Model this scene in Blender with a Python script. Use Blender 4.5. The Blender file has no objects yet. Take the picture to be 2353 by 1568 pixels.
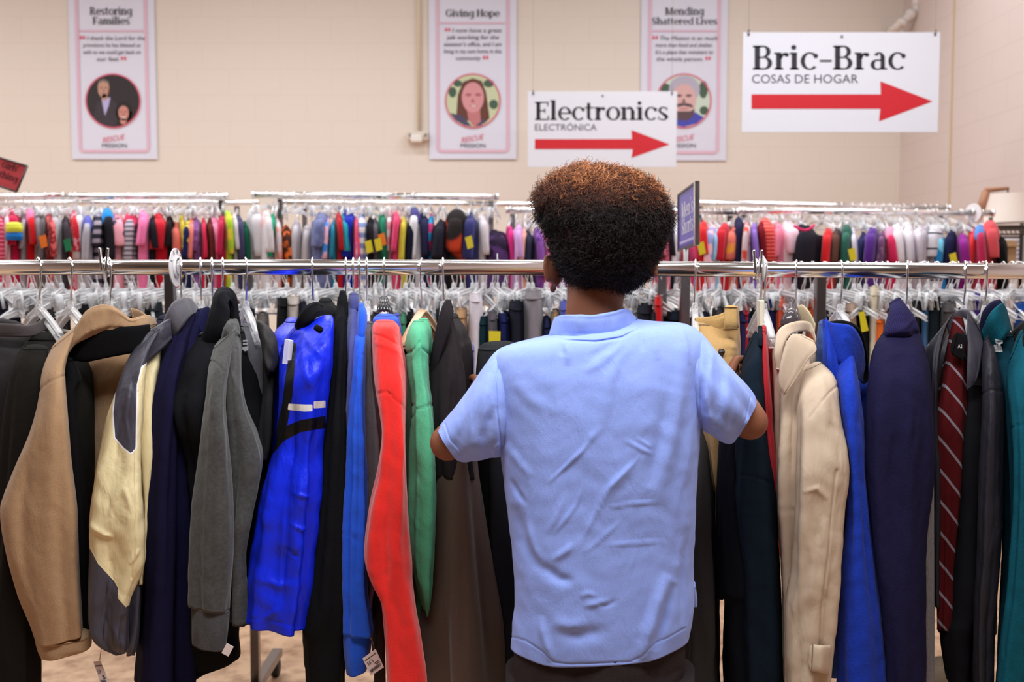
import bpy, bmesh, math, random
import numpy as np
from mathutils import Vector, Matrix

# ------------------------------------------------------------------ camera, light, exposure
SC = bpy.context.scene
COL = SC.collection
F = 2300.0; CX = 1176.5; CY = 784.0
CAMZ = 1.40
PITCH = math.atan(144.0 / F)

cam = bpy.data.cameras.new('camera'); camo = bpy.data.objects.new('camera', cam); COL.objects.link(camo)
camo.location = (0, 0, CAMZ)
camo.rotation_euler = (math.pi / 2 - PITCH, 0, 0)
cam.sensor_width = 36.0; cam.lens = 36.0 * F / 2353.0
cam.clip_start = 0.05; cam.clip_end = 60
cam.dof.use_dof = True; cam.dof.focus_distance = 1.86; cam.dof.aperture_fstop = 4.6
cam.dof.aperture_blades = 9
SC.camera = camo
SC.view_settings.view_transform = 'Standard'
SC.view_settings.look = 'None'
SC.view_settings.exposure = 0.0
SC.view_settings.gamma = 1.0
SC.view_settings.use_curve_mapping = False
SC.cycles.max_bounces = 7
SC.cycles.diffuse_bounces = 4
SC.cycles.transparent_max_bounces = 12

w = bpy.data.worlds.new('world'); SC.world = w; w.use_nodes = True
w.node_tree.nodes['Background'].inputs[0].default_value = (1, 0.97, 0.93, 1)
w.node_tree.nodes['Background'].inputs[1].default_value = 0.15

def area(x, y, z, sx, sy, power, color=(0.955, 0.985, 1.0), rot=(0, 0, 0)):
    l = bpy.data.lights.new('overhead_area_light', 'AREA'); l.shape = 'RECTANGLE'
    l.size = sx; l.size_y = sy; l.energy = power; l.color = color
    o = bpy.data.objects.new('overhead_area_light', l); COL.objects.link(o)
    o.location = (x, y, z); o.rotation_euler = rot
    return o
# rows of hanging shop lamps, all above the top of the frame
for (yy, zz, pw) in ((2.5, 3.3, 26), (4.4, 3.3, 40), (6.15, 4.15, 52)):
    for xx in (-5.0, -1.75, 1.4):
        area(xx, yy, zz, 2.4, 0.30, pw)
area(0.12, 1.02, 2.50, 1.7, 0.45, 52)      # unseen key lamp added over the aisle for falloff across the coats

# ------------------------------------------------------------------ helpers
rng = np.random.RandomState(7)
R = random.Random(5)
def lin(c):
    return tuple(((v / 255.0) / 12.92 if v / 255.0 <= 0.04045 else ((v / 255.0 + 0.055) / 1.055) ** 2.4) for v in c)
SP, CP = math.sin(PITCH), math.cos(PITCH)
def PA(px, py, d):
    """pixel (2353x1568 frame) -> world points on the plane y = d (arrays)"""
    px = np.asarray(px, float); py = np.asarray(py, float); d = np.asarray(d, float)
    x = (px - CX) / F; y = -(py - CY) / F
    dy = CP + y * SP; dz = -SP + y * CP
    s = d / dy
    return np.stack([x * s, d + 0 * s, CAMZ + dz * s], -1)
def P(px, py, d): return Vector(PA(px, py, d))
def proj(p):
    x = p[..., 0]; y = p[..., 1]; z = p[..., 2] - CAMZ
    cz = y * CP - z * SP; cy = y * SP + z * CP
    return CX + F * x / cz, CY - F * cy / cz

def tag(o, label=None, cat=None, group=None, kind=None):
    if label: o['label'] = label
    if cat: o['category'] = cat
    if group: o['group'] = group
    if kind: o['kind'] = kind
    return o
def empty(name, loc=(0, 0, 0), rz=0):
    o = bpy.data.objects.new(name, None); COL.objects.link(o)
    o.location = loc; o.rotation_euler = (0, 0, rz); o.empty_display_size = 0.02
    return o
def mesh_obj(name, verts, faces, mat=None, parent=None, smooth=True, mats=None, fmat=None):
    me = bpy.data.meshes.new(name)
    me.from_pydata([tuple(v) for v in verts], [], [tuple(f) for f in faces])
    if smooth: me.polygons.foreach_set('use_smooth', [True] * len(me.polygons))
    if mats:
        for m in mats: me.materials.append(m)
        me.polygons.foreach_set('material_index', fmat)
    elif mat: me.materials.append(mat)
    me.update()
    return link(name, me, parent)
def link(name, me, parent=None):
    o = bpy.data.objects.new(name, me); COL.objects.link(o)
    if parent is not None: setpar(o, parent)
    return o
def setpar(o, parent):
    o.parent = parent
    m = Matrix.Identity(4); q = parent
    while q is not None:
        m = (q.matrix_parent_inverse @ q.matrix_basis if q.parent else q.matrix_basis) @ m; q = q.parent
    o.matrix_parent_inverse = m.inverted()
class MB:
    """collects pieces in world coordinates and links them as one mesh"""
    def __init__(s): s.v = []; s.f = []
    def add(s, v, f):
        b = len(s.v); s.v += [tuple(p) for p in v]; s.f += [tuple(i + b for i in q) for q in f]
    def box(s, c, h, M=None):
        v = [Vector((sx * h[0], sy * h[1], sz * h[2])) for sx in (-1, 1) for sy in (-1, 1) for sz in (-1, 1)]
        if M: v = [M @ p for p in v]
        v = [p + Vector(c) for p in v]
        s.add(v, [(0, 1, 3, 2), (4, 6, 7, 5), (0, 4, 5, 1), (2, 3, 7, 6), (0, 2, 6, 4), (1, 5, 7, 3)])
    def tube(s, pts, r, n=8, closed=False, cap=True):
        pts = [Vector(p) for p in pts]; m = len(pts)
        rr = r if isinstance(r, (list, tuple)) else [r] * m
        T = []
        for i in range(m):
            a = pts[i - 1] if (i > 0 or closed) else pts[0]
            b = pts[(i + 1) % m] if (i < m - 1 or closed) else pts[-1]
            T.append((b - a).normalized())
        nrm = T[0].orthogonal().normalized(); vs = []; fs = []
        for i in range(m):
            nrm = (nrm - T[i] * nrm.dot(T[i])).normalized(); bi = T[i].cross(nrm)
            for k in range(n):
                a = 2 * math.pi * k / n
                vs.append(pts[i] + (nrm * math.cos(a) + bi * math.sin(a)) * rr[i])
        for i in range(m if closed else m - 1):
            j = (i + 1) % m
            for k in range(n):
                fs.append((i * n + k, i * n + (k + 1) % n, j * n + (k + 1) % n, j * n + k))
        if cap and not closed:
            fs.append(tuple(range(n - 1, -1, -1))); fs.append(tuple((m - 1) * n + k for k in range(n)))
        s.add(vs, fs)
    def build(s, name, mat=None, parent=None, smooth=True, bevel=0):
        o = mesh_obj(name, s.v, s.f, mat, parent, smooth)
        if bevel:
            b = o.modifiers.new('bevel', 'BEVEL'); b.width = bevel; b.segments = 2; b.limit_method = 'ANGLE'
        return o

# ------------------------------------------------------------------ materials
MC = {}
def nodes_of(name):
    m = bpy.data.materials.new(name); m.use_nodes = True
    nt = m.node_tree; return m, nt, nt.nodes['Principled BSDF']
def N(nt, t, **kw):
    n = nt.nodes.new(t)
    for k, v in kw.items(): setattr(n, k, v)
    return n
def plain(name, c, rough=0.5, metal=0.0, spec=0.5, srgb=True):
    k = ('p', name)
    if k in MC: return MC[k]
    m, nt, b = nodes_of(name)
    col = lin(c) if srgb else c
    nz = N(nt, 'ShaderNodeTexNoise'); nz.inputs['Scale'].default_value = 9
    tc = N(nt, 'ShaderNodeTexCoord'); nt.links.new(tc.outputs['Object'], nz.inputs['Vector'])
    mr = N(nt, 'ShaderNodeMapRange'); mr.inputs[3].default_value = rough * 0.9; mr.inputs[4].default_value = min(1, rough * 1.1)
    nt.links.new(nz.outputs[0], mr.inputs[0]); nt.links.new(mr.outputs[0], b.inputs['Roughness'])
    b.inputs['Base Color'].default_value = (*col, 1); b.inputs['Metallic'].default_value = metal
    b.inputs['Specular IOR Level'].default_value = spec
    MC[k] = m; return m
def fab(c, rough=0.92, sheen=0.15, bump=0.25, scale=420.0, c2=None, pat=None, ps=60.0, spec=0.15, var=0.10, ang=0.0, wrk=0.28):
    """cloth: c base colour, optional second colour laid in stripes / dots / print"""
    if sum(c) < 200: sheen = 0.0
    k = ('f', c, rough, sheen, bump, scale, c2, pat, ps, spec, var, ang, wrk)
    if k in MC: return MC[k]
    m, nt, b = nodes_of('cloth_%d' % len(MC))
    L = nt.links.new
    tc = N(nt, 'ShaderNodeTexCoord')
    n1 = N(nt, 'ShaderNodeTexNoise'); n1.inputs['Scale'].default_value = scale; n1.inputs['Detail'].default_value = 3
    L(tc.outputs['Object'], n1.inputs['Vector'])
    hv = N(nt, 'ShaderNodeHueSaturation'); mr = N(nt, 'ShaderNodeMapRange')
    mr.inputs[1].default_value = 0.3; mr.inputs[2].default_value = 0.7
    mr.inputs[3].default_value = 1 - var; mr.inputs[4].default_value = 1 + var
    L(n1.outputs[0], mr.inputs[0]); L(mr.outputs[0], hv.inputs['Value'])
    base = (*lin(c), 1)
    hv.inputs['Color'].default_value = base
    if pat:
        mx = N(nt, 'ShaderNodeMix', data_type='RGBA')
        mx.inputs[6].default_value = base; mx.inputs[7].default_value = (*lin(c2), 1)
        if pat in ('h', 'v', 'd'):
            mp = N(nt, 'ShaderNodeMapping'); L(tc.outputs['Object'], mp.inputs[0])
            wv = N(nt, 'ShaderNodeTexWave'); wv.inputs['Scale'].default_value = ps
            wv.bands_direction = {'h': 'Z', 'v': 'X', 'd': 'Z'}[pat]
            wv.inputs['Distortion'].default_value = 0.6; wv.inputs['Detail Scale'].default_value = 0.3
            if pat == 'd': mp.inputs['Rotation'].default_value = (0, math.radians(ang), 0)
            L(mp.outputs[0], wv.inputs[0])
            rp = N(nt, 'ShaderNodeValToRGB'); rp.color_ramp.elements[0].position = 0.5 if pat != 'd' else 0.95
            rp.color_ramp.elements[1].position = 0.56 if pat != 'd' else 0.975
            L(wv.outputs[0], rp.inputs[0]); L(rp.outputs[0], mx.inputs[0])
        elif pat == 'dot':
            vo = N(nt, 'ShaderNodeTexVoronoi'); vo.inputs['Scale'].default_value = ps; L(tc.outputs['Object'], vo.inputs['Vector'])
            rp = N(nt, 'ShaderNodeValToRGB'); rp.color_ramp.elements[0].position = 0.22; rp.color_ramp.elements[1].position = 0.28
            rp.color_ramp.elements[0].color = (1, 1, 1, 1); rp.color_ramp.elements[1].color = (0, 0, 0, 1)
            L(vo.outputs['Distance'], rp.inputs[0]); L(rp.outputs[0], mx.inputs[0])
        else:   # print
            nn = N(nt, 'ShaderNodeTexNoise'); nn.inputs['Scale'].default_value = ps; nn.inputs['Detail'].default_value = 2
            L(tc.outputs['Object'], nn.inputs['Vector'])
            rp = N(nt, 'ShaderNodeValToRGB'); rp.color_ramp.elements[0].position = 0.5; rp.color_ramp.elements[1].position = 0.57
            L(nn.outputs[0], rp.inputs[0]); L(rp.outputs[0], mx.inputs[0])
        L(mx.outputs[2], hv.inputs['Color'])
    L(hv.outputs[0], b.inputs['Base Color'])
    bp = N(nt, 'ShaderNodeBump'); bp.inputs['Strength'].default_value = bump; bp.inputs['Distance'].default_value = 0.0012
    L(n1.outputs[0], bp.inputs['Height'])
    mp2 = N(nt, 'ShaderNodeMapping'); mp2.inputs['Scale'].default_value = (1, 1, .4); L(tc.outputs['Object'], mp2.inputs[0])
    n2 = N(nt, 'ShaderNodeTexNoise'); n2.inputs['Scale'].default_value = 24; n2.inputs['Detail'].default_value = 4; n2.inputs['Distortion'].default_value = .6
    L(mp2.outputs[0], n2.inputs['Vector'])
    b2 = N(nt, 'ShaderNodeBump'); b2.inputs['Strength'].default_value = wrk; b2.inputs['Distance'].default_value = 0.012
    L(n2.outputs[0], b2.inputs['Height']); L(bp.outputs[0], b2.inputs['Normal']); L(b2.outputs[0], b.inputs['Normal'])
    b.inputs['Roughness'].default_value = rough; b.inputs['Specular IOR Level'].default_value = spec
    b.inputs['Sheen Weight'].default_value = sheen; b.inputs['Sheen Roughness'].default_value = 0.5
    MC[k] = m; return m
def ny(c, **kw):      # shiny woven nylon
    a = dict(rough=0.5, sheen=0.0, bump=0.12, scale=650.0, spec=0.35, var=0.04, wrk=0.6); a.update(kw)
    return fab(c, **a)
def make_chrome():
    m, nt, b = nodes_of('chrome')
    b.inputs['Base Color'].default_value = (0.93, 0.925, 0.93, 1); b.inputs['Metallic'].default_value = 1
    nz = N(nt, 'ShaderNodeTexNoise'); nz.inputs['Scale'].default_value = 30
    mr = N(nt, 'ShaderNodeMapRange'); mr.inputs[3].default_value = 0.13; mr.inputs[4].default_value = 0.22
    nt.links.new(nz.outputs[0], mr.inputs[0]); nt.links.new(mr.outputs[0], b.inputs['Roughness'])
    return m
CHROME = make_chrome()
STEEL = plain('brushed_steel', (132, 127, 129), 0.28, 1.0)
def make_clear(name, alpha, tint=(1, 1, 1), rough=0.12):
    m, nt, b = nodes_of(name)
    out = nt.nodes['Material Output']
    b.inputs['Base Color'].default_value = (*tint, 1)
    b.inputs['Specular IOR Level'].default_value = 0.8
    nz = N(nt, 'ShaderNodeTexNoise'); nz.inputs['Scale'].default_value = 40
    mr = N(nt, 'ShaderNodeMapRange'); mr.inputs[3].default_value = rough * 0.6; mr.inputs[4].default_value = rough * 1.6
    nt.links.new(nz.outputs[0], mr.inputs[0]); nt.links.new(mr.outputs[0], b.inputs['Roughness'])
    tr = N(nt, 'ShaderNodeBsdfTransparent'); mx = N(nt, 'ShaderNodeMixShader')
    lw = N(nt, 'ShaderNodeLayerWeight'); lw.inputs[0].default_value = 0.35
    m2 = N(nt, 'ShaderNodeMapRange'); m2.inputs[3].default_value = alpha; m2.inputs[4].default_value = min(1, alpha + 0.5)
    nt.links.new(lw.outputs['Facing'], m2.inputs[0]); nt.links.new(m2.outputs[0], mx.inputs[0])
    nt.links.new(tr.outputs[0], mx.inputs[1]); nt.links.new(b.outputs[0], mx.inputs[2])
    nt.links.new(mx.outputs[0], out.inputs['Surface'])
    return m
CLEAR = make_clear('clear_plastic', 0.38, (0.95, 0.94, 0.96))
CLEARF = make_clear('clear_plastic_front', 0.16, (0.95, 0.94, 0.96), 0.06)
WHITEP = plain('white_plastic', (236, 231, 232), 0.4)

# ------------------------------------------------------------------ cloth loft
def cr(a, m):
    """Catmull-Rom resample of rows a (k,c) to m rows"""
    a = np.asarray(a, float); k = len(a)
    if k == 2:
        t = np.linspace(0, 1, m)[:, None]; return a[0] * (1 - t) + a[1] * t
    e = np.vstack([2 * a[0] - a[1], a, 2 * a[-1] - a[-2]])
    t = np.linspace(0, k - 1 - 1e-9, m); i = t.astype(int); u = (t - i)[:, None]
    p0, p1, p2, p3 = e[i], e[i + 1], e[i + 2], e[i + 3]
    # centripetal-ish damped tangents to avoid overshoot
    m1 = (p2 - p0) * 0.5; m2 = (p3 - p1) * 0.5
    h00 = 2 * u**3 - 3 * u**2 + 1; h10 = u**3 - 2 * u**2 + u; h01 = -2 * u**3 + 3 * u**2; h11 = u**3 - u**2
    return h00 * p1 + h10 * m1 + h01 * p2 + h11 * m2
def snoise(p, sc, seed, oct=3):
    r = np.random.RandomState(seed); out = np.zeros(p.shape[:-1]); amp = 1.0; tot = 0
    q = p * sc
    q = q + 0.35 * np.sin(q[..., [1, 2, 0]] * 1.7 + r.rand(3) * 6)
    for o in range(oct):
        acc = 0
        for k in range(5):
            d = r.randn(3); d /= np.linalg.norm(d)
            acc = acc + np.sin((q @ d) * (2.0 + r.rand() * 2.2) + r.rand() * 6.28)
        out += amp * acc / 2.6; tot += amp; amp *= 0.5; q = q * 2.03
    return out / tot
def seg_dist(px, py, poly, taper=True):
    """distance to a polyline in pixels and a 0..1 weight that fades out at its ends"""
    best = np.full(px.shape, 1e9); par = np.zeros(px.shape); acc = 0.0
    for (x0, y0), (x1, y1) in zip(poly[:-1], poly[1:]):
        dx, dy = x1 - x0, y1 - y0; l2 = dx * dx + dy * dy + 1e-9; l = math.sqrt(l2)
        t = np.clip(((px - x0) * dx + (py - y0) * dy) / l2, 0, 1)
        d = np.hypot(px - x0 - t * dx, py - y0 - t * dy); k = d < best
        best = np.where(k, d, best); par = np.where(k, acc + t * l, par); acc += l
    if not taper: return best, 1.0
    u = np.clip(par / acc, 0, 1)
    return best, np.clip(np.minimum(u, 1 - u) * 3.2, 0, 1) ** .8
def inpoly(px, py, poly):
    ins = np.zeros(px.shape, bool); n = len(poly)
    for i in range(n):
        x0, y0 = poly[i]; x1, y1 = poly[(i + 1) % n]
        if y0 == y1: continue
        c = ((y0 > py) != (y1 > py)) & (px < (x1 - x0) * (py - y0) / (y1 - y0) + x0); ins ^= c
    return ins
def panels(*spec):
    """sewn-on colour panels: (number, outline) or (number, line, half width); gives a signed distance per vertex for each number"""
    def fn(px, py):
        out = {}
        for sp in spec:
            if len(sp) == 2:
                d = seg_dist(px, py, sp[1] + sp[1][:1], False)[0]; f = np.where(inpoly(px, py, sp[1]), d, -d)
            else: f = sp[2] - seg_dist(px, py, sp[1], False)[0]
            out[sp[0]] = np.maximum(out.get(sp[0], -1e3), f)
        return out
    return fn
def panel_cloth(m, cols):
    """a copy of cloth m in which the panels p1, p2 ... have their own colours"""
    q = m.copy(); nt = q.node_tree; b = nt.nodes['Principled BSDF']; L = nt.links.new
    src = b.inputs['Base Color'].links[0].from_socket
    for i, c in enumerate(cols):
        at = N(nt, 'ShaderNodeAttribute', attribute_name='p%d' % (i + 1)); gt = N(nt, 'ShaderNodeMath', operation='GREATER_THAN'); gt.inputs[1].default_value = 0.0
        mx = N(nt, 'ShaderNodeMix', data_type='RGBA'); mx.inputs[7].default_value = (*lin(c), 1)
        L(at.outputs['Fac'], gt.inputs[0]); L(gt.outputs[0], mx.inputs[0]); L(src, mx.inputs[6]); src = mx.outputs[2]
    L(src, b.inputs['Base Color']); return q
SEED = [100]; RK = .62; RW = 1.15
def loft(name, mat, st, d=None, t=None, parent=None, n=72, step=7.0, fold=0.004, fk=5, wr=0.0, ws=14.0, ridges=(), e=2.6, dr=None, comp=True,
         cap0='dome', cap1='hem', warp=None, matfn=None, dd=0.0, tight=1.0, noise_z=0.45, sub=0, dfn=None):
    """st rows: (xl, xr, y[, d[, t]]) or ((xl,yl),(xr,yr)[, d[, t]])  -- edges of the piece at its own distance"""
    SEED[0] += 1; seed = SEED[0]
    rows = []
    for s in st:
        if isinstance(s[0], (tuple, list)):
            (xl, yl), (xr, yr) = s[0], s[1]; rest = s[2:]
        else:
            xl, xr, yl = s[0], s[1], s[2]; yr = yl; rest = s[3:]
        di = rest[0] if len(rest) > 0 and rest[0] is not None else d
        ti = rest[1] if len(rest) > 1 else t
        ds = rest[2] if len(rest) > 2 else dd
        rows.append((xl, yl, xr, yr, di, ti, ds))
    rows = np.array(rows, float)
    if comp:      # the near edge of a hanging piece sits lower in view than its middle
        for cy in (1, 3):
            wgt = np.clip((rows[:, cy] - 900) / 300, 0, 1); rows[:, cy] = 640 + (rows[:, cy] - 640) * (1 - wgt * .9 * rows[:, 5] / rows[:, 4])
    c = np.stack([(rows[:, 0] + rows[:, 2]) / 2, (rows[:, 1] + rows[:, 3]) / 2], 1)
    ln = np.abs(np.diff(c, axis=0)).sum()
    m = int(max(10, min(260, ln / step)))
    q = cr(rows, m)
    PL = PA(q[:, 0], q[:, 1], q[:, 4] - q[:, 6]); PR = PA(q[:, 2], q[:, 3], q[:, 4] + q[:, 6])
    C = (PL + PR) / 2; A = (PR - PL) / 2
    T = np.gradient(C, axis=0); T /= np.linalg.norm(T, axis=1, keepdims=True) + 1e-12
    B = C * np.array([1, 1, 0]); B /= np.linalg.norm(B, axis=1, keepdims=True)     # depth runs from the aisle into the rack
    lenA = np.linalg.norm(A, axis=1, keepdims=True)
    B = B * q[:, 5:6]
    th = np.arange(n) * 2 * math.pi / n
    p = 2.0 / e
    ca = np.sign(np.cos(th)) * np.abs(np.cos(th)) ** p; sa = np.sign(np.sin(th)) * np.abs(np.sin(th)) ** p
    X = C[:, None] + A[:, None] * ca[None, :, None] + B[:, None] * sa[None, :, None]
    An = A / lenA; Bn = B / (q[:, 5:6] + 1e-9)
    NR = An[:, None] * (np.cos(th)[None, :, None] * q[:, 5:6][:, None]) + Bn[:, None] * (np.sin(th)[None, :, None] * lenA[:, None])
    NR /= np.linalg.norm(NR, axis=2, keepdims=True) + 1e-12
    v = np.linspace(0, 1, m)[:, None]
    rs = np.random.RandomState(seed); D = np.zeros((m, n))
    if fold:
        env = np.clip(v * 1.6, 0.15, 1)
        for k in range(fk):
            kk = rs.randint(2, 9)
            D += env * fold * 0.55 * np.sin(kk * th[None] + rs.rand() * 6.28 + (rs.rand() - 0.5) * 5 * v + 0.7 * np.sin(v * (3 + 4 * rs.rand()) + rs.rand() * 6))
    if wr:
        sc = np.array([1, 1, noise_z])
        D += wr * snoise(X * sc, ws, seed + 3)
    if dr is None: dr = .0042 if (n >= 48 and wr > 0 and fold > 0) else 0.0
    if dr:
        D += np.clip(v * 2.2, .2, 1) * dr * snoise(X * np.array([1, 1, .13]), 26, seed + 5, 2) + .22 * dr * snoise(X * np.array([1, 1, .7]), 55, seed + 6, 2)
    px, py = proj(X)
    front = (sa < 0.25)[None, :]
    D *= (.3 + .7 * np.abs(np.sin(th)) ** .8)[None]
    for rd in ridges:
        poly, wpx, amp = rd[0], rd[1], rd[2]
        tp = len(rd) < 4 and not (amp < 0 and wpx < 3)
        dist, wt = seg_dist(px, py, poly, tp)
        D += np.where(front, RK * amp * wt * np.exp(-(dist / (wpx * RW)) ** 2), 0)
    if dfn is not None: D += dfn(px, py, front, X)
    X = X + NR * D[..., None]
    if warp is not None: X = warp(X, px, py, front)
    V = X.reshape(-1, 3).tolist(); Fc = []; FM = []
    for i in range(m - 1):
        for k in range(n):
            Fc.append((i * n + k, i * n + (k + 1) % n, (i + 1) * n + (k + 1) % n, (i + 1) * n + k))
    def cap(row, kind, inward):
        base = row * n; cen = X[row].mean(0)
        last = [base + k for k in range(n)]
        if kind == 'open': return
        if kind == 'dome': layers = [(0.93, -0.10), (0.75, -0.22), (0.45, -0.3)]
        elif kind == 'flat': layers = [(0.9, 0.0), (0.5, 0.0)]
        else: layers = [(0.90, 0.0), (0.86, 0.35), (0.4, 0.5)]
        ref = max(lenA[row, 0], 0.5 * q[row, 5]); ref = min(ref, 0.06)
        for (s, off) in layers:
            idx = []
            for k in range(n):
                pt = cen + (X[row, k] - cen) * s + inward * off * ref
                idx.append(len(V)); V.append(pt.tolist())
            for k in range(n):
                f = (last[k], idx[k], idx[(k + 1) % n], last[(k + 1) % n]) if row == 0 else (last[k], last[(k + 1) % n], idx[(k + 1) % n], idx[k])
                Fc.append(f[::-1] if row == 0 else f)
                if FM != []: FM.append(FM[(0 if row == 0 else (m - 2) * n) + k])
            last = idx
        Fc.append(tuple(last) if row == 0 else tuple(last[::-1]))
        if FM != []: FM.append(FM[0 if row == 0 else (m - 2) * n])
    cap(0, cap0, T[0] * 1.0); cap(m - 1, cap1, -T[-1])
    o = mesh_obj(name, V, Fc, mat, parent, True)
    if matfn is not None:
        vx, vy = proj(np.array(V))
        for k, f in matfn(vx, vy).items():
            at = o.data.attributes.new('p%d' % k, 'FLOAT', 'POINT'); at.data.foreach_set('value', f.astype(np.float32))
    return o

def polyplate(name, mat, pts, d, th, parent=None, bevel=0.0, dfun=None):
    """flat piece with real thickness: outline in frame pixels on the plane y=d"""
    n = len(pts)
    fr = [P(x, y, d if dfun is None else dfun(x, y)) for x, y in pts]
    bk = [p + Vector((0, th, 0)) for p in fr]
    f = [tuple(range(n - 1, -1, -1)), tuple(range(n, 2 * n))] + [(i, (i + 1) % n, n + (i + 1) % n, n + i) for i in range(n)]
    o = mesh_obj(name, fr + bk, f, mat, parent, False)
    bm = bmesh.new(); bm.from_mesh(o.data); bmesh.ops.recalc_face_normals(bm, faces=bm.faces[:]); bm.to_mesh(o.data); bm.free()
    if bevel:
        b = o.modifiers.new('bevel', 'BEVEL'); b.width = bevel; b.segments = 2
    return o
def print_px(name, mat, polys, d, parent):
    """flat print: list of pixel polygons on plane y=d"""
    mb = MB()
    for pl in polys:
        mb.add([P(x, y, d) for x, y in pl], [tuple(range(len(pl)))])
    return mb.build(name, mat, parent, smooth=False)
def circ(cx, cy, rx, ry=None, n=40, a0=0, a1=360):
    ry = rx if ry is None else ry
    return [(cx + rx * math.cos(math.radians(a0 + (a1 - a0) * k / n)), cy + ry * math.sin(math.radians(a0 + (a1 - a0) * k / n))) for k in range(n if a1 - a0 >= 360 else n + 1)]
def ringq(cx, cy, r0x, r0y, r1x, r1y, n=48, a0=0, a1=360):
    out = []
    for k in range(n):
        a, b = math.radians(a0 + (a1 - a0) * k / n), math.radians(a0 + (a1 - a0) * (k + 1) / n)
        out.append([(cx + r0x * math.cos(a), cy + r0y * math.sin(a)), (cx + r1x * math.cos(a), cy + r1y * math.sin(a)),
                    (cx + r1x * math.cos(b), cy + r1y * math.sin(b)), (cx + r0x * math.cos(b), cy + r0y * math.sin(b))])
    return out

# ------------------------------------------------------------------ serif lettering (y up, cap height 0.70, x height 0.50)
def bar(x0, y0, x1, y1): return [[(x0, y0), (x1, y0), (x1, y1), (x0, y1)]]
def arc(cx, cy, rx, ry, tx, ty, a0, a1, n=14):
    return [[(x, y) for x, y in q] for q in ringq(cx, cy, rx, ry, max(rx - tx, .005), max(ry - ty, .005), n, a0, a1)]
S_ = 0.142; H_ = 0.052
def stem(x, y0, y1, s0=1, s1=1, hl=.05, hr=.05):
    o = bar(x, y0, x + S_, y1)
    if s0: o += bar(x - hl, y0, x + S_ + hr, y0 + H_)
    if s1: o += bar(x - hl, y1 - H_, x + S_ + (hr if s1 == 1 else 0), y1)
    return o
def dia(x0, y0, x1, y1, w): return [[(x0, y0), (x0 + w, y0), (x1 + w, y1), (x1, y1)]]
G = {}
G['B'] = (stem(.06, 0, .7) + bar(.17, .655, .31, .7) + bar(.17, .335, .31, .38) + bar(.17, 0, .33, .045) + arc(.30, .5275, .19, .1725, .115, .045, -90, 90) + arc(.32, .19, .21, .19, .12, .045, -90, 90), .59)
G['r'] = (stem(.06, 0, .5, 1, 2) + arc(.29, .28, .15, .215, .075, .075, 60, 165) + [circ(.345, .435, .06, .06, 12)], .43)
G['i'] = (stem(.06, 0, .5, 1, 2) + [circ(.115, .65, .072, .072, 16)], .29)
G['c'] = (arc(.27, .25, .25, .262, .115, .045, 50, 318) + [circ(.43, .40, .062, .07, 12)], .51)
G['-'] = (bar(.04, .225, .36, .285), .40)
G['a'] = (bar(.29, .0, .405, .36) + bar(.36, 0, .47, .045) + arc(.25, .34, .155, .172, .115, .045, 0, 150) + arc(.20, .145, .18, .157, .11, .04, 60, 300) + bar(.19, .255, .32, .295) + dia(.2, 0, .33, .09, .05), .49)
G['E'] = (stem(.06, 0, .7) + bar(.17, .655, .50, .7) + bar(.455, .53, .50, .7) + bar(.17, .335, .38, .38) + bar(.345, .27, .385, .45) + bar(.17, 0, .52, .045) + bar(.475, 0, .52, .17), .57)
G['l'] = (stem(.06, 0, .76, 1, 2), .29)
G['e'] = (arc(.27, .25, .25, .262, .115, .045, 0, 318) + bar(.1, .235, .52, .28) + bar(.405, .25, .52, .29), .53)
G['t'] = (bar(.08, .08, .195, .66) + bar(.0, .455, .33, .5) + arc(.235, .12, .155, .132, .115, .05, 180, 300), .36)
G['o'] = (arc(.28, .25, .265, .262, .12, .045, 0, 360, 28), .56)
G['n'] = (stem(.06, 0, .5, 1, 2) + stem(.385, 0, .36, 1, 0) + arc(.335, .31, .165, .205, .115, .075, 0, 140), .60)
G['m'] = (stem(.06, 0, .5, 1, 2) + stem(.36, 0, .36, 1, 0) + stem(.66, 0, .36, 1, 0) + arc(.31, .31, .165, .205, .115, .075, 0, 140) + arc(.61, .31, .165, .205, .115, .075, 0, 140), .87)
G['h'] = (stem(.06, 0, .76, 1, 2) + stem(.385, 0, .36, 1, 0) + arc(.335, .31, .165, .205, .115, .075, 0, 140), .60)
G['s'] = (arc(.21, .375, .17, .137, .1, .045, 40, 250) + arc(.21, .125, .18, .137, .1, .045, -140, 70) + dia(.30, .10, .06, .31, .14) + bar(.33, .37, .37, .49) + bar(.03, .02, .07, .14), .44)
G['S'] = (arc(.26, .52, .22, .192, .12, .045, 40, 250) + arc(.26, .18, .23, .192, .12, .045, -140, 70) + dia(.38, .14, .06, .45, .16) + bar(.43, .5, .47, .69) + bar(.03, .02, .07, .2), .54)
G['R'] = (stem(.06, 0, .7) + bar(.17, .655, .31, .7) + bar(.17, .315, .31, .36) + arc(.30, .51, .20, .195, .115, .045, -90, 90) + dia(.45, 0, .26, .34, .12) + bar(.42, 0, .62, .045), .63)
G['g'] = (arc(.26, .27, .235, .242, .115, .045, 0, 360, 24) + bar(.385, -.1, .5, .5) + bar(.42, .455, .55, .5) + arc(.27, -.08, .23, .15, .11, .045, -150, 0), .57)
G['F'] = (stem(.06, 0, .7) + bar(.17, .655, .50, .7) + bar(.455, .53, .50, .7) + bar(.17, .315, .38, .36) + bar(.345, .25, .385, .43), .53)
G['G'] = (arc(.33, .35, .31, .362, .12, .045, 45, 330) + bar(.48, .04, .595, .32) + bar(.42, .285, .64, .33) + bar(.53, .5, .57, .69), .68)
G['v'] = (dia(.19, 0, .03, .5, .12) + dia(.25, 0, .42, .5, .06) + bar(-.02, .455, .2, .5) + bar(.34, .455, .52, .5), .51)
G['H'] = (stem(.06, 0, .7) + stem(.46, 0, .7) + bar(.17, .33, .47, .375), .68)
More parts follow.
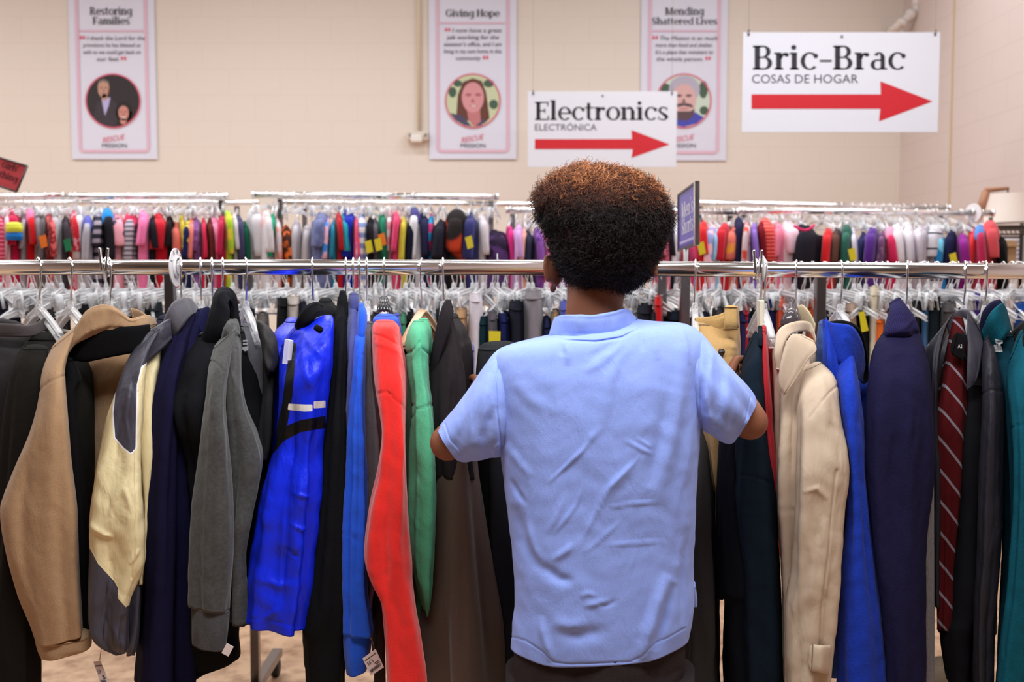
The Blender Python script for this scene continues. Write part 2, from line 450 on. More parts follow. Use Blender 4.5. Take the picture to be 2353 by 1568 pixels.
G['p'] = (stem(.06, -.2, .5, 1, 2) + arc(.30, .25, .25, .262, .115, .045, -140, 140), .58)
G['M'] = (stem(.06, 0, .7) + stem(.62, 0, .7) + dia(.36, .02, .10, .7, .11) + dia(.39, .02, .62, .7, .06), .83)
G['d'] = (arc(.28, .25, .25, .262, .115, .045, 40, 320) + bar(.40, 0, .515, .76) + bar(.35, .715, .46, .76) + bar(.46, 0, .57, .045), .59)
G['L'] = (stem(.06, 0, .7) + bar(.17, 0, .50, .045) + bar(.455, 0, .5, .18), .53)
G['C'] = (arc(.33, .35, .31, .362, .12, .045, 45, 318) + bar(.53, .5, .57, .69), .62)
G["'"] = ([[(.05, .55), (.09, .55), (.13, .76), (.03, .76)]], .17)
G[' '] = ([], .24)
def serif(txt):
    x = 0; out = []
    for ch in txt:
        g, adv = G[ch]
        out += [[(px + x, py) for px, py in pl] for pl in g]; x += adv - .012
    return out, x
def serif_px(name, mat, txt, x0, x1, ybase, cap, d, parent, slope=0.0, mapf=None):
    polys, wdt = serif(txt); sx = (x1 - x0) / wdt; sy = cap / .70
    pl = [[(x0 + a * sx, ybase - b * sy + slope * a * sx) for a, b in q] for q in polys]
    if mapf is None: return print_px(name, mat, pl, d, parent)
    mb = MB()
    for q in pl: mb.add([mapf(a, b) for a, b in q], [tuple(range(len(q)))])
    return mb.build(name, mat, parent, smooth=False)
def sans_px(name, mat, txt, x0, x1, ybase, cap, d, parent, slope=0.0, mapf=None, cen=False, shear=0.0):
    """sans text (built-in font outline) fitted between pixel columns x0..x1"""
    cu = bpy.data.curves.new('text', 'FONT'); cu.body = txt; cu.size = 1.0; cu.resolution_u = 3
    if shear: cu.shear = shear
    o = bpy.data.objects.new('text', cu); COL.objects.link(o)
    bpy.context.view_layer.update()
    me = bpy.data.meshes.new_from_object(o.evaluated_get(bpy.context.evaluated_depsgraph_get()))
    bpy.data.objects.remove(o); bpy.data.curves.remove(cu)
    vs = np.array([v.co[:] for v in me.vertices]); lo, hi = vs[:, 0].min(), vs[:, 0].max()
    sc = cap / 0.70
    sx = (x1 - x0) / (hi - lo) if not cen else sc * 0.92
    xs = (vs[:, 0] - lo) * sx
    if cen: xs = xs - xs.max() / 2 + (x0 + x1) / 2
    else: xs = xs + x0
    ys = ybase - vs[:, 1] * sc + slope * (xs - x0)
    for i, v in enumerate(me.vertices):
        v.co = P(xs[i], ys[i], d) if mapf is None else mapf(xs[i], ys[i])
    me.materials.clear(); me.materials.append(mat)
    return link(name, me, parent)

# ------------------------------------------------------------------ the room
def wall_mat(name, axis, c=(233, 221, 210), c2=(230, 217, 205)):
    m, nt, b = nodes_of(name); L = nt.links.new
    tc = N(nt, 'ShaderNodeTexCoord'); sx = N(nt, 'ShaderNodeSeparateXYZ'); cb = N(nt, 'ShaderNodeCombineXYZ')
    L(tc.outputs['Object'], sx.inputs[0])
    L(sx.outputs['X' if axis == 'x' else 'Y'], cb.inputs[0]); L(sx.outputs['Z'], cb.inputs[1])
    br = N(nt, 'ShaderNodeTexBrick'); br.inputs['Scale'].default_value = 1.0
    br.inputs['Brick Width'].default_value = 0.406; br.inputs['Row Height'].default_value = 0.203
    br.inputs['Mortar Size'].default_value = 0.006; br.inputs['Mortar Smooth'].default_value = 0.6
    br.inputs['Color1'].default_value = (*lin(c), 1); br.inputs['Color2'].default_value = (*lin(c), 1)
    br.inputs['Mortar'].default_value = (*lin(c2), 1)
    L(cb.outputs[0], br.inputs['Vector'])
    L(br.outputs['Color'], b.inputs['Base Color'])
    nz = N(nt, 'ShaderNodeTexNoise'); nz.inputs['Scale'].default_value = 60; L(tc.outputs['Object'], nz.inputs['Vector'])
    ma = N(nt, 'ShaderNodeMath', operation='MULTIPLY_ADD'); ma.inputs[1].default_value = 0.25
    inv = N(nt, 'ShaderNodeMath', operation='SUBTRACT'); inv.inputs[0].default_value = 1.0; L(br.outputs['Fac'], inv.inputs[1])
    L(nz.outputs[0], ma.inputs[0]); L(inv.outputs[0], ma.inputs[2])
    bp = N(nt, 'ShaderNodeBump'); bp.inputs['Strength'].default_value = 0.14; bp.inputs['Distance'].default_value = 0.004
    L(ma.outputs[0], bp.inputs['Height']); L(bp.outputs[0], b.inputs['Normal'])
    b.inputs['Roughness'].default_value = 0.62; b.inputs['Specular IOR Level'].default_value = 0.3
    return m
def floor_mat():
    m, nt, b = nodes_of('floor_mottled'); L = nt.links.new
    tc = N(nt, 'ShaderNodeTexCoord'); n1 = N(nt, 'ShaderNodeTexNoise'); n1.inputs['Scale'].default_value = 14; n1.inputs['Detail'].default_value = 6
    L(tc.outputs['Object'], n1.inputs['Vector'])
    rp = N(nt, 'ShaderNodeValToRGB')
    rp.color_ramp.elements[0].color = (*lin((170, 130, 102)), 1); rp.color_ramp.elements[0].position = 0.32
    rp.color_ramp.elements[1].color = (*lin((222, 184, 150)), 1); rp.color_ramp.elements[1].position = 0.6
    L(n1.outputs[0], rp.inputs[0]); L(rp.outputs[0], b.inputs['Base Color'])
    b.inputs['Roughness'].default_value = 0.55
    return m
def slab(name, c, h, mat):
    mb = MB(); mb.box(c, h); o = mb.build(name, mat, None, smooth=False); tag(o, kind='structure'); return o
RX, LX, BY, FY, CZ = 3.07, -6.5, 8.0, -5.0, 4.7
slab('floor', ((RX + LX) / 2, (BY + FY) / 2, -0.05), ((RX - LX) / 2 + .2, (BY - FY) / 2 + .2, .05), floor_mat())
slab('ceiling', ((RX + LX) / 2, (BY + FY) / 2, CZ + .05), ((RX - LX) / 2 + .2, (BY - FY) / 2 + .2, .05), plain('ceiling_grey', (158, 154, 152), 0.8))
WX = wall_mat('painted_block_cream', 'x'); WY = wall_mat('painted_block_side_light', 'y', (218, 202, 197), (213, 196, 191))  # side walls: pinker tone of the side lighting put into the paint colour
slab('wall_back', ((RX + LX) / 2, BY + .1, CZ / 2), ((RX - LX) / 2 + .2, .1, CZ / 2), WX)
slab('wall_right', (RX + .1, (BY + FY) / 2, CZ / 2), (.1, (BY - FY) / 2, CZ / 2), WY)
slab('wall_left', (LX - .1, (BY + FY) / 2, CZ / 2), (.1, (BY - FY) / 2, CZ / 2), WY)
slab('wall_front', ((RX + LX) / 2, FY - .1, CZ / 2), ((RX - LX) / 2 + .2, .1, CZ / 2), wall_mat('painted_block_front', 'x', (120, 114, 112), (108, 102, 100)))
mb = MB(); mb.box((RX - .004, 7.07, CZ / 2), (.004, .010, CZ / 2))
tag(mb.build('trim_joint', plain('joint_sealant', (206, 184, 152), 0.8), None, False), kind='structure')

# conduit and device box on the back wall
PAINT = plain('cream_paint', (224, 208, 182), 0.5)
t = empty('wall_alarm_box', P(960, 313, 7.95))
tag(t, 'small cream alarm box at the end of the conduit on the back wall', 'alarm box')
mb = MB(); mb.box(P(960, 313, 7.965), (.085, .033, .035)); mb.build('housing', plain('box_cream', (222, 206, 190), 0.4), t, False, .012)
mb = MB(); c = P(957, 318, 7.92); mb.box(c, (.045, .02, .03)); mb.build('lens', plain('box_lens', (238, 232, 226), 0.3), t, False, .01)
for dx in (-.062, .062):
    mb = MB(); mb.box(P(960, 311, 7.93) + Vector((dx, 0, 0)), (.008, .006, .012)); mb.build('clip', STEEL, t, False)
mb = MB(); a = P(964, 300, 7.975); mb.tube([a, (a.x, a.y, CZ)], .014, 10)
tag(mb.build('conduit_pipe', PAINT), 'thin cream conduit running down the back wall to the alarm box', 'pipe')
# white pipe in the corner above the big sign
t = empty('drain_pipe', P(2105, 0, 7.8)); tag(t, 'white drain pipe with an elbow in the top corner of the back wall', 'pipe')
PV = plain('white_pipe', (232, 222, 216), 0.35)
a, b_, c_ = P(2110, 8, 7.75), P(2105, 22, 7.75), P(2070, 55, 7.72)
mb = MB(); mb.tube([(a.x, a.y, CZ), a, b_, b_ * .5 + c_ * .5, c_, c_ + Vector((-.01, .28, -.02))], .034, 14); mb.build('pipe_run', PV, t)
mb = MB()
for q0, q1 in ((P(2110, -6, 7.75), P(2108, 14, 7.75)), (P(2098, 28, 7.745), P(2088, 38, 7.74)), (P(2077, 48, 7.72), P(2068, 57, 7.72))):
    mb.tube([q0, q1], .043, 14)
mb.build('coupling', PV, t)
mb = MB(); q0 = P(2100, 56, 7.94); q1 = P(2166, 56, 7.94); mb.tube([q0, q1], .022, 12)
q0 = P(2090, 70, 7.95); mb.tube([q0, P(2166, 69, 7.95)], .012, 10); mb.build('side_pipe', PAINT, t)

# ------------------------------------------------------------------ banners and signs
INK = plain('sign_ink', (30, 22, 34), 0.6); RED = plain('sign_red', (205, 20, 38), 0.5); INKS = plain('small_print', (70, 60, 78), 0.6)
PINK = plain('banner_pink', (232, 190, 208), 0.6); BLANK = plain('banner_white', (228, 228, 244), 0.55); SIGNW = plain('sign_white', (224, 224, 234), 0.4)
ROSE = plain('banner_rose', (226, 96, 122), 0.6)
def banner(x0t, x1t, x0b, x1b, yb, heads, quote, label, face, logo_dx=0):
    d = 7.985
    xl, xr = (x0t + x0b) / 2, (x1t + x1b) / 2; cx = (x0b + x1b) / 2
    base = P(cx, yb, d); t = empty('wall_banner', base); tag(t, label, 'banner', 'quote banners on the back wall')
    hw = (x1b - x0b) / 2 / F * d * 1.0; top = P(cx, -150, d).z
    mb = MB(); mb.box((base.x, d + .002, (base.z + top) / 2), (hw, .003, (top - base.z) / 2)); mb.build('sheet', BLANK, t, False)
    def W(u, v):   # u in banner widths from the middle (-.5..+.5), v pixel row
        return P(0, v, 7.978).z, base.x + u * 2 * hw
    def M(u, v): z, x = W(u, v); return Vector((x, 7.978, z))
    def pr(name, mat, polys, off=0.0):
        mb = MB()
        for q in polys: mb.add([M(a, b) - Vector((0, off, 0)) for a, b in q], [tuple(range(len(q)))])
        return mb.build(name, mat, t, False)
    k = 1.0 / (x1b - x0b)
    e0, e1, yb2 = -.5 + 16 * k, .5 - 16 * k, yb - 15
    w = 7 * k
    pr('border', PINK, [[(e0, -140), (e0 + w, -140), (e0 + w, yb2 - 12), (e0, yb2 - 12)], [(e1 - w, -140), (e1, -140), (e1, yb2 - 12), (e1 - w, yb2 - 12)],
                        [(e0 + 12 * k, yb2 - 7), (e1 - 12 * k, yb2 - 7), (e1 - 12 * k, yb2), (e0 + 12 * k, yb2)]]
       + [[(e0 + 12 * k + a * k, yb2 - 12 + b) for a, b in q] for q in ringq(0, 0, 12, 12, 5, 5, 6, 90, 180)]
       + [[(e1 - 12 * k + a * k, yb2 - 12 + b) for a, b in q] for q in ringq(0, 0, 12, 12, 5, 5, 6, 0, 90)])
    def heading(txt, yy, wpx, cap):
        polys, wd = serif(txt); s = wpx / wd
        pr('heading', INK, [[((a * s - wpx / 2) * k, yy - b * cap / .7) for a, b in q] for q in polys])
    for txt, yy, wpx, cap in heads: heading(txt, yy, wpx, cap)
    yl = heads[-1][1] + 13
    pr('rule', PINK, [[(-.37, yl), (.37, yl), (.37, yl + 4), (-.37, yl + 4)]])
    for i, ln in enumerate(quote):
        yy = yl + 23 + 16 * i
        wpx = min(6.2 * len(ln), 130)
        xo = 10 if i == 0 else (-10 if i == len(quote) - 1 else 0)
        sans_px('quote_line', INKS, ln, -wpx / 2 + xo, wpx / 2 + xo, yy, 9.5, 0, t, mapf=lambda a, b: M(a * k, b), shear=.15)
        for end in ((0, -1), (len(quote) - 1, 1)):
            if i == end[0]:
                xq = xo + end[1] * (wpx / 2 + 11)
                pr('quote_mark', ROSE, [[(((xq + a + o)) * k, yy - 6 + b) for a, b in circ(0, 0, 2.6, 4.5, 10)] for o in (-3.5, 3.5)])
    yc = 232
    pm_ = MB(); pmats = []; pidx = []
    def ph(name, mat, polys, off=0.0):
        if mat not in pmats: pmats.append(mat)
        for q in polys: pm_.add([M(a, b) - Vector((0, off, 0)) for a, b in q], [tuple(range(len(q)))]); pidx.append(pmats.index(mat))
    face(ph, k, yc)
    mesh_obj('photo', pm_.v, pm_.f, None, t, False, pmats, pidx)
    pr('photo_ring', ROSE, [[(a * k, b) for a, b in q] for q in ringq(0, yc, 63, 63, 60, 60, 48)], .003)
    sans_px('logo_script', ROSE, 'RESCUE', -26, 24, 328, 12, 0, t, slope=-.16, mapf=lambda a, b: M(a * k, b), shear=.2)
    sans_px('logo_word', INK, 'MISSION', -28, 28, 339, 9, 0, t, mapf=lambda a, b: M(a * k, b))
    return t
def P_(k, poly): return [(a * k, b) for a, b in poly]
def pm(name, c): return plain('print_' + name, c, 0.6)
def face_couple(pr, k, y):
    pr('photo', pm('dark', (44, 34, 38)), [P_(k, circ(0, y, 60))])
    pr('photo', pm('suit', (58, 48, 56)), [P_(k, [(-46, y + 38), (-36, y + 4), (-22, y - 4), (-8, y - 6), (8, y + 6), (12, y + 40), (0, y + 58), (-24, y + 55)])], .0004)
    pr('photo', pm('shirt_lilac', (188, 178, 226)), [P_(k, [(-26, y - 6), (-6, y - 8), (-10, y + 10), (-19, y + 34), (-23, y + 14)])], .0007)
    pr('photo', pm('skin', (196, 150, 130)), [P_(k, circ(-21, y - 28, 13, 21)), P_(k, circ(-19, y - 8, 7, 7))], .0010)
    pr('photo', pm('hair_grey', (120, 104, 98)), [P_(k, [(-35, y - 30), (-32, y - 46), (-20, y - 51), (-9, y - 45), (-7, y - 32), (-12, y - 42), (-22, y - 45), (-31, y - 41)])], .0013)
    pr('photo', pm('skin_dark', (132, 82, 72)), [P_(k, circ(-26, y - 30, 3.2, 1.6, 12)), P_(k, circ(-15, y - 30, 3.2, 1.6, 12)), P_(k, circ(-20, y - 16, 5, 1.8, 12)), P_(k, [(-21, y - 28), (-18, y - 22), (-22, y - 22)]), P_(k, [(-9, y - 30), (-8, y - 20), (-13, y - 10), (-11, y - 22)])], .0013)
    pr('photo', pm('hair_dark', (30, 20, 20)), [P_(k, circ(24, y + 24, 19, 23)), P_(k, [(6, y + 24), (42, y + 24), (41, y + 44), (28, y + 53), (10, y + 58)])], .0006)
    pr('photo', pm('skin_rosy', (206, 140, 126)), [P_(k, circ(23, y + 28, 12, 17)), P_(k, circ(22, y + 46, 7, 8))], .0010)
    pr('photo', pm('skin_dark', (132, 82, 72)), [P_(k, circ(18, y + 25, 2.8, 1.5, 12)), P_(k, circ(28, y + 25, 2.8, 1.5, 12)), P_(k, [(23, y + 27), (25, y + 33), (21, y + 33)])], .0013)
    pr('photo', pm('teeth', (236, 214, 206)), [P_(k, [(17, y + 36), (29, y + 36), (26, y + 40), (20, y + 40)])], .0013)
def face_woman(pr, k, y):
    pr('photo', pm('garden', (206, 214, 176)), [P_(k, circ(0, y, 60))])
    pr('photo_leaves', pm('leaf_green', (70, 96, 78)), [P_(k, circ(-46, y - 20, 9, 12)), P_(k, circ(36, y - 40, 12, 9)), P_(k, circ(47, y + 8, 10, 11)), P_(k, circ(-34, y - 40, 10, 8))], .0004)
    pr('photo_hair', pm('hair_brown', (104, 58, 46)), [P_(k, [(-38, y + 40), (-34, y - 14), (-22, y - 44), (0, y - 52), (20, y - 46), (30, y - 20), (38, y + 40), (26, y + 52), (-20, y + 44)])], .0006)
    pr('photo_blouse', pm('blouse', (78, 72, 104)), [P_(k, [(-52, y + 28), (-24, y + 34), (-2, y + 59), (-20, y + 56), (-40, y + 44)]), P_(k, [(14, y + 44), (30, y + 42), (20, y + 56), (6, y + 59)])], .0008)
    pr('photo_figure', pm('skin_neck', (198, 124, 128)), [P_(k, [(-14, y + 18), (16, y + 18), (18, y + 48), (2, y + 60), (-10, y + 44)])], .0009)
    pr('photo_figure', pm('skin_rose', (220, 152, 156)), [P_(k, circ(0, y - 8, 25, 35))], .0012)
    pr('photo_shade', pm('skin_rose_dark', (170, 96, 108)), [P_(k, circ(-10, y - 14, 7, 3.5)), P_(k, circ(12, y - 14, 7, 3.5)), P_(k, circ(2, y + 11, 9, 2.4)), P_(k, [(-1, y - 6), (5, y + 3), (-5, y + 3)])], .0015)
    pr('photo', pm('teeth', (236, 214, 206)), [P_(k, [(-5, y + 10), (9, y + 10), (6, y + 13), (-2, y + 13)])], .0017)
def face_man(pr, k, y):
    pr('photo', pm('park', (208, 220, 206)), [P_(k, circ(0, y, 60))])
    pr('photo_leaves', pm('leaf_green', (60, 104, 84)), [P_(k, circ(44, y - 26, 10, 20)), P_(k, circ(46, y + 22, 10, 10)), P_(k, circ(-42, y - 28, 12, 12))], .0004)
    pr('photo_hair', pm('hair_white', (186, 180, 198)), [P_(k, circ(1, y - 26, 35, 32))], .0006)
    pr('photo_shirt', pm('shirt_blue', (72, 74, 180)), [P_(k, [(-40, y + 44), (-20, y + 34), (26, y + 26), (46, y + 38), (30, y + 52), (0, y + 60), (-24, y + 55)])], .0008)
    pr('photo_figure', pm('skin_pale', (222, 178, 176)), [P_(k, circ(0, y - 2, 28, 37))], .0010)
    pr('photo_beard', pm('beard', (94, 70, 76)), [P_(k, [(-18, y + 8), (0, y + 4), (18, y + 8), (22, y + 16), (0, y + 11), (-22, y + 16)]), P_(k, [(-24, y + 20), (-14, y + 24), (14, y + 24), (25, y + 18), (22, y + 36), (6, y + 46), (-10, y + 44), (-22, y + 34)])], .0013)
    pr('photo_shade', pm('specs', (110, 78, 84)), [P_(k, circ(11, y - 12, 7, 3)), P_(k, circ(-11, y - 12, 7, 3)), P_(k, [(0, y - 6), (5, y + 3), (-5, y + 3)])], .0016)
    pr('photo', pm('lips', (206, 140, 142)), [P_(k, circ(0, y + 18, 12, 2.6))], .0016)
banner(157, 354, 167, 361, 366, [('Restoring', 34, 96, 18), ('Families', 56, 84, 17)],
       ['I thank the Lord for the', 'provisions he has blessed us', 'with so we could get back on', 'our feet'],
       'white banner headed Restoring Families with a dark round photo of a couple', face_couple)
banner(990, 1190, 988, 1186, 366, [('Giving Hope', 38, 122, 16)],
       ['I now have a great', 'job working for the', "assessor's office, and I am", 'living in my own home in this', 'community'],
       'white banner headed Giving Hope with a round photo of a brown-haired woman', face_woman)
banner(1473, 1674, 1472, 1667, 369, [('Mending', 34, 88, 17), ('Shattered Lives', 56, 148, 15)],
       ['The Mission is so much', 'more than food and shelter.', "It's a place that ministers to", 'the whole person.'],
       'white banner headed Mending Shattered Lives with a round photo of a white-haired man', face_man)

def hang_sign(d, x0, x1, yt, yb, label, head, sub, arrow, tilt=0.0):
    c = P((x0 + x1) / 2, yb, d); t = empty('aisle_sign', c); tag(t, label, 'sign', 'hanging aisle signs')
    z1, z0 = P(0, yt, d).z, P(0, yb, d).z; xa, xb = P(x0, yt, d).x, P(x1, yt, d).x
    zb = z0
    mb = MB(); mb.box(((xa + xb) / 2, d + .004, (z0 + z1) / 2), ((xb - xa) / 2, .003, (z1 - z0) / 2)); mb.build('panel', SIGNW, t, False, .001)
    q = d - .0005
    txt, a0, a1, yy, cap = head; serif_px('lettering', INK, txt, a0, a1, yy, cap, q, t)
    txt, a0, a1, yy, cap = sub; sans_px('small_lettering', INKS, txt, a0, a1, yy, cap, q, t)
    print_px('arrow', RED, [arrow], q, t)
    for xx in (x0 + 12, x1 - 12):
        mb = MB(); a = P(xx, yt + 8, d); mb.tube([a, a + Vector((0, 0, .03))], .006, 8); mb.build('hook', STEEL, t)
        mb = MB(); mb.tube([a + Vector((0, 0, .03)), (a.x, a.y, CZ)], .0012, 6); mb.build('hanging_wire', plain('thin_wire', (190, 176, 160), 0.4), t)
    mb = MB(); mb.tube([P((x0 + x1) / 2, yt + 10, d - .003), P((x0 + x1) / 2, yt + 10, d + .001)], .008, 12); mb.build('eyelet', plain('eyelet_grey', (150, 144, 150), .4), t)
hang_sign(5.4, 1708, 2161, 74, 304, 'white hanging sign reading Bric-Brac with a red arrow', ('Bric-Brac', 1729, 2082, 160, 55), ('COSAS DE HOGAR', 1728, 1972, 191, 20),
          [(1727, 217), (2024, 217), (2023, 187), (2143, 233), (2020, 279), (2023, 250), (1727, 250)])
hang_sign(7.2, 1213, 1556, 210, 384, 'white hanging sign reading Electronics with a red arrow', ('Electronics', 1229, 1537, 276, 42), ('ELECTRÓNICA', 1229, 1371, 300, 15),
          [(1229, 320), (1452, 320), (1451, 299), (1539, 332), (1451, 363), (1454, 343), (1229, 343)])

FRM = plain('dark_frame', (70, 58, 60), 0.4)
# red card sign at the far left, tilted, on the children's rack
t = empty('card_sign', P(-12, 450, 4.62)); tag(t, "red tilted card sign reading Girls' Clothing above the children's rack", 'sign')
Lc = [(-62, 344), (63, 382), (38, 441), (-84, 402)]
polyplate('card', plain('card_red', (206, 74, 82), 0.5), Lc, 4.6, .006, t)
for a, b_ in zip(Lc, Lc[1:] + Lc[:1]):
    mb = MB(); mb.tube([P(*a, 4.598), P(*b_, 4.598)], .005, 6); mb.build('frame', FRM, t)
def card_text(txt, x0, y0, wpx, cap):
    polys, wd = serif(txt); mbt = MB()
    for q in polys: mbt.add([P(x0 + a * wpx / wd * .957 + b * cap / .7 * .36, y0 + a * wpx / wd * .30 - b * cap / .7 * .93, 4.594) for a, b in q], [tuple(range(len(q)))])
    mbt.build('lettering', INK, t, False)
card_text("Girls'", 2, 384, 40, 15); card_text('Clothing', -30, 398, 72, 15)
mb = MB(); a = P(-12, 420, 4.612); mb.tube([a, (a.x, a.y, 1.78)], .006, 8); mb.build('stem', STEEL, t)
# blue sign seen nearly edge-on beside the boy's head
t = empty('rack_sign', P(1579, 600, 3.1)); tag(t, "blue framed rack sign reading Men's Shorts beside the person's head", 'sign')
def bs(u, v, off=0.0):   # u 0..1 from far left edge to near right edge, v 0 top..1 bottom
    d = 3.3 + (2.95 - 3.3) * u
    a = P(1561, 447, 3.3); b = P(1603, 416, 2.95); c = P(1561, 579, 3.3); e = P(1603, 563, 2.95)
    p = (a * (1 - u) + b * u) * (1 - v) + (c * (1 - u) + e * u) * v
    nrm = Vector((b.y - a.y, -(b.x - a.x), 0)).normalized()
    if nrm.x > 0: nrm = -nrm
    return p + nrm * off
BLU = plain('sign_blue', (58, 58, 150), 0.35); LAV = plain('sign_lavender', (190, 180, 226), 0.4)
def quad_plate(name, mat, u0, v0, u1, v1, o0, o1, par):
    f = [bs(u, v, o1) for u, v in ((u0, v0), (u1, v0), (u1, v1), (u0, v1))]; k = [bs(u, v, o0) for u, v in ((u0, v0), (u1, v0), (u1, v1), (u0, v1))]
    return mesh_obj(name, f + k, [(0, 1, 2, 3), (7, 6, 5, 4), (0, 4, 5, 1), (1, 5, 6, 2), (2, 6, 7, 3), (3, 7, 4, 0)], mat, par, False)
quad_plate('card', BLU, 0, 0, 1, 1, 0, .004, t)
quad_plate('print_panel', plain('sign_midblue', (104, 98, 184), .4), .18, .1, .9, .92, .004, .0046, t)
for nm, r in (('frame', (0, 0, 1, .035)), ('frame', (0, .965, 1, 1)), ('frame', (0, 0, .03, 1))): quad_plate(nm, FRM, *r, -.002, .007, t)
quad_plate('frame', CHROME, .94, 0, 1.0, 1, -.006, .008, t)
for txt, v0, s in (("Men's", .46, .30), ('Shorts', .74, .255)):
    if 'M' in txt: pass
    mbq = MB(); polys, wd = serif(txt)
    for q in polys: mbq.add([bs(.24 + a / wd * .62, v0 - b * .36, .0052) for a, b in q], [tuple(range(len(q)))])
    mbq.build('lettering', plain('sign_letter_white', (232, 228, 240), .5), t, False)
quad_plate('print_line', LAV, .12, .85, .88, .89, .0046, .005, t)
mb = MB(); a = bs(.42, 1.0, .002); mb.tube([a, (a.x, a.y, 1.44)], .0075, 10); mb.build('stem', plain('stem_white', (232, 228, 230), .4), t)

# ------------------------------------------------------------------ hangers
def hanger_meshes(w, drop, arm_drop, wire=.0016, arm=(.006, .010), clips=False, rail_r=.016, wood=False, block=True):
    """hook + body meshes, rail centre at the origin, arms along local x, hook opening to +x"""
    rr = rail_r + wire + .0015
    pts = []
    for k in range(0, 13):
        a = math.radians(-25 + 215 * k / 12); pts.append(Vector((rr * math.cos(a), 0, rr * math.sin(a))))
    s = drop / .095
    zs = (-.018, -.032, -.046, -.058, -.070, -.082, -.095)
    xs = (-rr, -rr * .95, -rr * .72, -rr * .35, -rr * .08, 0, 0)
    for z, x in zip(zs, xs): pts.append(Vector((x, 0, z * s)))
    hk = MB(); hk.tube(pts, wire, 8)
    bd = MB(); z0 = -drop
    if block: bd.tube([(0, 0, z0 + .018), (0, 0, z0 + .006), (0, 0, z0 - .012)], [.005, .0075, .009], 10)
    for sg in (-1, 1):
        nn = 9; prof = []
        for i in range(nn):
            u = i / (nn - 1); x = sg * w * u; z = z0 - .004 - arm_drop * (u ** 1.25)
            prof.append(Vector((x, 0, z)))
        hy, hz = arm
        vs = []; fs = []
        for p_ in prof:
            for dy, dz in ((-hy, -hz), (hy, -hz), (hy, -hz * .6), (hy * .4, -hz * .5), (hy * .4, hz * .5), (hy, hz * .6), (hy, hz), (-hy, hz), (-hy, hz * .6), (-hy * .4, hz * .5), (-hy * .4, -hz * .5), (-hy, -hz * .6)):
                vs.append(p_ + Vector((0, dy, dz)))
        m = 12
        for i in range(nn - 1):
            for k in range(m): fs.append((i * m + k, i * m + (k + 1) % m, (i + 1) * m + (k + 1) % m, (i + 1) * m + k))
        fs.append(tuple(range(m))); fs.append(tuple((nn - 1) * m + k for k in range(m))[::-1])
        bd.add(vs, fs)
    if not wood: bd.tube([(-w * .86, 0, z0 - arm_drop * .95), (w * .86, 0, z0 - arm_drop * .95)], .003, 6)
    if clips:
        for sg in (-1, 1):
            for sy in (-1, 1):
                bd.box((sg * w * .8, sy * .006, z0 - arm_drop - .014), (.012, .002, .026), Matrix.Rotation(sy * .18, 3, 'X'))
    a = hk.build('hook', CHROME); b = bd.build('shoulder_bar', CLEAR, None, True)
    ma, mb_ = a.data, b.data
    bpy.data.objects.remove(a); bpy.data.objects.remove(b)
    return ma, mb_
HG = {}
HG['adult'] = hanger_meshes(.205, .088, .062, wire=.0018, arm=(.0045, .0075))
HG['adult_b'] = hanger_meshes(.165, .088, .05, wire=.0021); HG['adult_b'][1].materials[0] = CLEARF
HG['clip'] = hanger_meshes(.165, .066, .02, clips=True, arm=(.004, .0065))
HG['kid'] = hanger_meshes(.125, .05, .036, wire=.0015, arm=(.004, .007))
HG['kidclip'] = hanger_meshes(.115, .05, .014, clips=True, wire=.0015, arm=(.004, .007))
def hanger(kind, loc, yaw, label, group=None, name='clear_hanger', bodymat=None, tilt=0.0):
    t = empty(name, loc, yaw); t.rotation_euler = (0, tilt, yaw)
    tag(t, label, 'hanger', group)
    hk, bd = HG[kind]
    a = bpy.data.objects.new('hook', hk); COL.objects.link(a); a.parent = t
    b = bpy.data.objects.new('shoulder_bar', bd); COL.objects.link(b); b.parent = t
    return t

# ------------------------------------------------------------------ racks
def rail(parent, a, b, r=.016):
    mb = MB(); mb.tube([a, b], r, 24); mb.build('rail', CHROME, parent)
    for e, s in ((a, 1), (b, -1)):
        d = (Vector(b) - Vector(a)).normalized() * s
        mb = MB(); mb.tube([Vector(e) - d * .006, Vector(e) + d * .004], r * 1.18, 20); mb.build('rail_end_cap', CHROME, parent)
def post(parent, x, y, z, h=.0135, foot=True):
    mb = MB(); mb.box((x, y, (z + .08) / 2), (h, h, (z - .08) / 2)); mb.build('post', STEEL, parent, False, .002)
    if foot:
        mb = MB(); mb.box((x, y, .075), (.018, .30, .014)); f = mb.build('foot_bar', STEEL, parent, False, .003)
        for sy in (-1, 1):
            mb = MB(); mb.tube([(x - .012, y + sy * .27, .03), (x + .012, y + sy * .27, .03)], .03, 16); mb.build('caster', plain('caster_black', (26, 24, 24), .6), f)
RD = 2.1; R2 = 3.1
za = P(600, 614.5, RD).z
# front racks: two long rails that meet behind the boy
t = empty('clothes_rack', (-.85, RD, 0)); tag(t, 'chrome clothes rack carrying the coats left of the person, nearest the camera', 'clothes rack', 'chrome racks')
rail(t, P(-420, 614.5, RD), P(1335, 614.5, RD))
for px in (-380, 1318): post(t, P(px, 614, RD + .034).x, RD + .034, za)
t = empty('clothes_rack', (.9, RD, 0)); tag(t, 'chrome clothes rack carrying the trench coat and the teal jacket, nearest the camera', 'clothes rack', 'chrome racks')
a, b_ = P(1372, 617, 2.12), P(2700, 626.5, 1.985); rail(t, a, b_)
for px, dd in ((1390, 2.158), (2660, 2.03)): post(t, P(px, 620, dd).x, dd, za - .005)
def frail(px):     # centre of the front rails at a pixel column
    if px < 1345: return P(px, 614.5, RD)
    u = (px - 1372) / (2700 - 1372); d = 2.12 + (1.985 - 2.12) * u
    return P(px, 617 + 9.5 * u, d)
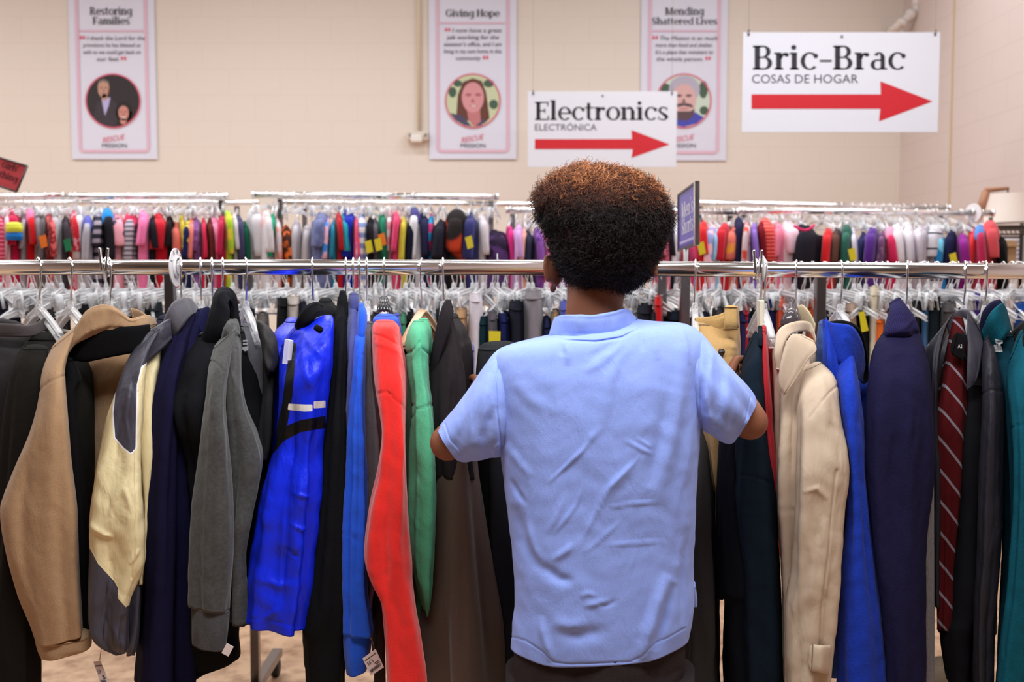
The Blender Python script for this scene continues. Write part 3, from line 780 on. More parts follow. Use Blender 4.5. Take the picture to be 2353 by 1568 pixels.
# middle racks
def upright(parent, px, h):     # square post standing in front of the hangers, its arm carries the rail
    d = R2 - .27; x = P(px, 650, d).x; z = P(px, 612, R2).z
    post(parent, x, d, z + .004, h)
    mb = MB(); mb.box((x, (d + R2) / 2, z - .012), (.008, (R2 - d) / 2, .008)); mb.build('rail_arm', STEEL, parent, False)
t = empty('clothes_rack', (-1.2, R2, 0)); tag(t, 'chrome rack of trousers behind the nearest rack, its post showing by the white size disc', 'clothes rack', 'chrome racks')
rail(t, P(-260, 614, R2), P(402, 614, R2), .014)
z2 = P(500, 614, R2).z
upright(t, 391, .0135); post(t, P(-240, 650, R2).x, R2, z2 - .01)
t = empty('clothes_rack', (-.1, R2 + .08, 0)); tag(t, 'chrome rack of trousers directly behind the blue vest and the person', 'clothes rack', 'chrome racks')
rail(t, P(560, 614, R2 + .08), P(1535, 614, R2 + .08), .014)
post(t, P(573, 650, R2 + .08).x, R2 + .08, z2 - .01); post(t, P(1521, 650, R2 + .08).x, R2 + .08, z2 - .01)
t = empty('clothes_rack', (.9, R2, 0)); tag(t, 'chrome rack of trousers behind the trench coat, with two square posts in view', 'clothes rack', 'chrome racks')
rail(t, P(1560, 616, R2), P(2560, 622, R2), .014)
upright(t, 1574, .0128); upright(t, 1885, .0138)
# third rail with more hangers
R3 = 3.75
t = empty('clothes_rack', (-.4, R3, 0)); tag(t, 'chrome rack crowded with clear hangers, third row back', 'clothes rack', 'chrome racks')
rail(t, P(-180, 621, R3), P(2500, 625, R3), .014)
z3 = P(500, 621, R3).z
post(t, P(-150, 640, R3 + .028).x, R3 + .028, z3); post(t, P(2470, 640, R3 + .028).x, R3 + .028, z3)
# children's racks
KN, KB = 4.75, 5.35
def krail(label, d, x0, y0, x1, y1, legs):
    a, b_ = P(x0, y0, d), P(x1, y1, d)
    t = empty('clothes_rack', ((a.x + b_.x) / 2, d, 0)); tag(t, label, 'clothes rack', "children's racks")
    rail(t, a, b_, .0145)
    for px in legs:
        u = (px - x0) / (x1 - x0); q = a * (1 - u) + b_ * u; post(t, q.x, d + .03, q.z - .016, .012)
    return a, b_
K1 = krail("long chrome rail of girls' clothes under the red card sign, upper of its pair", KN, -150, 452, 521, 451, (-120, 505))
K1b = krail("chrome rail of hangers just behind and below the one under the red sign", KB, -150, 466, 592, 466, (-130, 541))
K2 = krail("chrome rail of children's clothes under the Giving Hope banner, upper of its pair", KN, 583, 448, 1143, 453, (640, 1128))
K2b = krail("chrome rail of hangers behind and below the one under the Giving Hope banner", KB, 642, 464, 1560, 474, (697, 1550))
K3 = krail("chrome rail of children's clothes ending beside the coral hoodie", KN + .06, 1700, 484, 2281, 490, (1712, 2240))
K3b = krail("chrome rail of hangers above and behind the row with the coral hoodie", KB, 1600, 466, 2181, 478, (1612, 2166))
K4 = krail("short chrome rail of children's clothes between the person's head and the blue sign", KN + .06, 1165, 483, 1694, 487, (1178, 1680))
for e in (K3[1], K3b[1]):
    pass
# round dividers and clips on the rails
def divider(px, py, d, r, label, ri=.017, yaw=0.0, txt=None, name='size_divider'):
    c = P(px, py, d); t = empty(name, c, yaw); tag(t, label, 'size divider')
    mb = MB(); n = 40
    vs = []; fs = []
    for sx in (-.0012, .0012):
        for rr in (ri, r):
            for k in range(n): a = 2 * math.pi * k / n; vs.append((sx, rr * math.cos(a), rr * math.sin(a)))
    for k in range(n):
        j = (k + 1) % n
        fs += [(k, j, n + j, n + k), (2 * n + k, 3 * n + k, 3 * n + j, 2 * n + j), (n + k, n + j, 3 * n + j, 3 * n + k), (k, 2 * n + k, 2 * n + j, j)]
    mb.add(vs, fs); o = mb.build('disc', WHITEP, None, False); o.parent = t
    vs = []; fs = []
    mb = MB(); ring = [Vector((.004, (ri + .004) * math.cos(2 * math.pi * k / 24), (ri + .004) * math.sin(2 * math.pi * k / 24))) for k in range(24)]
    mb.tube(ring, .003, 6, closed=True); o = mb.build('hub', WHITEP); o.parent = t
    if txt:
        rm = (r + ri) / 2 + .004
        for i, ch in enumerate(txt):
            me = None
            ang = math.radians(155 - i * 38)
            cu = bpy.data.curves.new('text', 'FONT'); cu.body = ch; cu.size = .015; cu.align_x = 'CENTER'
            ob = bpy.data.objects.new('text', cu); COL.objects.link(ob); bpy.context.view_layer.update()
            me = bpy.data.meshes.new_from_object(ob.evaluated_get(bpy.context.evaluated_depsgraph_get()))
            bpy.data.objects.remove(ob); bpy.data.curves.remove(cu)
            for v in me.vertices:     # the face towards the camera is +x; letters stand with their feet to the hub
                a, b = v.co.x, v.co.y - .005
                rad = rm + b; al = ang - a / rm
                v.co = (.0016, rad * math.cos(al) * 1.0, rad * math.sin(al))
            me.materials.clear(); me.materials.append(INK); o = link('letter', me); o.parent = t
    return t
divider(404, 614.5, RD, .040, 'white round size divider with black letters on the front rail above the grey windbreaker', txt='LARGE')
divider(1143, 614, R2 + .08, .043, 'white round size divider on the middle rail above the brown jacket')
divider(1750, 619, 2.085, .030, 'small white round divider on the front rail above the red garment')
divider(2236, 489.5, KN + .06, .045, "white round divider near the end of the children's rail, by the coral hoodie", yaw=.5)
def clip(px, label, lean=0.0):
    c = frail(px); t = empty('rail_clip', c); tag(t, label, 'clip')
    mb = MB(); ring = [c + Vector((0, .0195 * math.cos(2 * math.pi * k / 20), .0195 * math.sin(2 * math.pi * k / 20))) for k in range(20)]
    mb.tube(ring, .0035, 8, closed=True); mb.build('ring', CHROME, t)
    for dx in (-.0065, .0065):
        mb = MB(); mb.box(c + Vector((dx, -.017, .016)), (.0022, .004, .024), Matrix.Rotation(dx * 12, 3, 'Y')); mb.build('prong', CHROME, t, False, .001)
clip(247, 'chrome sign clip on the front rail above the tan jacket')
clip(1736, 'chrome sign clip with two prongs on the front rail near the red garment')

# ------------------------------------------------------------------ rows of clothes seen over and between the front racks
def sh(c, k=1.0): return tuple(int(max(0, min(255, v * k))) for v in c)
def kid(x0, x1, yt, c, desc, pat=None, c2=None, ps=40, flare=.12, d=None, yb=672, hood=None, slv=True, tagc=None, kind=None):
    return dict(x0=x0, x1=x1, yt=yt, c=c, desc=desc, pat=pat, c2=c2, ps=ps, flare=flare, d=d, yb=yb, hood=hood, slv=slv, tagc=tagc, kind=kind)
YT = (226, 206, 30)
KIDS = [
 kid(-22, 11, 490, (190, 40, 66), 'raspberry top with pink stripes', 'h', (232, 120, 150), 30),
 kid(9, 25, 486, (242, 196, 208), 'pale pink long-sleeved top'),
 kid(14, 50, 482, (196, 28, 74), 'raspberry puffer jacket with a yellow and a blue band', kind='puffer'),
 kid(47, 63, 490, (40, 38, 66), 'navy and white ribbed top', 'h', (220, 214, 226), 90),
 kid(57, 82, 486, (214, 18, 32), 'scarlet top with a pink collar', hood=(250, 130, 176)),
 kid(73, 97, 486, (158, 150, 158), 'grey short-sleeved tee'),
 kid(92, 107, 492, (92, 82, 86), 'charcoal tee', tagc=(240, 120, 30)),
 kid(103, 128, 490, (150, 34, 44), 'dark red top with coral print sleeves', 'pr', (226, 106, 104), 90),
 kid(113, 143, 488, (176, 170, 176), 'pale grey tee with a dark hem'),
 kid(138, 161, 497, (66, 60, 66), 'slate top with green cuffs', tagc=(20, 120, 80)),
 kid(158, 182, 486, (206, 26, 40), 'red top over a pink floral skirt', 'pr', (240, 150, 170), 50),
 kid(170, 198, 482, (222, 214, 222), 'white long-sleeved top with its sleeve hanging forward', flare=.3),
 kid(190, 214, 500, (170, 164, 176), 'light grey sweatshirt with a lavender lining', hood=(96, 100, 190)),
 kid(213, 241, 488, (50, 48, 62), 'navy and grey striped sweater', 'h', (168, 156, 172), 14),
 kid(232, 262, 484, (34, 32, 40), 'black jacket with a bright blue hood', hood=(20, 140, 222)),
 kid(243, 286, 490, (246, 168, 184), 'pink pyjamas printed with small stars', 'dot', (70, 60, 90), 26, slv=True),
 kid(284, 318, 492, (196, 186, 196), 'grey and white striped top with a red ruffle', 'h', (110, 106, 122), 26, hood=(226, 64, 104)),
 kid(310, 326, 500, (26, 24, 32), 'black tee next to the ruffled top'),
 kid(316, 345, 486, (240, 120, 172), 'bubblegum pink dress'),
 kid(338, 362, 494, (30, 28, 36), 'black tee with a coral edge'),
 kid(346, 390, 492, (200, 24, 44), 'bright red flared dress', flare=.35),
 kid(382, 400, 494, (34, 28, 32), 'black cardigan with pale cuffs'),
 kid(386, 416, 512, (226, 110, 100), 'coral blouse with a loose sleeve'),
 kid(410, 426, 494, (216, 190, 60), 'mustard yellow shirt'),
 kid(420, 441, 504, (26, 34, 78), 'navy top with a yellow print', 'pr', (224, 206, 60), 30),
 kid(427, 453, 502, (240, 128, 116), 'salmon sleeveless blouse', yb=560),
 kid(438, 464, 500, (122, 70, 130), 'plum glitter top', 'pr', (150, 100, 160), 80),
 kid(461, 474, 500, (222, 40, 82), 'hot red-pink tee'),
 kid(472, 493, 502, (104, 44, 40), 'rust brown top'),
 kid(478, 509, 500, (246, 146, 186), 'candy pink tunic'),
 kid(499, 519, 494, (190, 22, 74), 'crimson top with a dark opening'),
 kid(514, 536, 484, (168, 200, 40), 'lime and yellow print top', 'pr', (238, 206, 60), 26),
 kid(531, 549, 492, (206, 196, 204), 'very light grey top'),
 kid(539, 561, 496, (62, 60, 96), 'slate navy jacket'),
 kid(554, 573, 510, (16, 88, 64), 'bottle green dress'),
 kid(568, 606, 480, (216, 208, 214), 'white hooded bodysuit'),
 kid(598, 628, 486, (222, 214, 220), 'off-white dress with a coral edge', 'pr', (238, 180, 176), 14),
 kid(618, 634, 490, (18, 160, 122), 'jade green top', yb=545),
 kid(629, 646, 500, (226, 206, 208), 'white top with coral patches', 'pr', (246, 160, 150), 26),
 kid(643, 670, 518, (76, 44, 34), 'brown top with an orange floral print', 'pr', (232, 112, 50), 44),
 kid(669, 692, 506, (196, 188, 194), 'pale grey leggings'),
 kid(694, 718, 516, (198, 188, 192), 'pale stone cardigan'),
 kid(717, 757, 490, (112, 118, 162), 'washed blue denim pinafore', 'pr', (96, 102, 146), 60, flare=.3),
 kid(743, 760, 498, (232, 180, 204), 'pink top with a sky-blue patch', 'pr', (60, 140, 224), 30),
 kid(759, 773, 504, (20, 140, 170), 'teal tee beside the red one'),
 kid(770, 788, 488, (188, 26, 40), 'cherry red shirt with a white edge'),
 kid(780, 802, 492, (40, 180, 196), 'turquoise romper', yb=560),
 kid(786, 821, 484, (22, 42, 176), 'royal blue flared jacket', flare=.3),
 kid(813, 824, 498, (226, 66, 110), 'rose tee'),
 kid(820, 846, 494, (226, 220, 226), 'white tee with blue stripes', 'h', (130, 146, 196), 12),
 kid(838, 860, 500, (34, 30, 36), 'black costume with a yellow panel', tagc=YT),
 kid(854, 874, 502, (96, 88, 98), 'grey costume with a yellow panel and red hem', tagc=YT),
 kid(870, 888, 486, (20, 130, 96), 'emerald hoodie with an orange tag', tagc=(246, 130, 24)),
 kid(886, 906, 488, (232, 158, 176), 'pink and white tee', 'h', (240, 226, 232), 8),
 kid(902, 921, 486, (222, 64, 112), 'watermelon pink top'),
 kid(918, 938, 498, (210, 192, 66), 'straw yellow tee'),
 kid(934, 958, 500, (22, 26, 44), 'black top beside the straw yellow one'),
 kid(939, 967, 482, (228, 224, 232), 'white top with a navy collar', hood=(70, 66, 130)),
 kid(958, 986, 490, (46, 44, 78), 'navy polo with pale cuffs'),
 kid(982, 998, 492, (214, 60, 130), 'tie-dye tee in pink, blue and yellow', 'h', (40, 150, 210), 7),
 kid(994, 1030, 506, (36, 34, 46), 'black jumper beside the tie-dye tee'),
 kid(1024, 1076, 488, (42, 36, 36), 'black tee with a beige print and red lower half', 'pr', (196, 66, 40), 9, hood=(40, 34, 34)),
 kid(1063, 1100, 490, (52, 52, 108), 'indigo shirt with a yellow price tag', tagc=YT),
 kid(1097, 1122, 494, (214, 204, 210), 'white shirt beside the indigo one'),
 kid(1104, 1170, 530, (48, 34, 58), 'black ruffled dress with a purple print', 'pr', (92, 60, 116), 24, flare=.3),
 kid(1163, 1182, 516, (222, 44, 132), 'magenta dress'),
 kid(1177, 1202, 516, (206, 158, 214), 'lilac dress'),
 kid(1196, 1211, 524, (232, 166, 150), 'peach tee'),
 kid(1204, 1228, 530, (46, 44, 66), 'dark slate dress with a coral strap'),
 kid(1224, 1251, 522, (140, 84, 170), 'violet print dress', 'pr', (96, 54, 130), 40),
 kid(1246, 1268, 526, (230, 90, 150), 'pink print tee by the person\'s hair', 'pr', (250, 190, 210), 40),
 kid(1270, 1300, 520, (120, 60, 120), 'mauve tee partly behind the head'),
 kid(1500, 1526, 516, (190, 60, 90), 'berry tee partly behind the head'),
 kid(1523, 1540, 514, (236, 120, 150), 'pink tee close to the right cheek'),
 kid(1535, 1550, 512, (34, 32, 44), 'black tee before the blue sign'),
 kid(1546, 1564, 512, (226, 222, 232), 'white tee before the blue sign'),
 kid(1563, 1584, 560, (160, 24, 40), 'deep red tee under the blue sign'),
 kid(1582, 1605, 514, (244, 90, 146), 'neon pink tee behind the blue sign'),
 kid(1601, 1627, 508, (208, 30, 34), 'red shirt beside the blue sign', tagc=YT),
 kid(1619, 1646, 518, (246, 190, 204), 'pale pink and blue print top', 'pr', (150, 160, 210), 24),
 kid(1639, 1654, 524, (150, 196, 230), 'light blue tee'),
 kid(1643, 1677, 514, (196, 26, 46), 'plain red dress'),
 kid(1669, 1702, 520, (220, 110, 96), 'coral and orange print dress', 'pr', (238, 160, 60), 22),
 kid(1688, 1711, 498, (42, 40, 74), 'navy shirt with a slim outline'),
 kid(1707, 1724, 510, (220, 190, 196), 'white top with a red lower print', 'pr', (214, 70, 50), 26),
 kid(1722, 1742, 514, (140, 104, 196), 'lavender shirt'),
 kid(1737, 1760, 506, (120, 22, 34), 'maroon long-sleeved top'),
 kid(1741, 1783, 503, (206, 44, 48), 'red top with fine pink stripes', 'h', (236, 110, 100), 34),
 kid(1777, 1800, 512, (240, 130, 160), 'rose pink vest beside the frilled top'),
 kid(1793, 1842, 512, (240, 196, 210), 'pale pink frilled top with a bow', 'pr', (248, 222, 230), 20),
 kid(1825, 1891, 521, (34, 30, 40), 'black tee with a hot pink neckline', hood=None, kind='pinkneck'),
 kid(1888, 1917, 526, (208, 26, 34), 'vivid red tee with a turned cuff'),
 kid(1909, 1936, 526, (64, 52, 56), 'charcoal and brown sweater', 'v', (98, 66, 56), 6),
 kid(1933, 1960, 521, (44, 98, 84), 'forest green cardigan with a red edge', hood=(40, 90, 78)),
 kid(1950, 1970, 526, (222, 214, 228), 'pearl white tee with a yellow tag', tagc=YT),
 kid(1970, 1993, 534, (46, 46, 88), 'navy tee beside the purple one'),
 kid(1986, 2022, 524, (84, 40, 132), 'deep purple sweatshirt'),
 kid(2016, 2037, 530, (104, 62, 104), 'mauve print tee', 'pr', (140, 96, 132), 50),
 kid(2032, 2062, 526, (206, 32, 86), 'raspberry dress with a ruffled collar', hood=(246, 150, 180), flare=.25),
 kid(2044, 2077, 515, (232, 224, 232), 'bright white long-sleeved tee'),
 kid(2071, 2101, 518, (226, 218, 226), 'white puff-sleeved blouse', flare=.2),
 kid(2094, 2126, 520, (216, 202, 210), 'pinkish white blouse'),
 kid(2114, 2137, 516, (172, 164, 174), 'light grey cardigan'),
 kid(2128, 2166, 517, (214, 210, 220), 'white and black colour-block top', 'd', (40, 40, 52), 8),
 kid(2150, 2174, 536, (26, 128, 196), 'azure satin print top', 'pr', (120, 206, 236), 16),
 kid(2170, 2199, 530, (30, 30, 66), 'navy top with a yellow price tag', tagc=YT),
 kid(2196, 2229, 536, (146, 32, 140), 'magenta purple tee'),
 kid(2226, 2250, 526, (222, 46, 56), 'poppy red tee'),
 kid(2238, 2266, 522, (180, 36, 78), 'crimson ruffled jacket', hood=(90, 140, 214)),
 kid(2256, 2296, 512, (208, 78, 86), 'coral hoodie', hood=(214, 80, 88)),
 kid(2282, 2314, 541, (10, 10, 14), 'black top beyond the coral hoodie'),
]
def krail_y(px):
    for (a, b_) in (K1, K2, K4, K3):
        xa, _ = proj(np.array(a)); xb, _ = proj(np.array(b_))
        if xa <= px <= xb: 
            u = (px - xa) / (xb - xa); return a * (1 - u) + b_ * u
    return None
klabels = []
for i, k in enumerate(KIDS):
    dd = k['d'] or (KN - .03 + .012 * ((i * 7) % 6)); dn = dd - .12
    x0, x1, yt, yb = k['x0'], k['x1'], k['yt'], k['yb']; xc = (x0 + x1) / 2; wd = (x1 - x0) * 1.12; hw = wd / 2; ln_ = R.uniform(-.22, .22) * wd
    t = empty('childrens_top', P(xc, yb, dd))
    rel = ', on the children\'s rail'
    lab = k['desc'] + rel
    tag(t, lab, 'clothing', "children's clothes on the rear rails"); klabels.append(lab)
    m = fab(k['c'], pat=k['pat'], c2=k['c2'], ps=k['ps'] * .55, bump=.15, scale=250)
    ex = k['flare'] * wd
    nk = .22 * hw
    sl = (R.random() - .5) * .2 * wd
    st = [((xc - nk + sl, yt + 2 - ln_ * .3), (xc + nk + sl, yt + 2 + ln_ * .3), dd, .05), ((xc - hw * .62 + sl * .6, yt + 9 - ln_), (xc + hw * .62 + sl * .6, yt + 9 + ln_), dd, .10), (xc - hw * .94, xc + hw * .94, yt + 24, dd, .135),
          (xc - hw, xc + hw, yt + 55, dd, .145), (xc - hw - ex * .6, xc + hw + ex * .6, max(yt + 90, yb - 20), dd, .14), (xc - hw - ex + ln_, xc + hw + ex + ln_, max(yt + 100, yb), dd, .14)]
    if yb < 600: st = st[:4] + [(xc - hw - ex, xc + hw + ex, yb, dd, .13)]
    body = loft('bodice', m, st, parent=t, n=32, step=9, fold=.004, wr=.0025, ws=26)
    if k['slv']:
        sgn = -1 if R.random() < .5 else 1
        lo = .25 if sgn < 0 else -.25
        xs = xc + sgn * hw * .15
        sx = hw * .62
        loft('sleeve', m, [(xs - sx * .5, xs + sx * .5, yt + 10, dn + .02, .02), (xs - sx * .95, xs + sx * .95, yt + 24, dn - .02, .035), (xs - sx * 1.05 + sgn * 3, xs + sx * 1.05 + sgn * 3, yt + 60, dn - .03, .036),
                           (xs - sx * 1.0 + sgn * 5, xs + sx * 1.0 + sgn * 5, min(yt + (70 + 45 * R.random()), 655), dn - .03, .034)], parent=t, n=24, step=9, fold=.002, wr=.002, ws=30)
    if k['hood']:
        loft('collar', fab(k['hood'], bump=.15, scale=250), [(xc - hw * .45, xc + hw * .4, yt - 3, dd - .06, .03), (xc - hw * .75, xc + hw * .7, yt + 6, dd - .07, .055), (xc - hw * .85, xc + hw * .9, yt + 22, dd - .09, .06), (xc - hw * .5, xc + hw * .8, yt + 34, dd - .1, .04)], parent=t, n=28, step=4, fold=.003, wr=.003, ws=40)
    if k['kind'] == 'puffer':
        for yy, cc in ((526, (222, 220, 70)), (544, (24, 110, 190))):
            loft('band', fab(cc, bump=.15, scale=250), [(xc - hw * .98, xc + hw * .98, yy - 9, dd - .17, .05), (xc - hw * 1.06, xc + hw * 1.06, yy, dd - .17, .058), (xc - hw * .98, xc + hw * .98, yy + 9, dd - .17, .05)], parent=t, n=28, step=3, fold=0)
    if k['kind'] == 'pinkneck':
        mb = MB(); mb.tube([P(a, b, dd - .155) for a, b in ((1824, 519), (1838, 527), (1850, 530), (1862, 526), (1872, 517))], .006, 8); mb.build('neckline', fab((230, 50, 110)), t)
    if k['tagc']:
        xt = xc + hw * (.35 if i % 2 else -.2); yy = yt + 58 + (i * 5) % 12
        q = [(xt - 9, yy - 12), (xt + 6, yy - 17), (xt + 11, yy + 10), (xt - 3, yy + 15)]
        polyplate('price_tag', plain('tag_%d_%d_%d' % k['tagc'], k['tagc'], .5), q, dn - .10, .003, t)
    rp = krail_y(xc)
    if rp is not None:
        hanger('kid' if i % 3 else 'kidclip', (P(xc, 500, dd).x, rp.y, rp.z), math.radians(90 + R.uniform(-28, 28)),
               "clear hanger on the children's front rail with a garment on it", "clear hangers on the children's front rails")
assert len(set(klabels)) == len(klabels)
# hooks and hangers crowding the rear children's rails: too many and too small to count
def hanger_crowd(name, label, rails, kind='kid', sw=25):
    t = empty(name, rails[0][0][0]); t['kind'] = 'stuff'; tag(t, label, 'hangers')
    hk, bd = HG[kind]; A = MB(); B = MB()
    for (a, b_), cnt in rails:
        for j in range(cnt):
            u = (j + .5 + R.uniform(-.3, .3)) / cnt; q = a * (1 - u) + b_ * u
            M = Matrix.Translation(q) @ Matrix.Rotation(math.radians(90 + R.uniform(-sw, sw)), 4, 'Z')
            for src, dst in ((hk, A), (bd, B)):
                dst.add([M @ v.co for v in src.vertices], [tuple(p.vertices) for p in src.polygons])
    for nm, mb, m in (('hooks', A, CHROME), ('shoulder_bars', B, CLEAR)):
        o = mb.build(nm, m, t); o['kind'] = 'stuff'
hanger_crowd('hanger_crowd', "clear hangers crowding the rear children's rails, too many to count", ((K1b, 28), (K2b, 28), (K3b, 32), (K1, 12), (K3, 14)))

# middle row: trousers and tops on clip hangers
ROW2 = [(-6, 20, 694, (28, 30, 56), 'dark navy trousers'), (55, 104, 702, (92, 84, 82), 'grey-brown trousers'), (178, 214, 700, (24, 24, 28), 'black trousers folded high'), (236, 262, 704, (40, 56, 66), 'dark slate trousers'),
        (330, 376, 696, (46, 54, 62), 'storm grey trousers'), (520, 556, 716, (26, 26, 34), 'ink black trousers'), (556, 588, 712, (40, 42, 52), 'graphite trousers'),
        (636, 662, 686, (26, 26, 30), 'black trousers beside the blue vest'), (656, 692, 682, (200, 188, 182), 'stone grey cargo trousers'), (686, 706, 696, (30, 32, 48), 'midnight trousers'), (744, 782, 712, (36, 34, 40), 'soot black trousers'),
        (916, 938, 724, (70, 140, 108), 'sage green trousers'), (934, 952, 716, (20, 22, 26), 'black shorts beside the green hoodie'), (984, 1006, 720, (150, 150, 160), 'silver grey shorts'),
        (1041, 1076, 711, (186, 146, 106), 'khaki trousers beside the brown jacket'), (1076, 1110, 676, (222, 212, 220), 'white jeans'), (1068, 1100, 782, (66, 74, 150), 'blue plaid shorts'), (1092, 1126, 726, (18, 44, 52), 'dark teal trousers with a yellow tag'),
        (1117, 1144, 716, (92, 86, 94), 'ash grey trousers'), (1142, 1172, 720, (30, 34, 84), 'indigo jeans'), (1167, 1206, 694, (30, 32, 44), 'charcoal navy trousers'), (1202, 1248, 670, (138, 130, 136), 'mid grey cuffed trousers'),
        (1245, 1268, 732, (34, 38, 72), 'navy chinos by the collar'), (1263, 1290, 716, (146, 116, 78), 'olive tan trousers'), (1284, 1306, 694, (84, 92, 180), 'periwinkle shorts'),
        (1462, 1502, 702, (32, 32, 42), 'black shorts beside the collar'), (1488, 1514, 718, (44, 40, 48), 'dark grey shorts'), (1500, 1524, 684, (196, 22, 28), 'red shorts'), (1528, 1574, 716, (22, 32, 44), 'blue-black trousers'),
        (1690, 1732, 720, (40, 40, 80), 'ink blue trousers'), (1756, 1786, 688, (26, 28, 74), 'navy sports shorts'), (1780, 1804, 686, (232, 80, 36), 'orange shorts'), (1706, 1724, 704, (170, 24, 40), 'crimson shorts'), (1852, 1874, 688, (198, 92, 54), 'burnt orange shorts'),
        (1940, 1976, 698, (184, 154, 136), 'beige corduroys'), (1968, 2002, 700, (22, 22, 26), 'black trousers with a yellow tag'), (1996, 2022, 662, (224, 208, 184), 'cream trousers'), (2006, 2036, 722, (246, 120, 44), 'tangerine shorts'),
        (2092, 2122, 696, (40, 42, 44), 'dark grey jeans'), (2116, 2136, 702, (50, 100, 150), 'light denim jeans'), (2128, 2164, 684, (24, 34, 42), 'petrol blue trousers'), (2160, 2200, 698, (88, 82, 84), 'warm grey trousers'),
        (2222, 2262, 676, (68, 42, 138), 'purple shorts'), (2304, 2332, 690, (232, 212, 204), 'blush white trousers'), (2326, 2372, 700, (18, 70, 150), 'cobalt trousers')]
FILLC = [((30, 30, 40), 'black'), ((36, 40, 66), 'navy'), ((66, 62, 66), 'charcoal'), ((52, 46, 42), 'dark brown'), ((40, 52, 56), 'dark slate'), ((96, 88, 84), 'taupe')]
occ = sorted(ROW2); x = -40; fi = 0; ext = []
while x < 2380:
    if not any(a - 6 < x + 16 < b + 6 for a, b, *_ in ROW2):
        c, nm = FILLC[fi % 6]; ext.append((x, x + 33, 712 + (fi * 11) % 22, sh(c, .8 + .1 * (fi % 4)), nm + ' trousers')); fi += 1
        x += 33
    else: x += 12
allr = [r + (0,) for r in ROW2] + [r + (1,) for r in ext]
allr.sort(key=lambda r: r[0]); names2 = [r[4] for r in allr]; used = set()
for i, (x0, x1, yt, c, desc, ex) in enumerate(allr):
    dd = R2 + .02 + .012 * ((i * 5) % 5); xc = (x0 + x1) / 2; hw = (x1 - x0) / 2 * 1.07
    lab = desc + ' hung on the middle rail'
    if ex:
        pv, nx = names2[i - 1] if i else 'rail end', names2[i + 1] if i + 1 < len(names2) else 'rail end'
        lab = '%s on the middle rail between the %s and the %s' % (desc, pv, nx)
        lab = ' '.join(lab.split()[:16])
    if lab in used: lab = desc + ' deep in the middle rail next to others like it'
    used.add(lab)
    t = empty('hanging_trousers', P(xc, 1250, dd)); tag(t, lab, 'clothing', 'clothes on the middle rail')
    pat = dict(pat='v', c2=(210, 210, 226), ps=30) if 'plaid' in desc else {}
    m = fab(c, **pat)
    st = [(xc - hw * .72, xc + hw * .72, yt, dd, .14), (xc - hw * .86, xc + hw * .86, yt + 22, dd, .16), (xc - hw, xc + hw, yt + 110, dd, .165), (xc - hw * 1.05, xc + hw * 1.05, yt + 300, dd, .16), (xc - hw * .95, xc + hw * .95, 1260 + (i * 17) % 60, dd, .15)]
    loft('leg_panel', m, st, parent=t, n=36, step=16, fold=.004, wr=.002, ws=16, cap0='flat', e=2.6)
    loft('waistband', m, [(xc - hw * .78, xc + hw * .78, yt - 3, dd, .15), (xc - hw * .84, xc + hw * .84, yt + 16, dd, .166)], parent=t, n=36, step=4, fold=.001, cap0='hem', e=2.6)
    if 'yellow tag' in desc:
        xq = 1136 if xc < 1500 else 1984; yq = 787 if xc < 1500 else 742
        q = [(xq - 13, yq - 26), (xq + 14, yq - 25), (xq + 13, yq + 24), (xq - 12, yq + 25)] if xc < 1500 else [(xq - 10, yq - 24), (xq + 2, yq - 26), (xq + 12, yq + 18), (xq - 4, yq + 22)]
        polyplate('price_tag', plain('tag_%d_%d_%d' % YT, YT, .5), q, dd - .2, .003, t)
    hanger('clip', (P(xc, 620, dd).x, dd if False else R2 + (.08 if 560 < xc < 1535 else 0), z2 - (0 if xc < 1545 else .003)), math.radians(90 + R.uniform(-24, 24)),
           'clear clip hanger crowded on the middle rail with a garment on it', 'clear hangers on the middle rails')
# crowd of clear hangers between the garments
for j in range(92):
    u = (j + .5 + R.uniform(-.4, .4)) / 92; px = -150 + u * 2600; d = R2 + (.08 if 560 < px < 1535 else 0)
    if 395 < px < 565 or 1530 < px < 1565: continue
    hanger('adult' if j % 3 else 'clip', (P(px, 620, d).x, d, z2 - (0 if px < 1545 else .003)), math.radians(90 + R.uniform(-42, 42)),
           'clear clip hanger crowded on the middle rail with a garment on it', 'clear hangers on the middle rails', tilt=R.uniform(-.06, .06))
hanger_crowd('hanger_crowd', 'clear hangers crowding the third rail back, too many to count', [((P(-150, 621, R3), P(2450, 624.8, R3)), 120)], 'adult', 45)
# lamp, wire shelf, notice and box beyond the rack end
t = empty('floor_lamp', P(2290, 640, 5.75)); tag(t, "wooden arm lamp with a cream shade behind the end of the children's rail", 'lamp')
WOOD = plain('lamp_wood', (190, 136, 106), .5)
mb = MB(); base = P(2242, 500, 5.75)
pp = [P(2244, 560, 5.8), P(2250, 490, 5.8), P(2266, 440, 5.8)]
for a, b_, h in ((pp[0], pp[1], .022), (pp[1], pp[2], .024)):
    mb.tube([a, b_], h, 4)
mb.tube([P(2264, 437, 5.8), P(2318, 433, 5.8)], [.016, .009], 6); mb.build('arm', WOOD, t)
mb = MB(); a = P(2246, 555, 5.8); mb.tube([a, (a.x, a.y, .02)], .018, 10); mb.tube([(a.x, a.y, .0), (a.x, a.y, .03)], .14, 24); mb.build('base', WOOD, t)
mb = MB(); a = P(2316, 446, 5.8); b_ = P(2316, 512, 5.8); mb.tube([a, b_], [.115, .165], 28, cap=False); mb.build('lamp_shade', plain('shade_cream', (236, 222, 212), .7), t)
mb = MB(); mb.tube([P(2316, 434, 5.8), P(2316, 470, 5.8)], .004, 6); mb.build('cord', INK, t)
t = empty('wire_shelf', P(2330, 530, 6.0)); tag(t, 'dark wire shelf against the right wall beyond the rack end', 'shelf')
WIRE = plain('wire_dark', (70, 62, 52), .4, .6)
mb = MB(); z = P(2330, 520, 5.6).z
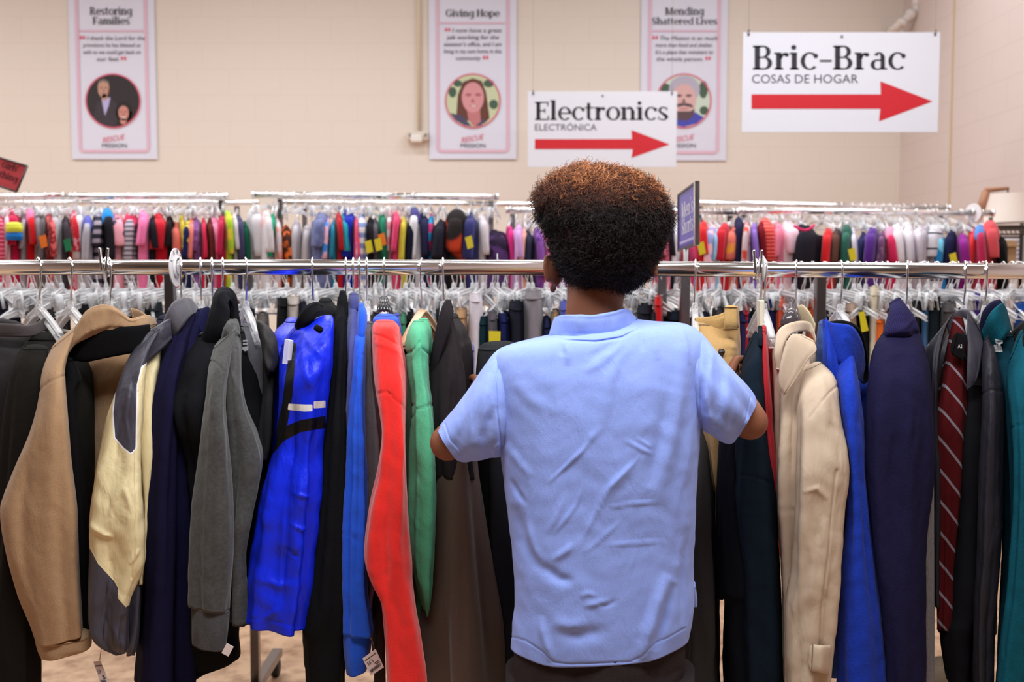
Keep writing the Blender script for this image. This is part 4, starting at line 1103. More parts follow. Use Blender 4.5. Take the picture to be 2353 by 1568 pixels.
for dz in (0, -.045): mb.tube([P(2276, 520, 5.6) * 1 + Vector((0, 0, dz)), (RX - .02, 5.6, z + dz)], .006, 8); mb.tube([P(2276, 520, 5.6) + Vector((0, .4, dz)), (RX - .02, 6.0, z + dz)], .006, 8)
xa = P(2276, 520, 5.6).x; m_ = 16
for k in range(m_): xx = xa + (RX - .03 - xa) * k / (m_ - 1); mb.tube([(xx, 5.6, z), (xx + .02, 5.6, z - .045)], .003, 5); mb.tube([(xx, 5.6, z), (xx, 6.0, z)], .0025, 5)
mb.build('rack_wire', WIRE, t)
for xx, yy in ((xa, 5.6), (xa, 6.0), (RX - .03, 5.6), (RX - .03, 6.0)):
    mb = MB(); mb.tube([(xx, yy, 0), (xx, yy, z + .05)], .011, 10); mb.build('post', WIRE, t)
zz = P(2300, 612, 5.55).z
mb = MB(); mb.box(((xa + RX) / 2, 5.8, zz - .01), ((RX - xa) / 2, .22, .008)); mb.build('lower_shelf', WIRE, t, False)
t = empty('cardboard_box', (xa + .20, 5.75, zz)); tag(t, 'small brown cardboard box on the lower wire shelf', 'box')
mb = MB(); mb.box((xa + .12, 5.75, zz + .065), (.07, .07, .062)); mb.build('carton', plain('cardboard', (192, 152, 112), .8), t, False, .003)
mb = MB(); mb.box((xa + .12, 5.675, zz + .13), (.068, .03, .002), Matrix.Rotation(.6, 3, 'X')); mb.build('flap', plain('cardboard', (192, 152, 112), .8), t, False)
t = empty('paper_notice', (RX - .005, 6.18, P(2340, 600, 6.2).z)); tag(t, 'white paper notice with grey print on the right wall above the box', 'notice')
zc = P(2340, 590, 6.1).z
mb = MB(); mb.box((RX - .003, 6.16, zc), (.002, .14, .12)); mb.build('sheet', SIGNW, t, False)
mb = MB()
for k in range(6): mb.box((RX - .0056, 6.16 - .012 * (k % 3), zc + .09 - k * .026), (.0006, .11 - .012 * (k % 3), .007))
mb.build('print', plain('notice_print', (150, 138, 158), .6), t, False)

# ------------------------------------------------------------------ the coats on the nearest rack
FLATP = ('collar', 'lapel', 'right_lapel', 'yoke', 'collar_stand', 'collar_tip', 'neckband', 'far_collar', 'collar_lining')
def garment(name, label, cat, px, parts, hang=None, group='coats and tops on the nearest rail', hyaw=None, hkind='adult_b', body=None, hname='clear_hanger', zoff=0.0):
    c = P(px, 1500, RD); t = empty(name, c); tag(t, label, cat, group)
    objs = []
    for p in parts:
        nm, m, st = p[0], p[1], p[2]; op = dict(p[3]) if len(p) > 3 else {}
        if nm in FLATP and 'e' not in op:      # folded bands lie flat
            op['e'] = 3.6; st = [r[:-1] + (r[-1] * .5,) for r in st]
        par = t
        if 'on' in op: par = objs[op.pop('on')]
        lb = op.pop('label', None)
        o = loft(nm, m, st, parent=par, **op)
        if lb: o['label'] = lb
        objs.append(o)
    if body:
        m, st = body; objs.append(loft('body_back', m, st, parent=t, n=40, step=14, fold=.006, wr=.003))
    if hang:
        q = frail(px); q = Vector((q.x, q.y, q.z))
        yaw = math.radians(hyaw if hyaw is not None else (90 + (CX - px) / 45.0))
        hanger(hkind, q, yaw, hang, name=hname)
    return t, objs
BLK = fab((11, 10, 13)); NAVY = fab((26, 25, 58)); TAN = fab((172, 137, 104), bump=.5, scale=700); CHAR = fab((48, 44, 46), bump=.5)
OLIVEB = fab((26, 23, 20), bump=.5)
def back(m, x0, x1, y0, y1, t=.16, d=2.10):
    xc = (x0 + x1) / 2; h = (x1 - x0) / 2
    return (m, [(xc - h * .3, xc + h * .3, y0, d, .06), (xc - h * .8, xc + h * .8, y0 + 40, d, .13), (xc - h, xc + h, y0 + 150, d, t), (xc - h, xc + h, y1, d, t * .95)])

# 1 dark grey tee at the far left
garment('grey_tee', 'dark grey tee at the left end of the nearest rail, beside the olive black sweater', 'tee', 88, [
    ('body', CHAR, [(-120, 60, 752, 2.12, .05), (-150, 88, 775, 2.12, .10), (-160, 96, 850, 2.1, .15), (-160, 90, 1000, 2.1, .16), (-160, 80, 1460, 2.1, .16)], dict(n=64, wr=.003)),
    ('neckband', fab((74, 66, 66), bump=.6), [((-60, 742), (-60, 772), 2.03, .02), ((20, 744), (20, 774), 2.0, .02), ((70, 746), (78, 772), 2.02, .02), ((112, 724), (120, 748), 2.08, .02)], dict(n=32, fold=0, step=5, ridges=[([(-60, 768), (20, 770), (78, 767)], 2, -.002)])),
], hang='clear plastic hanger at the left end holding the dark grey tee', hyaw=128)
# 2 olive black sweater
garment('black_sweater', 'olive black crew-neck sweater behind the tan jacket sleeve', 'sweater', 160, [
    ('body', OLIVEB, [(62, 190, 782, 2.03, .05), (40, 205, 815, 2.02, .09), (24, 215, 870, 2.0, .12), (6, 215, 1000, 2.0, .14), (-6, 210, 1200, 2.0, .14), (-4, 205, 1400, 2.0, .14), (60, 195, 1500, 2.0, .13)], dict(n=72, wr=.003)),
    ('sleeve', OLIVEB, [(50, 110, 800, 1.93, .04), (26, 112, 850, 1.9, .05), (8, 110, 960, 1.88, .055), (-8, 104, 1150, 1.88, .055), (-20, 96, 1350, 1.88, .05), (-20, 92, 1568, 1.88, .045), (-20, 90, 1700, 1.88, .045)], dict(wr=.003)),
    ('neckband', fab((46, 42, 36), bump=.6), [((48, 776), (66, 806), 1.93, .015), ((66, 800), (82, 828), 1.92, .015), ((95, 812), (105, 838), 1.93, .015), ((128, 800), (136, 824), 1.98, .015)], dict(n=28, fold=0, step=4)),
], hang='clear plastic hanger showing above the olive black sweater', hyaw=126)
# 3 tan fleece jacket
garment('fleece_jacket', 'tan fleece jacket with black yoke and side stripe', 'jacket', 250, [
    ('sleeve', TAN, [((118, 800), (178, 752), 1.90, .03), ((98, 850), (152, 830), 1.86, .05), ((88, 920), (150, 880), 1.84, .055), ((70, 990), (156, 960), 1.83, .056), ((38, 1070), (164, 1060), 1.83, .056), ((8, 1150), (174, 1150), 1.83, .055), ((1, 1195), (178, 1200), 1.83, .055), ((12, 1272), (180, 1280), 1.83, .053), ((42, 1380), (184, 1370), 1.83, .05), ((68, 1450), (188, 1430), 1.83, .046), ((82, 1494), (190, 1468), 1.83, .044)],
      dict(n=110, step=5, wr=.003, ws=7, fold=.003, ridges=[([(78, 908), (110, 880), (150, 862)], 2.2, -.0035)])),
    ('cuff', TAN, [((80, 1490), (209, 1472), 1.835, .042), ((86, 1512), (211, 1490), 1.835, .044), ((94, 1527), (210, 1497), 1.835, .043)], dict(n=80, step=3, fold=.001)),
    ('side_stripe', BLK, [(142, 168, 826, 1.90, .04), (142, 187, 868, 1.895, .045), (142, 176, 905, 1.89, .05), (148, 184, 1000, 1.885, .055), (158, 198, 1150, 1.88, .055), (164, 206, 1300, 1.88, .055), (168, 208, 1445, 1.88, .05), (172, 208, 1490, 1.88, .05)], dict(n=48, fold=.001)),
    ('front_panel', TAN, [(160, 340, 792, 2.04, .07), (168, 345, 850, 2.03, .09), (178, 345, 905, 2.03, .10), (184, 340, 1000, 2.03, .10), (198, 336, 1200, 2.03, .10), (202, 330, 1480, 2.03, .10)], dict(n=110, wr=.005, ws=6, ridges=[([(172, 905), (184, 870), (170, 838)], 5, .006), ([(176, 1010), (180, 930), (190, 890)], 6, .006)])),
    ('yoke', BLK, [((150, 812), (152, 868), 1.905, .02), ((165, 792), (166, 832), 1.90, .02), ((200, 770), (200, 832), 1.885, .02), ((245, 755), (250, 822), 1.875, .02), ((300, 750), (305, 812), 1.875, .02), ((345, 745), (350, 805), 1.89, .02)], dict(n=48, fold=0, step=4)),
    ('collar', TAN, [((176, 746), (142, 838), 1.885, .025), ((196, 716), (172, 794), 1.88, .032), ((220, 702), (205, 778), 1.88, .036), ((248, 699), (238, 766), 1.88, .036), ((276, 712), (270, 762), 1.88, .034), ((300, 730), (298, 764), 1.89, .030), ((318, 728), (322, 764), 1.90, .028), ((340, 724), (348, 756), 1.93, .026), ((357, 736), (362, 746), 1.97, .02)],
      dict(n=60, step=3, fold=.002, wr=.003, ws=30, ridges=[([(170, 790), (205, 760), (240, 745)], 5, .005), ([(180, 800), (240, 762), (262, 745)], 4, -.005)])),
    ('collar_tip', TAN, [((300, 708), (312, 744), 2.03, .02), ((318, 712), (326, 750), 2.02, .022), ((340, 726), (344, 752), 2.0, .02), ((358, 736), (360, 744), 1.99, .015)], dict(n=32, step=3, fold=0)),
], hang='clear plastic hanger in the neck of the tan fleece jacket', hyaw=122)
# 4 windbreaker
GRY = ny((68, 65, 76)); CRM = ny((232, 214, 168)); PIPE = plain('piping_white', (238, 234, 240), .5)
SHP = [(420, 690), (225, 690), (225, 872), (268, 876), (260, 950), (264, 1006), (284, 1030), (301, 1043), (313, 1030), (314, 960), (316, 880), (326, 842), (350, 824), (402, 796)]
CFP = [(190, 1255), (207, 1262), (225, 1296), (262, 1336), (271, 1352), (271, 1376), (289, 1396), (296, 1392), (340, 1360), (340, 1540), (190, 1540)]
t4, o4 = garment('windbreaker', 'cream and slate grey windbreaker with white piping', 'jacket', 415, [
    ('sleeve', panel_cloth(CRM, ((68, 65, 76), (68, 65, 76), (238, 234, 240))), [((308, 798), (372, 752), 1.895, .03), ((282, 850), (340, 815), 1.85, .045), ((262, 915), (334, 890), 1.825, .05), ((240, 980), (330, 968), 1.815, .052), ((221, 1080), (327, 1072), 1.805, .052), ((210, 1190), (329, 1190), 1.80, .052), ((208, 1260), (331, 1260), 1.80, .050), ((206, 1330), (328, 1330), 1.80, .048), ((205, 1400), (300, 1396), 1.803, .046), ((204, 1462), (294, 1462), 1.805, .046), ((222, 1492), (294, 1494), 1.807, .040), ((262, 1511), (292, 1505), 1.81, .030)],
      dict(n=260, step=2.5, wr=.0065, ws=12, fold=.004, noise_z=.8, e=2.6, matfn=panels((1, SHP), (2, CFP), (3, [(266, 880), (259, 950), (263, 1006), (283, 1030), (301, 1044), (313, 1030), (314, 960), (316, 884), (326, 844), (352, 825)], 1.7)),
           ridges=[([(318, 900), (312, 1060), (308, 1200), (304, 1330)], 2, -.004), ([(214, 1200), (240, 1230), (262, 1238)], 5, .007), ([(290, 1100), (262, 1150), (248, 1190)], 6, .008), ([(300, 1180), (284, 1120)], 5, .007), ([(316, 1260), (300, 1300)], 4, .006), ([(300, 860), (288, 960), (300, 1030)], 4, .005), ([(262, 1440), (276, 1500)], 5, .009), ([(240, 1430), (236, 1490)], 5, .008), ([(252, 1330), (240, 1400)], 6, .006), ([(280, 1410), (284, 1480)], 5, -.007)])),
    ('body', CRM, [(325, 372, 790, 1.96, .05), (318, 362, 860, 1.95, .09), (316, 352, 1000, 1.94, .11), (318, 342, 1240, 1.94, .11), (304, 332, 1345, 1.94, .10)], dict(n=80, wr=.006, ws=12)),
    ('yoke', GRY, [((316, 800), (320, 850), 1.86, .02), ((340, 765), (345, 828), 1.875, .02), ((372, 742), (376, 800), 1.89, .02), ((392, 730), (395, 780), 1.91, .02)], dict(n=40, step=4, fold=.001)),
    ('collar', fab((92, 88, 96), bump=.4), [((372, 745), (398, 782), 1.93, .02), ((384, 716), (412, 760), 1.92, .028), ((398, 694), (428, 738), 1.93, .034), ((420, 684), (440, 724), 1.96, .034), ((436, 686), (452, 716), 2.02, .03), ((446, 694), (456, 708), 2.06, .02)], dict(n=48, step=3, fold=.001)),
    ('lower_back_sleeve', GRY, [(290, 330, 1330, 1.88, .03), (284, 322, 1420, 1.87, .04), (284, 318, 1490, 1.87, .04), (290, 312, 1508, 1.87, .03)], dict(n=40)),
], hang='clear plastic hanger inside the windbreaker collar', body=back(GRY, 300, 400, 740, 1480))
# price tag of the windbreaker
def price_tag(parent, quad, d, string=None, rot=0, bars=True, price=None):
    o = polyplate('price_tag', plain('tag_card', (226, 208, 206), .6), quad, d, .0008, parent)
    (x0, y0), (x1, y1), (x2, y2), (x3, y3) = quad
    def mp(u, v): return P(x0 + (x1 - x0) * u + (x3 - x0) * v, y0 + (y1 - y0) * u + (y3 - y0) * v, d - .0006)
    mb = MB(); rr = random.Random(3); u = .10
    while u < .88 and bars:
        w = rr.choice((.012, .02, .03)); mb.add([mp(u, .72), mp(u + w, .72), mp(u + w, .88), mp(u, .88)], [(0, 1, 2, 3)]); u += w + rr.choice((.012, .02))
    for v, a, b in ((.16, .08, .92), (.56, .55, .86), (.64, .6, .9)): mb.add([mp(a, v), mp(b, v), mp(b, v + .035), mp(a, v + .035)], [(0, 1, 2, 3)])
    mb.build('barcode', INK, o, False)
    if price: sans_px('price', INK, price, .14, .56, .50, .19, 0, o, mapf=lambda a, b: mp(.70 - a, .80 - b))
    if string:
        mb = MB(); mb.tube([P(a, b, d + .003) for a, b in string], .0006, 5); mb.build('string', plain('tag_string', (120, 84, 58), .7), o)
    return o
price_tag(t4, [(214, 1521), (231, 1520), (252, 1572), (234, 1580)], 1.80, [(233, 1487), (229, 1518)], price='4.95')
# 5 navy sweaters
def strip(name, label, cat, px, m, st, hang, extra=(), opts=None, **kw):
    op = dict(wr=.0035, ws=12); op.update(opts or {})
    ys = [s[2] for s in st]; xs0 = min(s[0] for s in st); xs1 = max(s[1] for s in st)
    return garment(name, label, cat, px, [('sleeve', m, st, op)] + list(extra), hang=hang, body=back(m, xs0 + 4, xs1 - 4, min(ys) + 10, min(max(ys), 1560)), **kw)
DN = fab((20, 17, 48), bump=.4)
strip('navy_sweater', 'navy sweater touching the cream windbreaker', 'sweater', 461, DN,
      [(430, 452, 724, 2.0, .03), (392, 440, 765, 1.96, .05), (368, 425, 830, 1.92, .06), (352, 412, 900, 1.9, .065), (338, 405, 1050, 1.89, .065), (332, 404, 1250, 1.89, .065), (326, 404, 1420, 1.89, .06), (312, 404, 1600, 1.89, .06)],
      'clear plastic hanger of the navy sweater touching the windbreaker')
strip('navy_cardigan', 'navy cardigan between the navy sweater and the black hooded coat', 'cardigan', 487, fab((18, 17, 50), bump=.4),
      [(452, 476, 712, 2.03, .03), (420, 465, 760, 1.98, .05), (396, 455, 830, 1.95, .06), (384, 440, 900, 1.93, .06), (376, 432, 1050, 1.92, .06), (386, 440, 1250, 1.92, .06), (390, 446, 1500, 1.92, .06), (392, 448, 1600, 1.92, .06)],
      'clear plastic hanger of the navy cardigan', extra=[('collar', fab((28, 28, 66)), [((448, 744), (470, 770), 1.96, .02), ((462, 712), (486, 744), 1.98, .025), ((478, 704), (496, 726), 2.02, .02)], dict(n=32, step=3, fold=0))])
# 6 black hooded coat
BK2 = fab((18, 18, 23), bump=.5)
garment('hooded_coat', 'black hooded coat with its collar standing up behind the grey velour jacket', 'coat', 512, [
    ('sleeve', BK2, [(452, 530, 770, 1.96, .04), (424, 520, 820, 1.92, .055), (404, 505, 880, 1.90, .06), (392, 500, 930, 1.88, .06), (404, 490, 985, 1.88, .055), (428, 480, 1060, 1.9, .05), (436, 480, 1200, 1.9, .05)], dict(wr=.004, ridges=[([(388, 930), (420, 905), (440, 900)], 5, .004)])),
    ('body', fab((14, 14, 18)), [(440, 560, 760, 2.03, .08), (425, 600, 850, 2.02, .12), (415, 620, 1000, 2.0, .13), (405, 610, 1200, 2.0, .14), (402, 560, 1400, 2.0, .14), (402, 545, 1480, 2.0, .14), (402, 548, 1530, 2.0, .13)], dict(n=80, wr=.004)),
    ('long_hem', fab((12, 12, 16)), [(402, 540, 1460, 1.98, .12), (402, 549, 1500, 1.98, .12), (402, 540, 1534, 1.98, .11), (402, 470, 1558, 1.98, .10), (402, 424, 1590, 1.98, .08)], dict(n=64)),
    ('hood', BK2, [((458, 800), (520, 810), 1.94, .03), ((474, 745), (524, 760), 1.93, .045), ((486, 700), (526, 716), 1.94, .05), ((496, 672), (524, 700), 1.95, .05), ((513, 659), (527, 694), 1.97, .048), ((532, 666), (530, 700), 2.0, .045), ((545, 690), (532, 712), 2.02, .045), ((548, 730), (530, 740), 2.03, .05)], dict(n=48, step=3, fold=.002, wr=.003, ws=25)),
    ('hood_lining', fab((12, 12, 15)), [(500, 540, 690, 2.07, .02), (496, 552, 740, 2.06, .03), (496, 556, 800, 2.05, .03)], dict(n=32)),
], hang='clear plastic hanger inside the black hood')
# 7 grey velour jacket
VEL = fab((72, 71, 70), rough=.75, sheen=.22, bump=.35, scale=160, var=.2); VEL2 = fab((86, 84, 90), sheen=.3)
garment('velour_jacket', 'grey velour zip jacket with its hood folded back', 'jacket', 564, [
    ('sleeve', VEL, [((490, 800), (545, 752), 1.89, .03), ((478, 850), (530, 830), 1.85, .05), ((474, 900), (520, 920), 1.83, .055), ((466, 980), (524, 1000), 1.82, .055), ((458, 1070), (530, 1080), 1.82, .055), ((446, 1180), (534, 1190), 1.82, .055), ((440, 1290), (536, 1290), 1.82, .052), ((438, 1404), (528, 1416), 1.82, .045)],
      dict(n=120, step=5, wr=.005, ws=8, fold=.003, ridges=[([(476, 828), (500, 838), (512, 850)], 2, -.004), ([(500, 870), (498, 1100), (500, 1380)], 9, .007)])),
    ('cuff', fab((72, 70, 72), bump=.8, scale=300), [((439, 1402), (528, 1414), 1.822, .040), ((440, 1450), (526, 1455), 1.822, .041), ((441, 1491), (520, 1502), 1.822, .038)], dict(n=90, step=3, fold=.001)),
    ('front_panel', VEL, [(512, 548, 740, 1.93, .04), (508, 556, 800, 1.90, .06), (512, 556, 870, 1.88, .07), (515, 566, 940, 1.87, .07), (518, 592, 1010, 1.87, .07), (520, 604, 1060, 1.87, .07), (522, 594, 1130, 1.87, .065), (524, 576, 1210, 1.87, .065), (526, 564, 1280, 1.875, .06), (526, 566, 1340, 1.88, .06), (520, 575, 1436, 1.88, .06)],
      dict(n=110, step=5, wr=.007, ws=9, ridges=[([(520, 830), (548, 900), (556, 960)], 4, .005)])),
    ('collar', VEL, [((506, 790), (520, 800), 1.89, .02), ((514, 752), (536, 784), 1.88, .03), ((530, 736), (552, 770), 1.90, .035), ((546, 735), (556, 830), 1.92, .03), ((552, 760), (554, 860), 1.92, .02)], dict(n=44, step=3, fold=.002)),
    ('lining', VEL2, [(552, 606, 748, 2.04, .02), (552, 612, 800, 2.0, .05), (554, 606, 880, 1.98, .06), (556, 604, 1000, 1.97, .06), (560, 602, 1060, 1.97, .06)], dict(n=60, wr=.003)),
    ('hood', fab((56, 54, 54), rough=.75, sheen=.5, bump=.35, scale=160), [((588, 736), (600, 790), 1.93, .03), ((606, 742), (606, 836), 1.90, .045), ((624, 762), (612, 858), 1.90, .05), ((636, 790), (622, 856), 1.91, .05), ((641, 830), (632, 850), 1.94, .04)], dict(n=52, step=3, fold=.004, wr=.004, ws=22)),
    ('far_front', fab((40, 38, 40), sheen=.4), [(598, 636, 820, 1.99, .06), (600, 632, 900, 1.97, .08), (596, 622, 1000, 1.96, .08), (590, 615, 1050, 1.96, .08)], dict(n=50, wr=.005)),
    ('inner_dark', fab((20, 19, 21)), [(536, 640, 860, 2.08, .06), (540, 630, 1000, 2.05, .10), (530, 600, 1200, 2.0, .10), (526, 580, 1440, 2.0, .10)], dict(n=50)),
], hang='clear plastic wide hanger in the open neck of the grey velour jacket', hyaw=112)
t7 = bpy.data.objects['velour_jacket']
print_px('neck_print', plain('neck_print', (176, 172, 180), .7), [[(558, 782), (570, 781), (570, 785), (558, 786)], [(558, 789), (570, 788), (570, 792), (558, 793)], [(557, 797), (571, 796), (570, 805), (563, 808), (557, 804)]], 1.932, t7)
mb = MB(); mb.box(P(523, 1494, 1.775), (.007, .001, .010), Matrix.Rotation(.5, 3, 'Y')); mb.build('price_tag', plain('tag_card', (226, 208, 206), .6), t7, False)
# 8 royal blue vest
RB = ny((16, 42, 222), spec=.3, rough=.42); 
t8, o8 = garment('blue_vest', 'shiny royal blue sports vest with a black collar and a reflective band', 'vest', 718, [
    ('front', panel_cloth(RB, ((13, 13, 16), (226, 220, 216))), [((646, 800), (690, 742), 1.93, .03), ((640, 840), (758, 726), 1.90, .06), ((640, 868), (766, 765), 1.87, .07), ((640, 905), (764, 820), 1.86, .075), ((640, 945), (756, 890), 1.86, .075), ((638, 990), (746, 960), 1.86, .075), ((636, 1040), (742, 1020), 1.86, .075), ((622, 1090), (738, 1080), 1.86, .078), ((600, 1170), (730, 1170), 1.86, .08), ((584, 1260), (726, 1260), 1.86, .08), ((570, 1360), (714, 1370), 1.86, .08), ((558, 1446), (697, 1466), 1.86, .078)],
      dict(n=300, step=2.4, wr=.009, ws=13, fold=.008, noise_z=.7, e=2.7, matfn=panels((1, [(664, 784), (681, 790), (676, 860), (672, 910), (660, 978), (690, 966), (748, 956), (748, 984), (690, 994), (652, 1014), (628, 1042), (602, 1066), (602, 1040), (632, 1000), (648, 930), (658, 850)]),
                        (2, [(663, 928), (700, 930), (718, 930), (718, 945), (700, 946), (661, 942)]), (2, [(721, 923), (748, 921), (748, 937), (721, 939)])),
           ridges=[([(680, 740), (720, 800), (748, 830)], 7, .008), ([(690, 750), (700, 860), (720, 900)], 7, .007), ([(650, 790), (668, 772), (690, 760)], 5, .006), ([(668, 1090), (660, 1180), (656, 1280), (650, 1400)], 5, -.009), ([(690, 1080), (676, 1200), (668, 1300)], 5, .007), ([(600, 1330), (640, 1350), (680, 1340)], 6, .006), ([(668, 1130), (700, 1140), (722, 1150)], 4, .006), ([(664, 1200), (690, 1216), (718, 1210)], 4, .006), ([(656, 1260), (684, 1280)], 4, -.006), ([(640, 1400), (600, 1430)], 5, .006), ([(570, 1418), (640, 1432), (700, 1440)], 1.8, -.003)])),
    ('collar', fab((18, 18, 20)), [((676, 748), (692, 764), 1.90, .02), ((688, 722), (706, 748), 1.885, .028), ((704, 702), (722, 734), 1.885, .032), ((726, 694), (736, 722), 1.90, .03), ((742, 700), (744, 722), 1.93, .025)], dict(n=44, step=3, fold=.001)),
], hang='clear plastic hanger in the black collar of the blue vest', body=back(RB, 610, 735, 740, 1440))
mb = MB(); mb.tube([P(726, 752, 1.79), P(738, 760, 1.785)], .006, 10); mb.build('zip_toggle', BLK, t8)
mb = MB(); q = P(658, 808, 1.775)
mb.box(q, (.004, .006, .022), Matrix.Rotation(.12, 3, 'Y')); mb.box(q + Vector((.006, .004, .002)), (.003, .006, .018), Matrix.Rotation(.12, 3, 'Y'))
tag(mb.build('garment_clip', CLEAR, None, False, .001), 'small clear plastic clip on the shoulder of the blue vest', 'clip')
# 9-12 narrow row between the vest and the red hoodie
strip('black_jacket', 'black jacket squeezed between the blue vest and the slate blue sweater', 'jacket', 795, fab((16, 16, 19), bump=.45),
      [(776, 797, 684, 1.99, .03), (770, 800, 730, 1.96, .05), (758, 802, 800, 1.92, .065), (748, 800, 900, 1.9, .068), (738, 800, 1000, 1.89, .07), (722, 798, 1200, 1.89, .07), (704, 796, 1380, 1.89, .07), (692, 794, 1450, 1.89, .065), (700, 792, 1500, 1.89, .06), (706, 790, 1640, 1.89, .06)],
      'clear plastic hanger of the black jacket by the blue vest', extra=[('collar', fab((18, 18, 21)), [(780, 794, 670, 1.98, .035), (777, 799, 690, 1.97, .045), (774, 800, 720, 1.96, .05)], dict(n=36, step=3, fold=.001))])
strip('slate_sweater', 'slate blue sweater between the black jacket and the bright blue fleece', 'sweater', 812, fab((78, 82, 140), bump=.4),
      [(800, 820, 695, 1.99, .03), (797, 830, 740, 1.95, .055), (790, 826, 800, 1.92, .06), (785, 816, 900, 1.91, .065), (783, 806, 1050, 1.91, .065), (782, 804, 1400, 1.92, .06)],
      'clear plastic hanger of the slate blue sweater', extra=[('hood', fab((60, 62, 118)), [(803, 822, 676, 2.01, .03), (800, 826, 690, 2.0, .045), (800, 828, 712, 1.99, .05)], dict(n=32, step=3, fold=.001))])
BB = fab((36, 92, 226), bump=.3)
t11, o11 = strip('blue_fleece', 'bright blue fleece with a price tag at the cuff', 'fleece', 826, BB,
      [(822, 842, 742, 1.94, .03), (814, 842, 785, 1.89, .05), (808, 840, 850, 1.87, .055), (803, 838, 950, 1.86, .055), (797, 842, 1100, 1.86, .056), (789, 842, 1220, 1.86, .056), (786, 838, 1350, 1.86, .055), (785, 856, 1466, 1.86, .05)],
      'clear plastic hanger of the bright blue fleece', opts=dict(n=100, step=5, ridges=[([(790, 1222), (806, 1228), (820, 1245)], 2, -.002), ([(822, 812), (838, 816)], 2, -.002)]),
      extra=[('cuff', BB, [((786, 1464), (858, 1463), 1.863, .046), ((790, 1515), (852, 1508), 1.863, .046), ((796, 1560), (845, 1546), 1.863, .042)], dict(n=64, step=4, fold=.001)),
             ('hood', BB, [(824, 836, 700, 1.93, .03), (822, 843, 720, 1.92, .045), (818, 843, 760, 1.91, .05), (816, 838, 785, 1.905, .045)], dict(n=44, step=3, fold=.001))])
price_tag(t11, [(833, 1514), (863, 1492), (882, 1534), (852, 1554)], 1.79, [(850, 1464), (858, 1480), (862, 1496)], price='5.95')
strip('taupe_cardigan', 'taupe grey cardigan pressed against the red hoodie', 'cardigan', 843, fab((112, 102, 104), bump=.45),
      [(840, 854, 742, 1.96, .03), (837, 856, 770, 1.93, .05), (838, 862, 860, 1.92, .055), (842, 870, 940, 1.91, .06), (842, 880, 1060, 1.91, .06), (842, 872, 1200, 1.91, .06), (846, 868, 1320, 1.92, .05)],
      'clear plastic hanger of the taupe grey cardigan')
garment('lilac_top', 'lilac top showing its cuff under the red sleeve', 'top', 858, [
    ('sleeve', fab((170, 150, 196)), [(850, 868, 760, 2.02, .05), (848, 874, 900, 1.99, .06), (846, 872, 1150, 1.97, .06), (838, 866, 1330, 1.95, .05), (838, 852, 1400, 1.94, .045), (836, 854, 1464, 1.94, .045)], dict(n=40)),
    ('side', fab((58, 52, 52)), [(852, 882, 1180, 2.02, .10), (856, 884, 1350, 2.02, .10), (858, 882, 1568, 2.02, .1), (858, 882, 1600, 2.02, .1)], dict(n=40))])
# 13 red hoodie
RD_ = fab((232, 38, 32), rough=.8, sheen=.3, bump=.3, scale=600)
garment('red_hoodie', 'red zip sweatshirt with a blue lined collar', 'sweatshirt', 883, [
    ('sleeve', RD_, [(862, 906, 737, 1.90, .045), (855, 916, 752, 1.875, .058), (855, 920, 790, 1.855, .062), ((857, 840), (926, 826), 1.835, .062), ((861, 890), (931, 868), 1.815, .062), ((870, 950), (932, 930), 1.80, .06), ((876, 1005), (931, 1010), 1.79, .06), ((866, 1090), (932, 1090), 1.785, .06), ((850, 1170), (936, 1170), 1.78, .06), ((837, 1260), (941, 1250), 1.78, .06), ((836, 1310), (946, 1310), 1.78, .06), ((850, 1356), (948, 1350), 1.78, .058), ((876, 1412), (954, 1400), 1.78, .055), ((884, 1480), (966, 1470), 1.78, .052), ((890, 1568), (980, 1560), 1.78, .05), ((893, 1620), (986, 1620), 1.78, .05)],
      dict(n=150, step=4, wr=.004, ws=9, fold=.004, ridges=[([(854, 768), (884, 776), (920, 796)], 3, -.005), ([(856, 786), (890, 796), (920, 814)], 5, .004), ([(868, 905), (886, 902), (896, 906)], 2, -.004), ([(896, 906), (912, 925), (934, 940)], 2, -.004), ([(884, 1180), (884, 1270), (886, 1400)], 7, -.006), ([(892, 1190), (904, 1290), (896, 1390)], 8, .006), ([(868, 1120), (862, 1200), (856, 1290)], 9, .005)])),
    ('body', RD_, [(858, 914, 748, 1.95, .05), (856, 922, 790, 1.93, .09), (860, 930, 850, 1.95, .12), (872, 932, 950, 1.97, .14), (880, 934, 1100, 1.98, .14), (890, 950, 1400, 1.98, .13), (900, 970, 1600, 1.98, .12)], dict(n=80, wr=.005)),
    ('collar_lining', fab((60, 92, 206)), [(864, 908, 725, 1.925, .045), (857, 914, 734, 1.915, .055), (858, 916, 748, 1.915, .055)], dict(n=60, step=3, fold=.001)),
    ('lining', fab((50, 74, 180)), [(906, 917, 724, 2.0, .03), (900, 919, 745, 1.99, .04), (902, 922, 785, 1.985, .03)], dict(n=30)),
], hang='clear plastic hanger under the blue collar lining of the red sweatshirt')
hgm = MB()
for k in range(5): hgm.tube([P(868 + 7.5 * k, 722 - (0 if k in (0, 4) else 8), 1.96), P(872 + 5.5 * k, 700, 1.98), P(878 + 2.2 * k, 684, 2.0)], .0035, 8)
tag(hgm.build('black_hanger', plain('smoke_plastic', (58, 54, 56), .2)), 'dark ribbed hanger top over the blue collar lining', 'hanger')
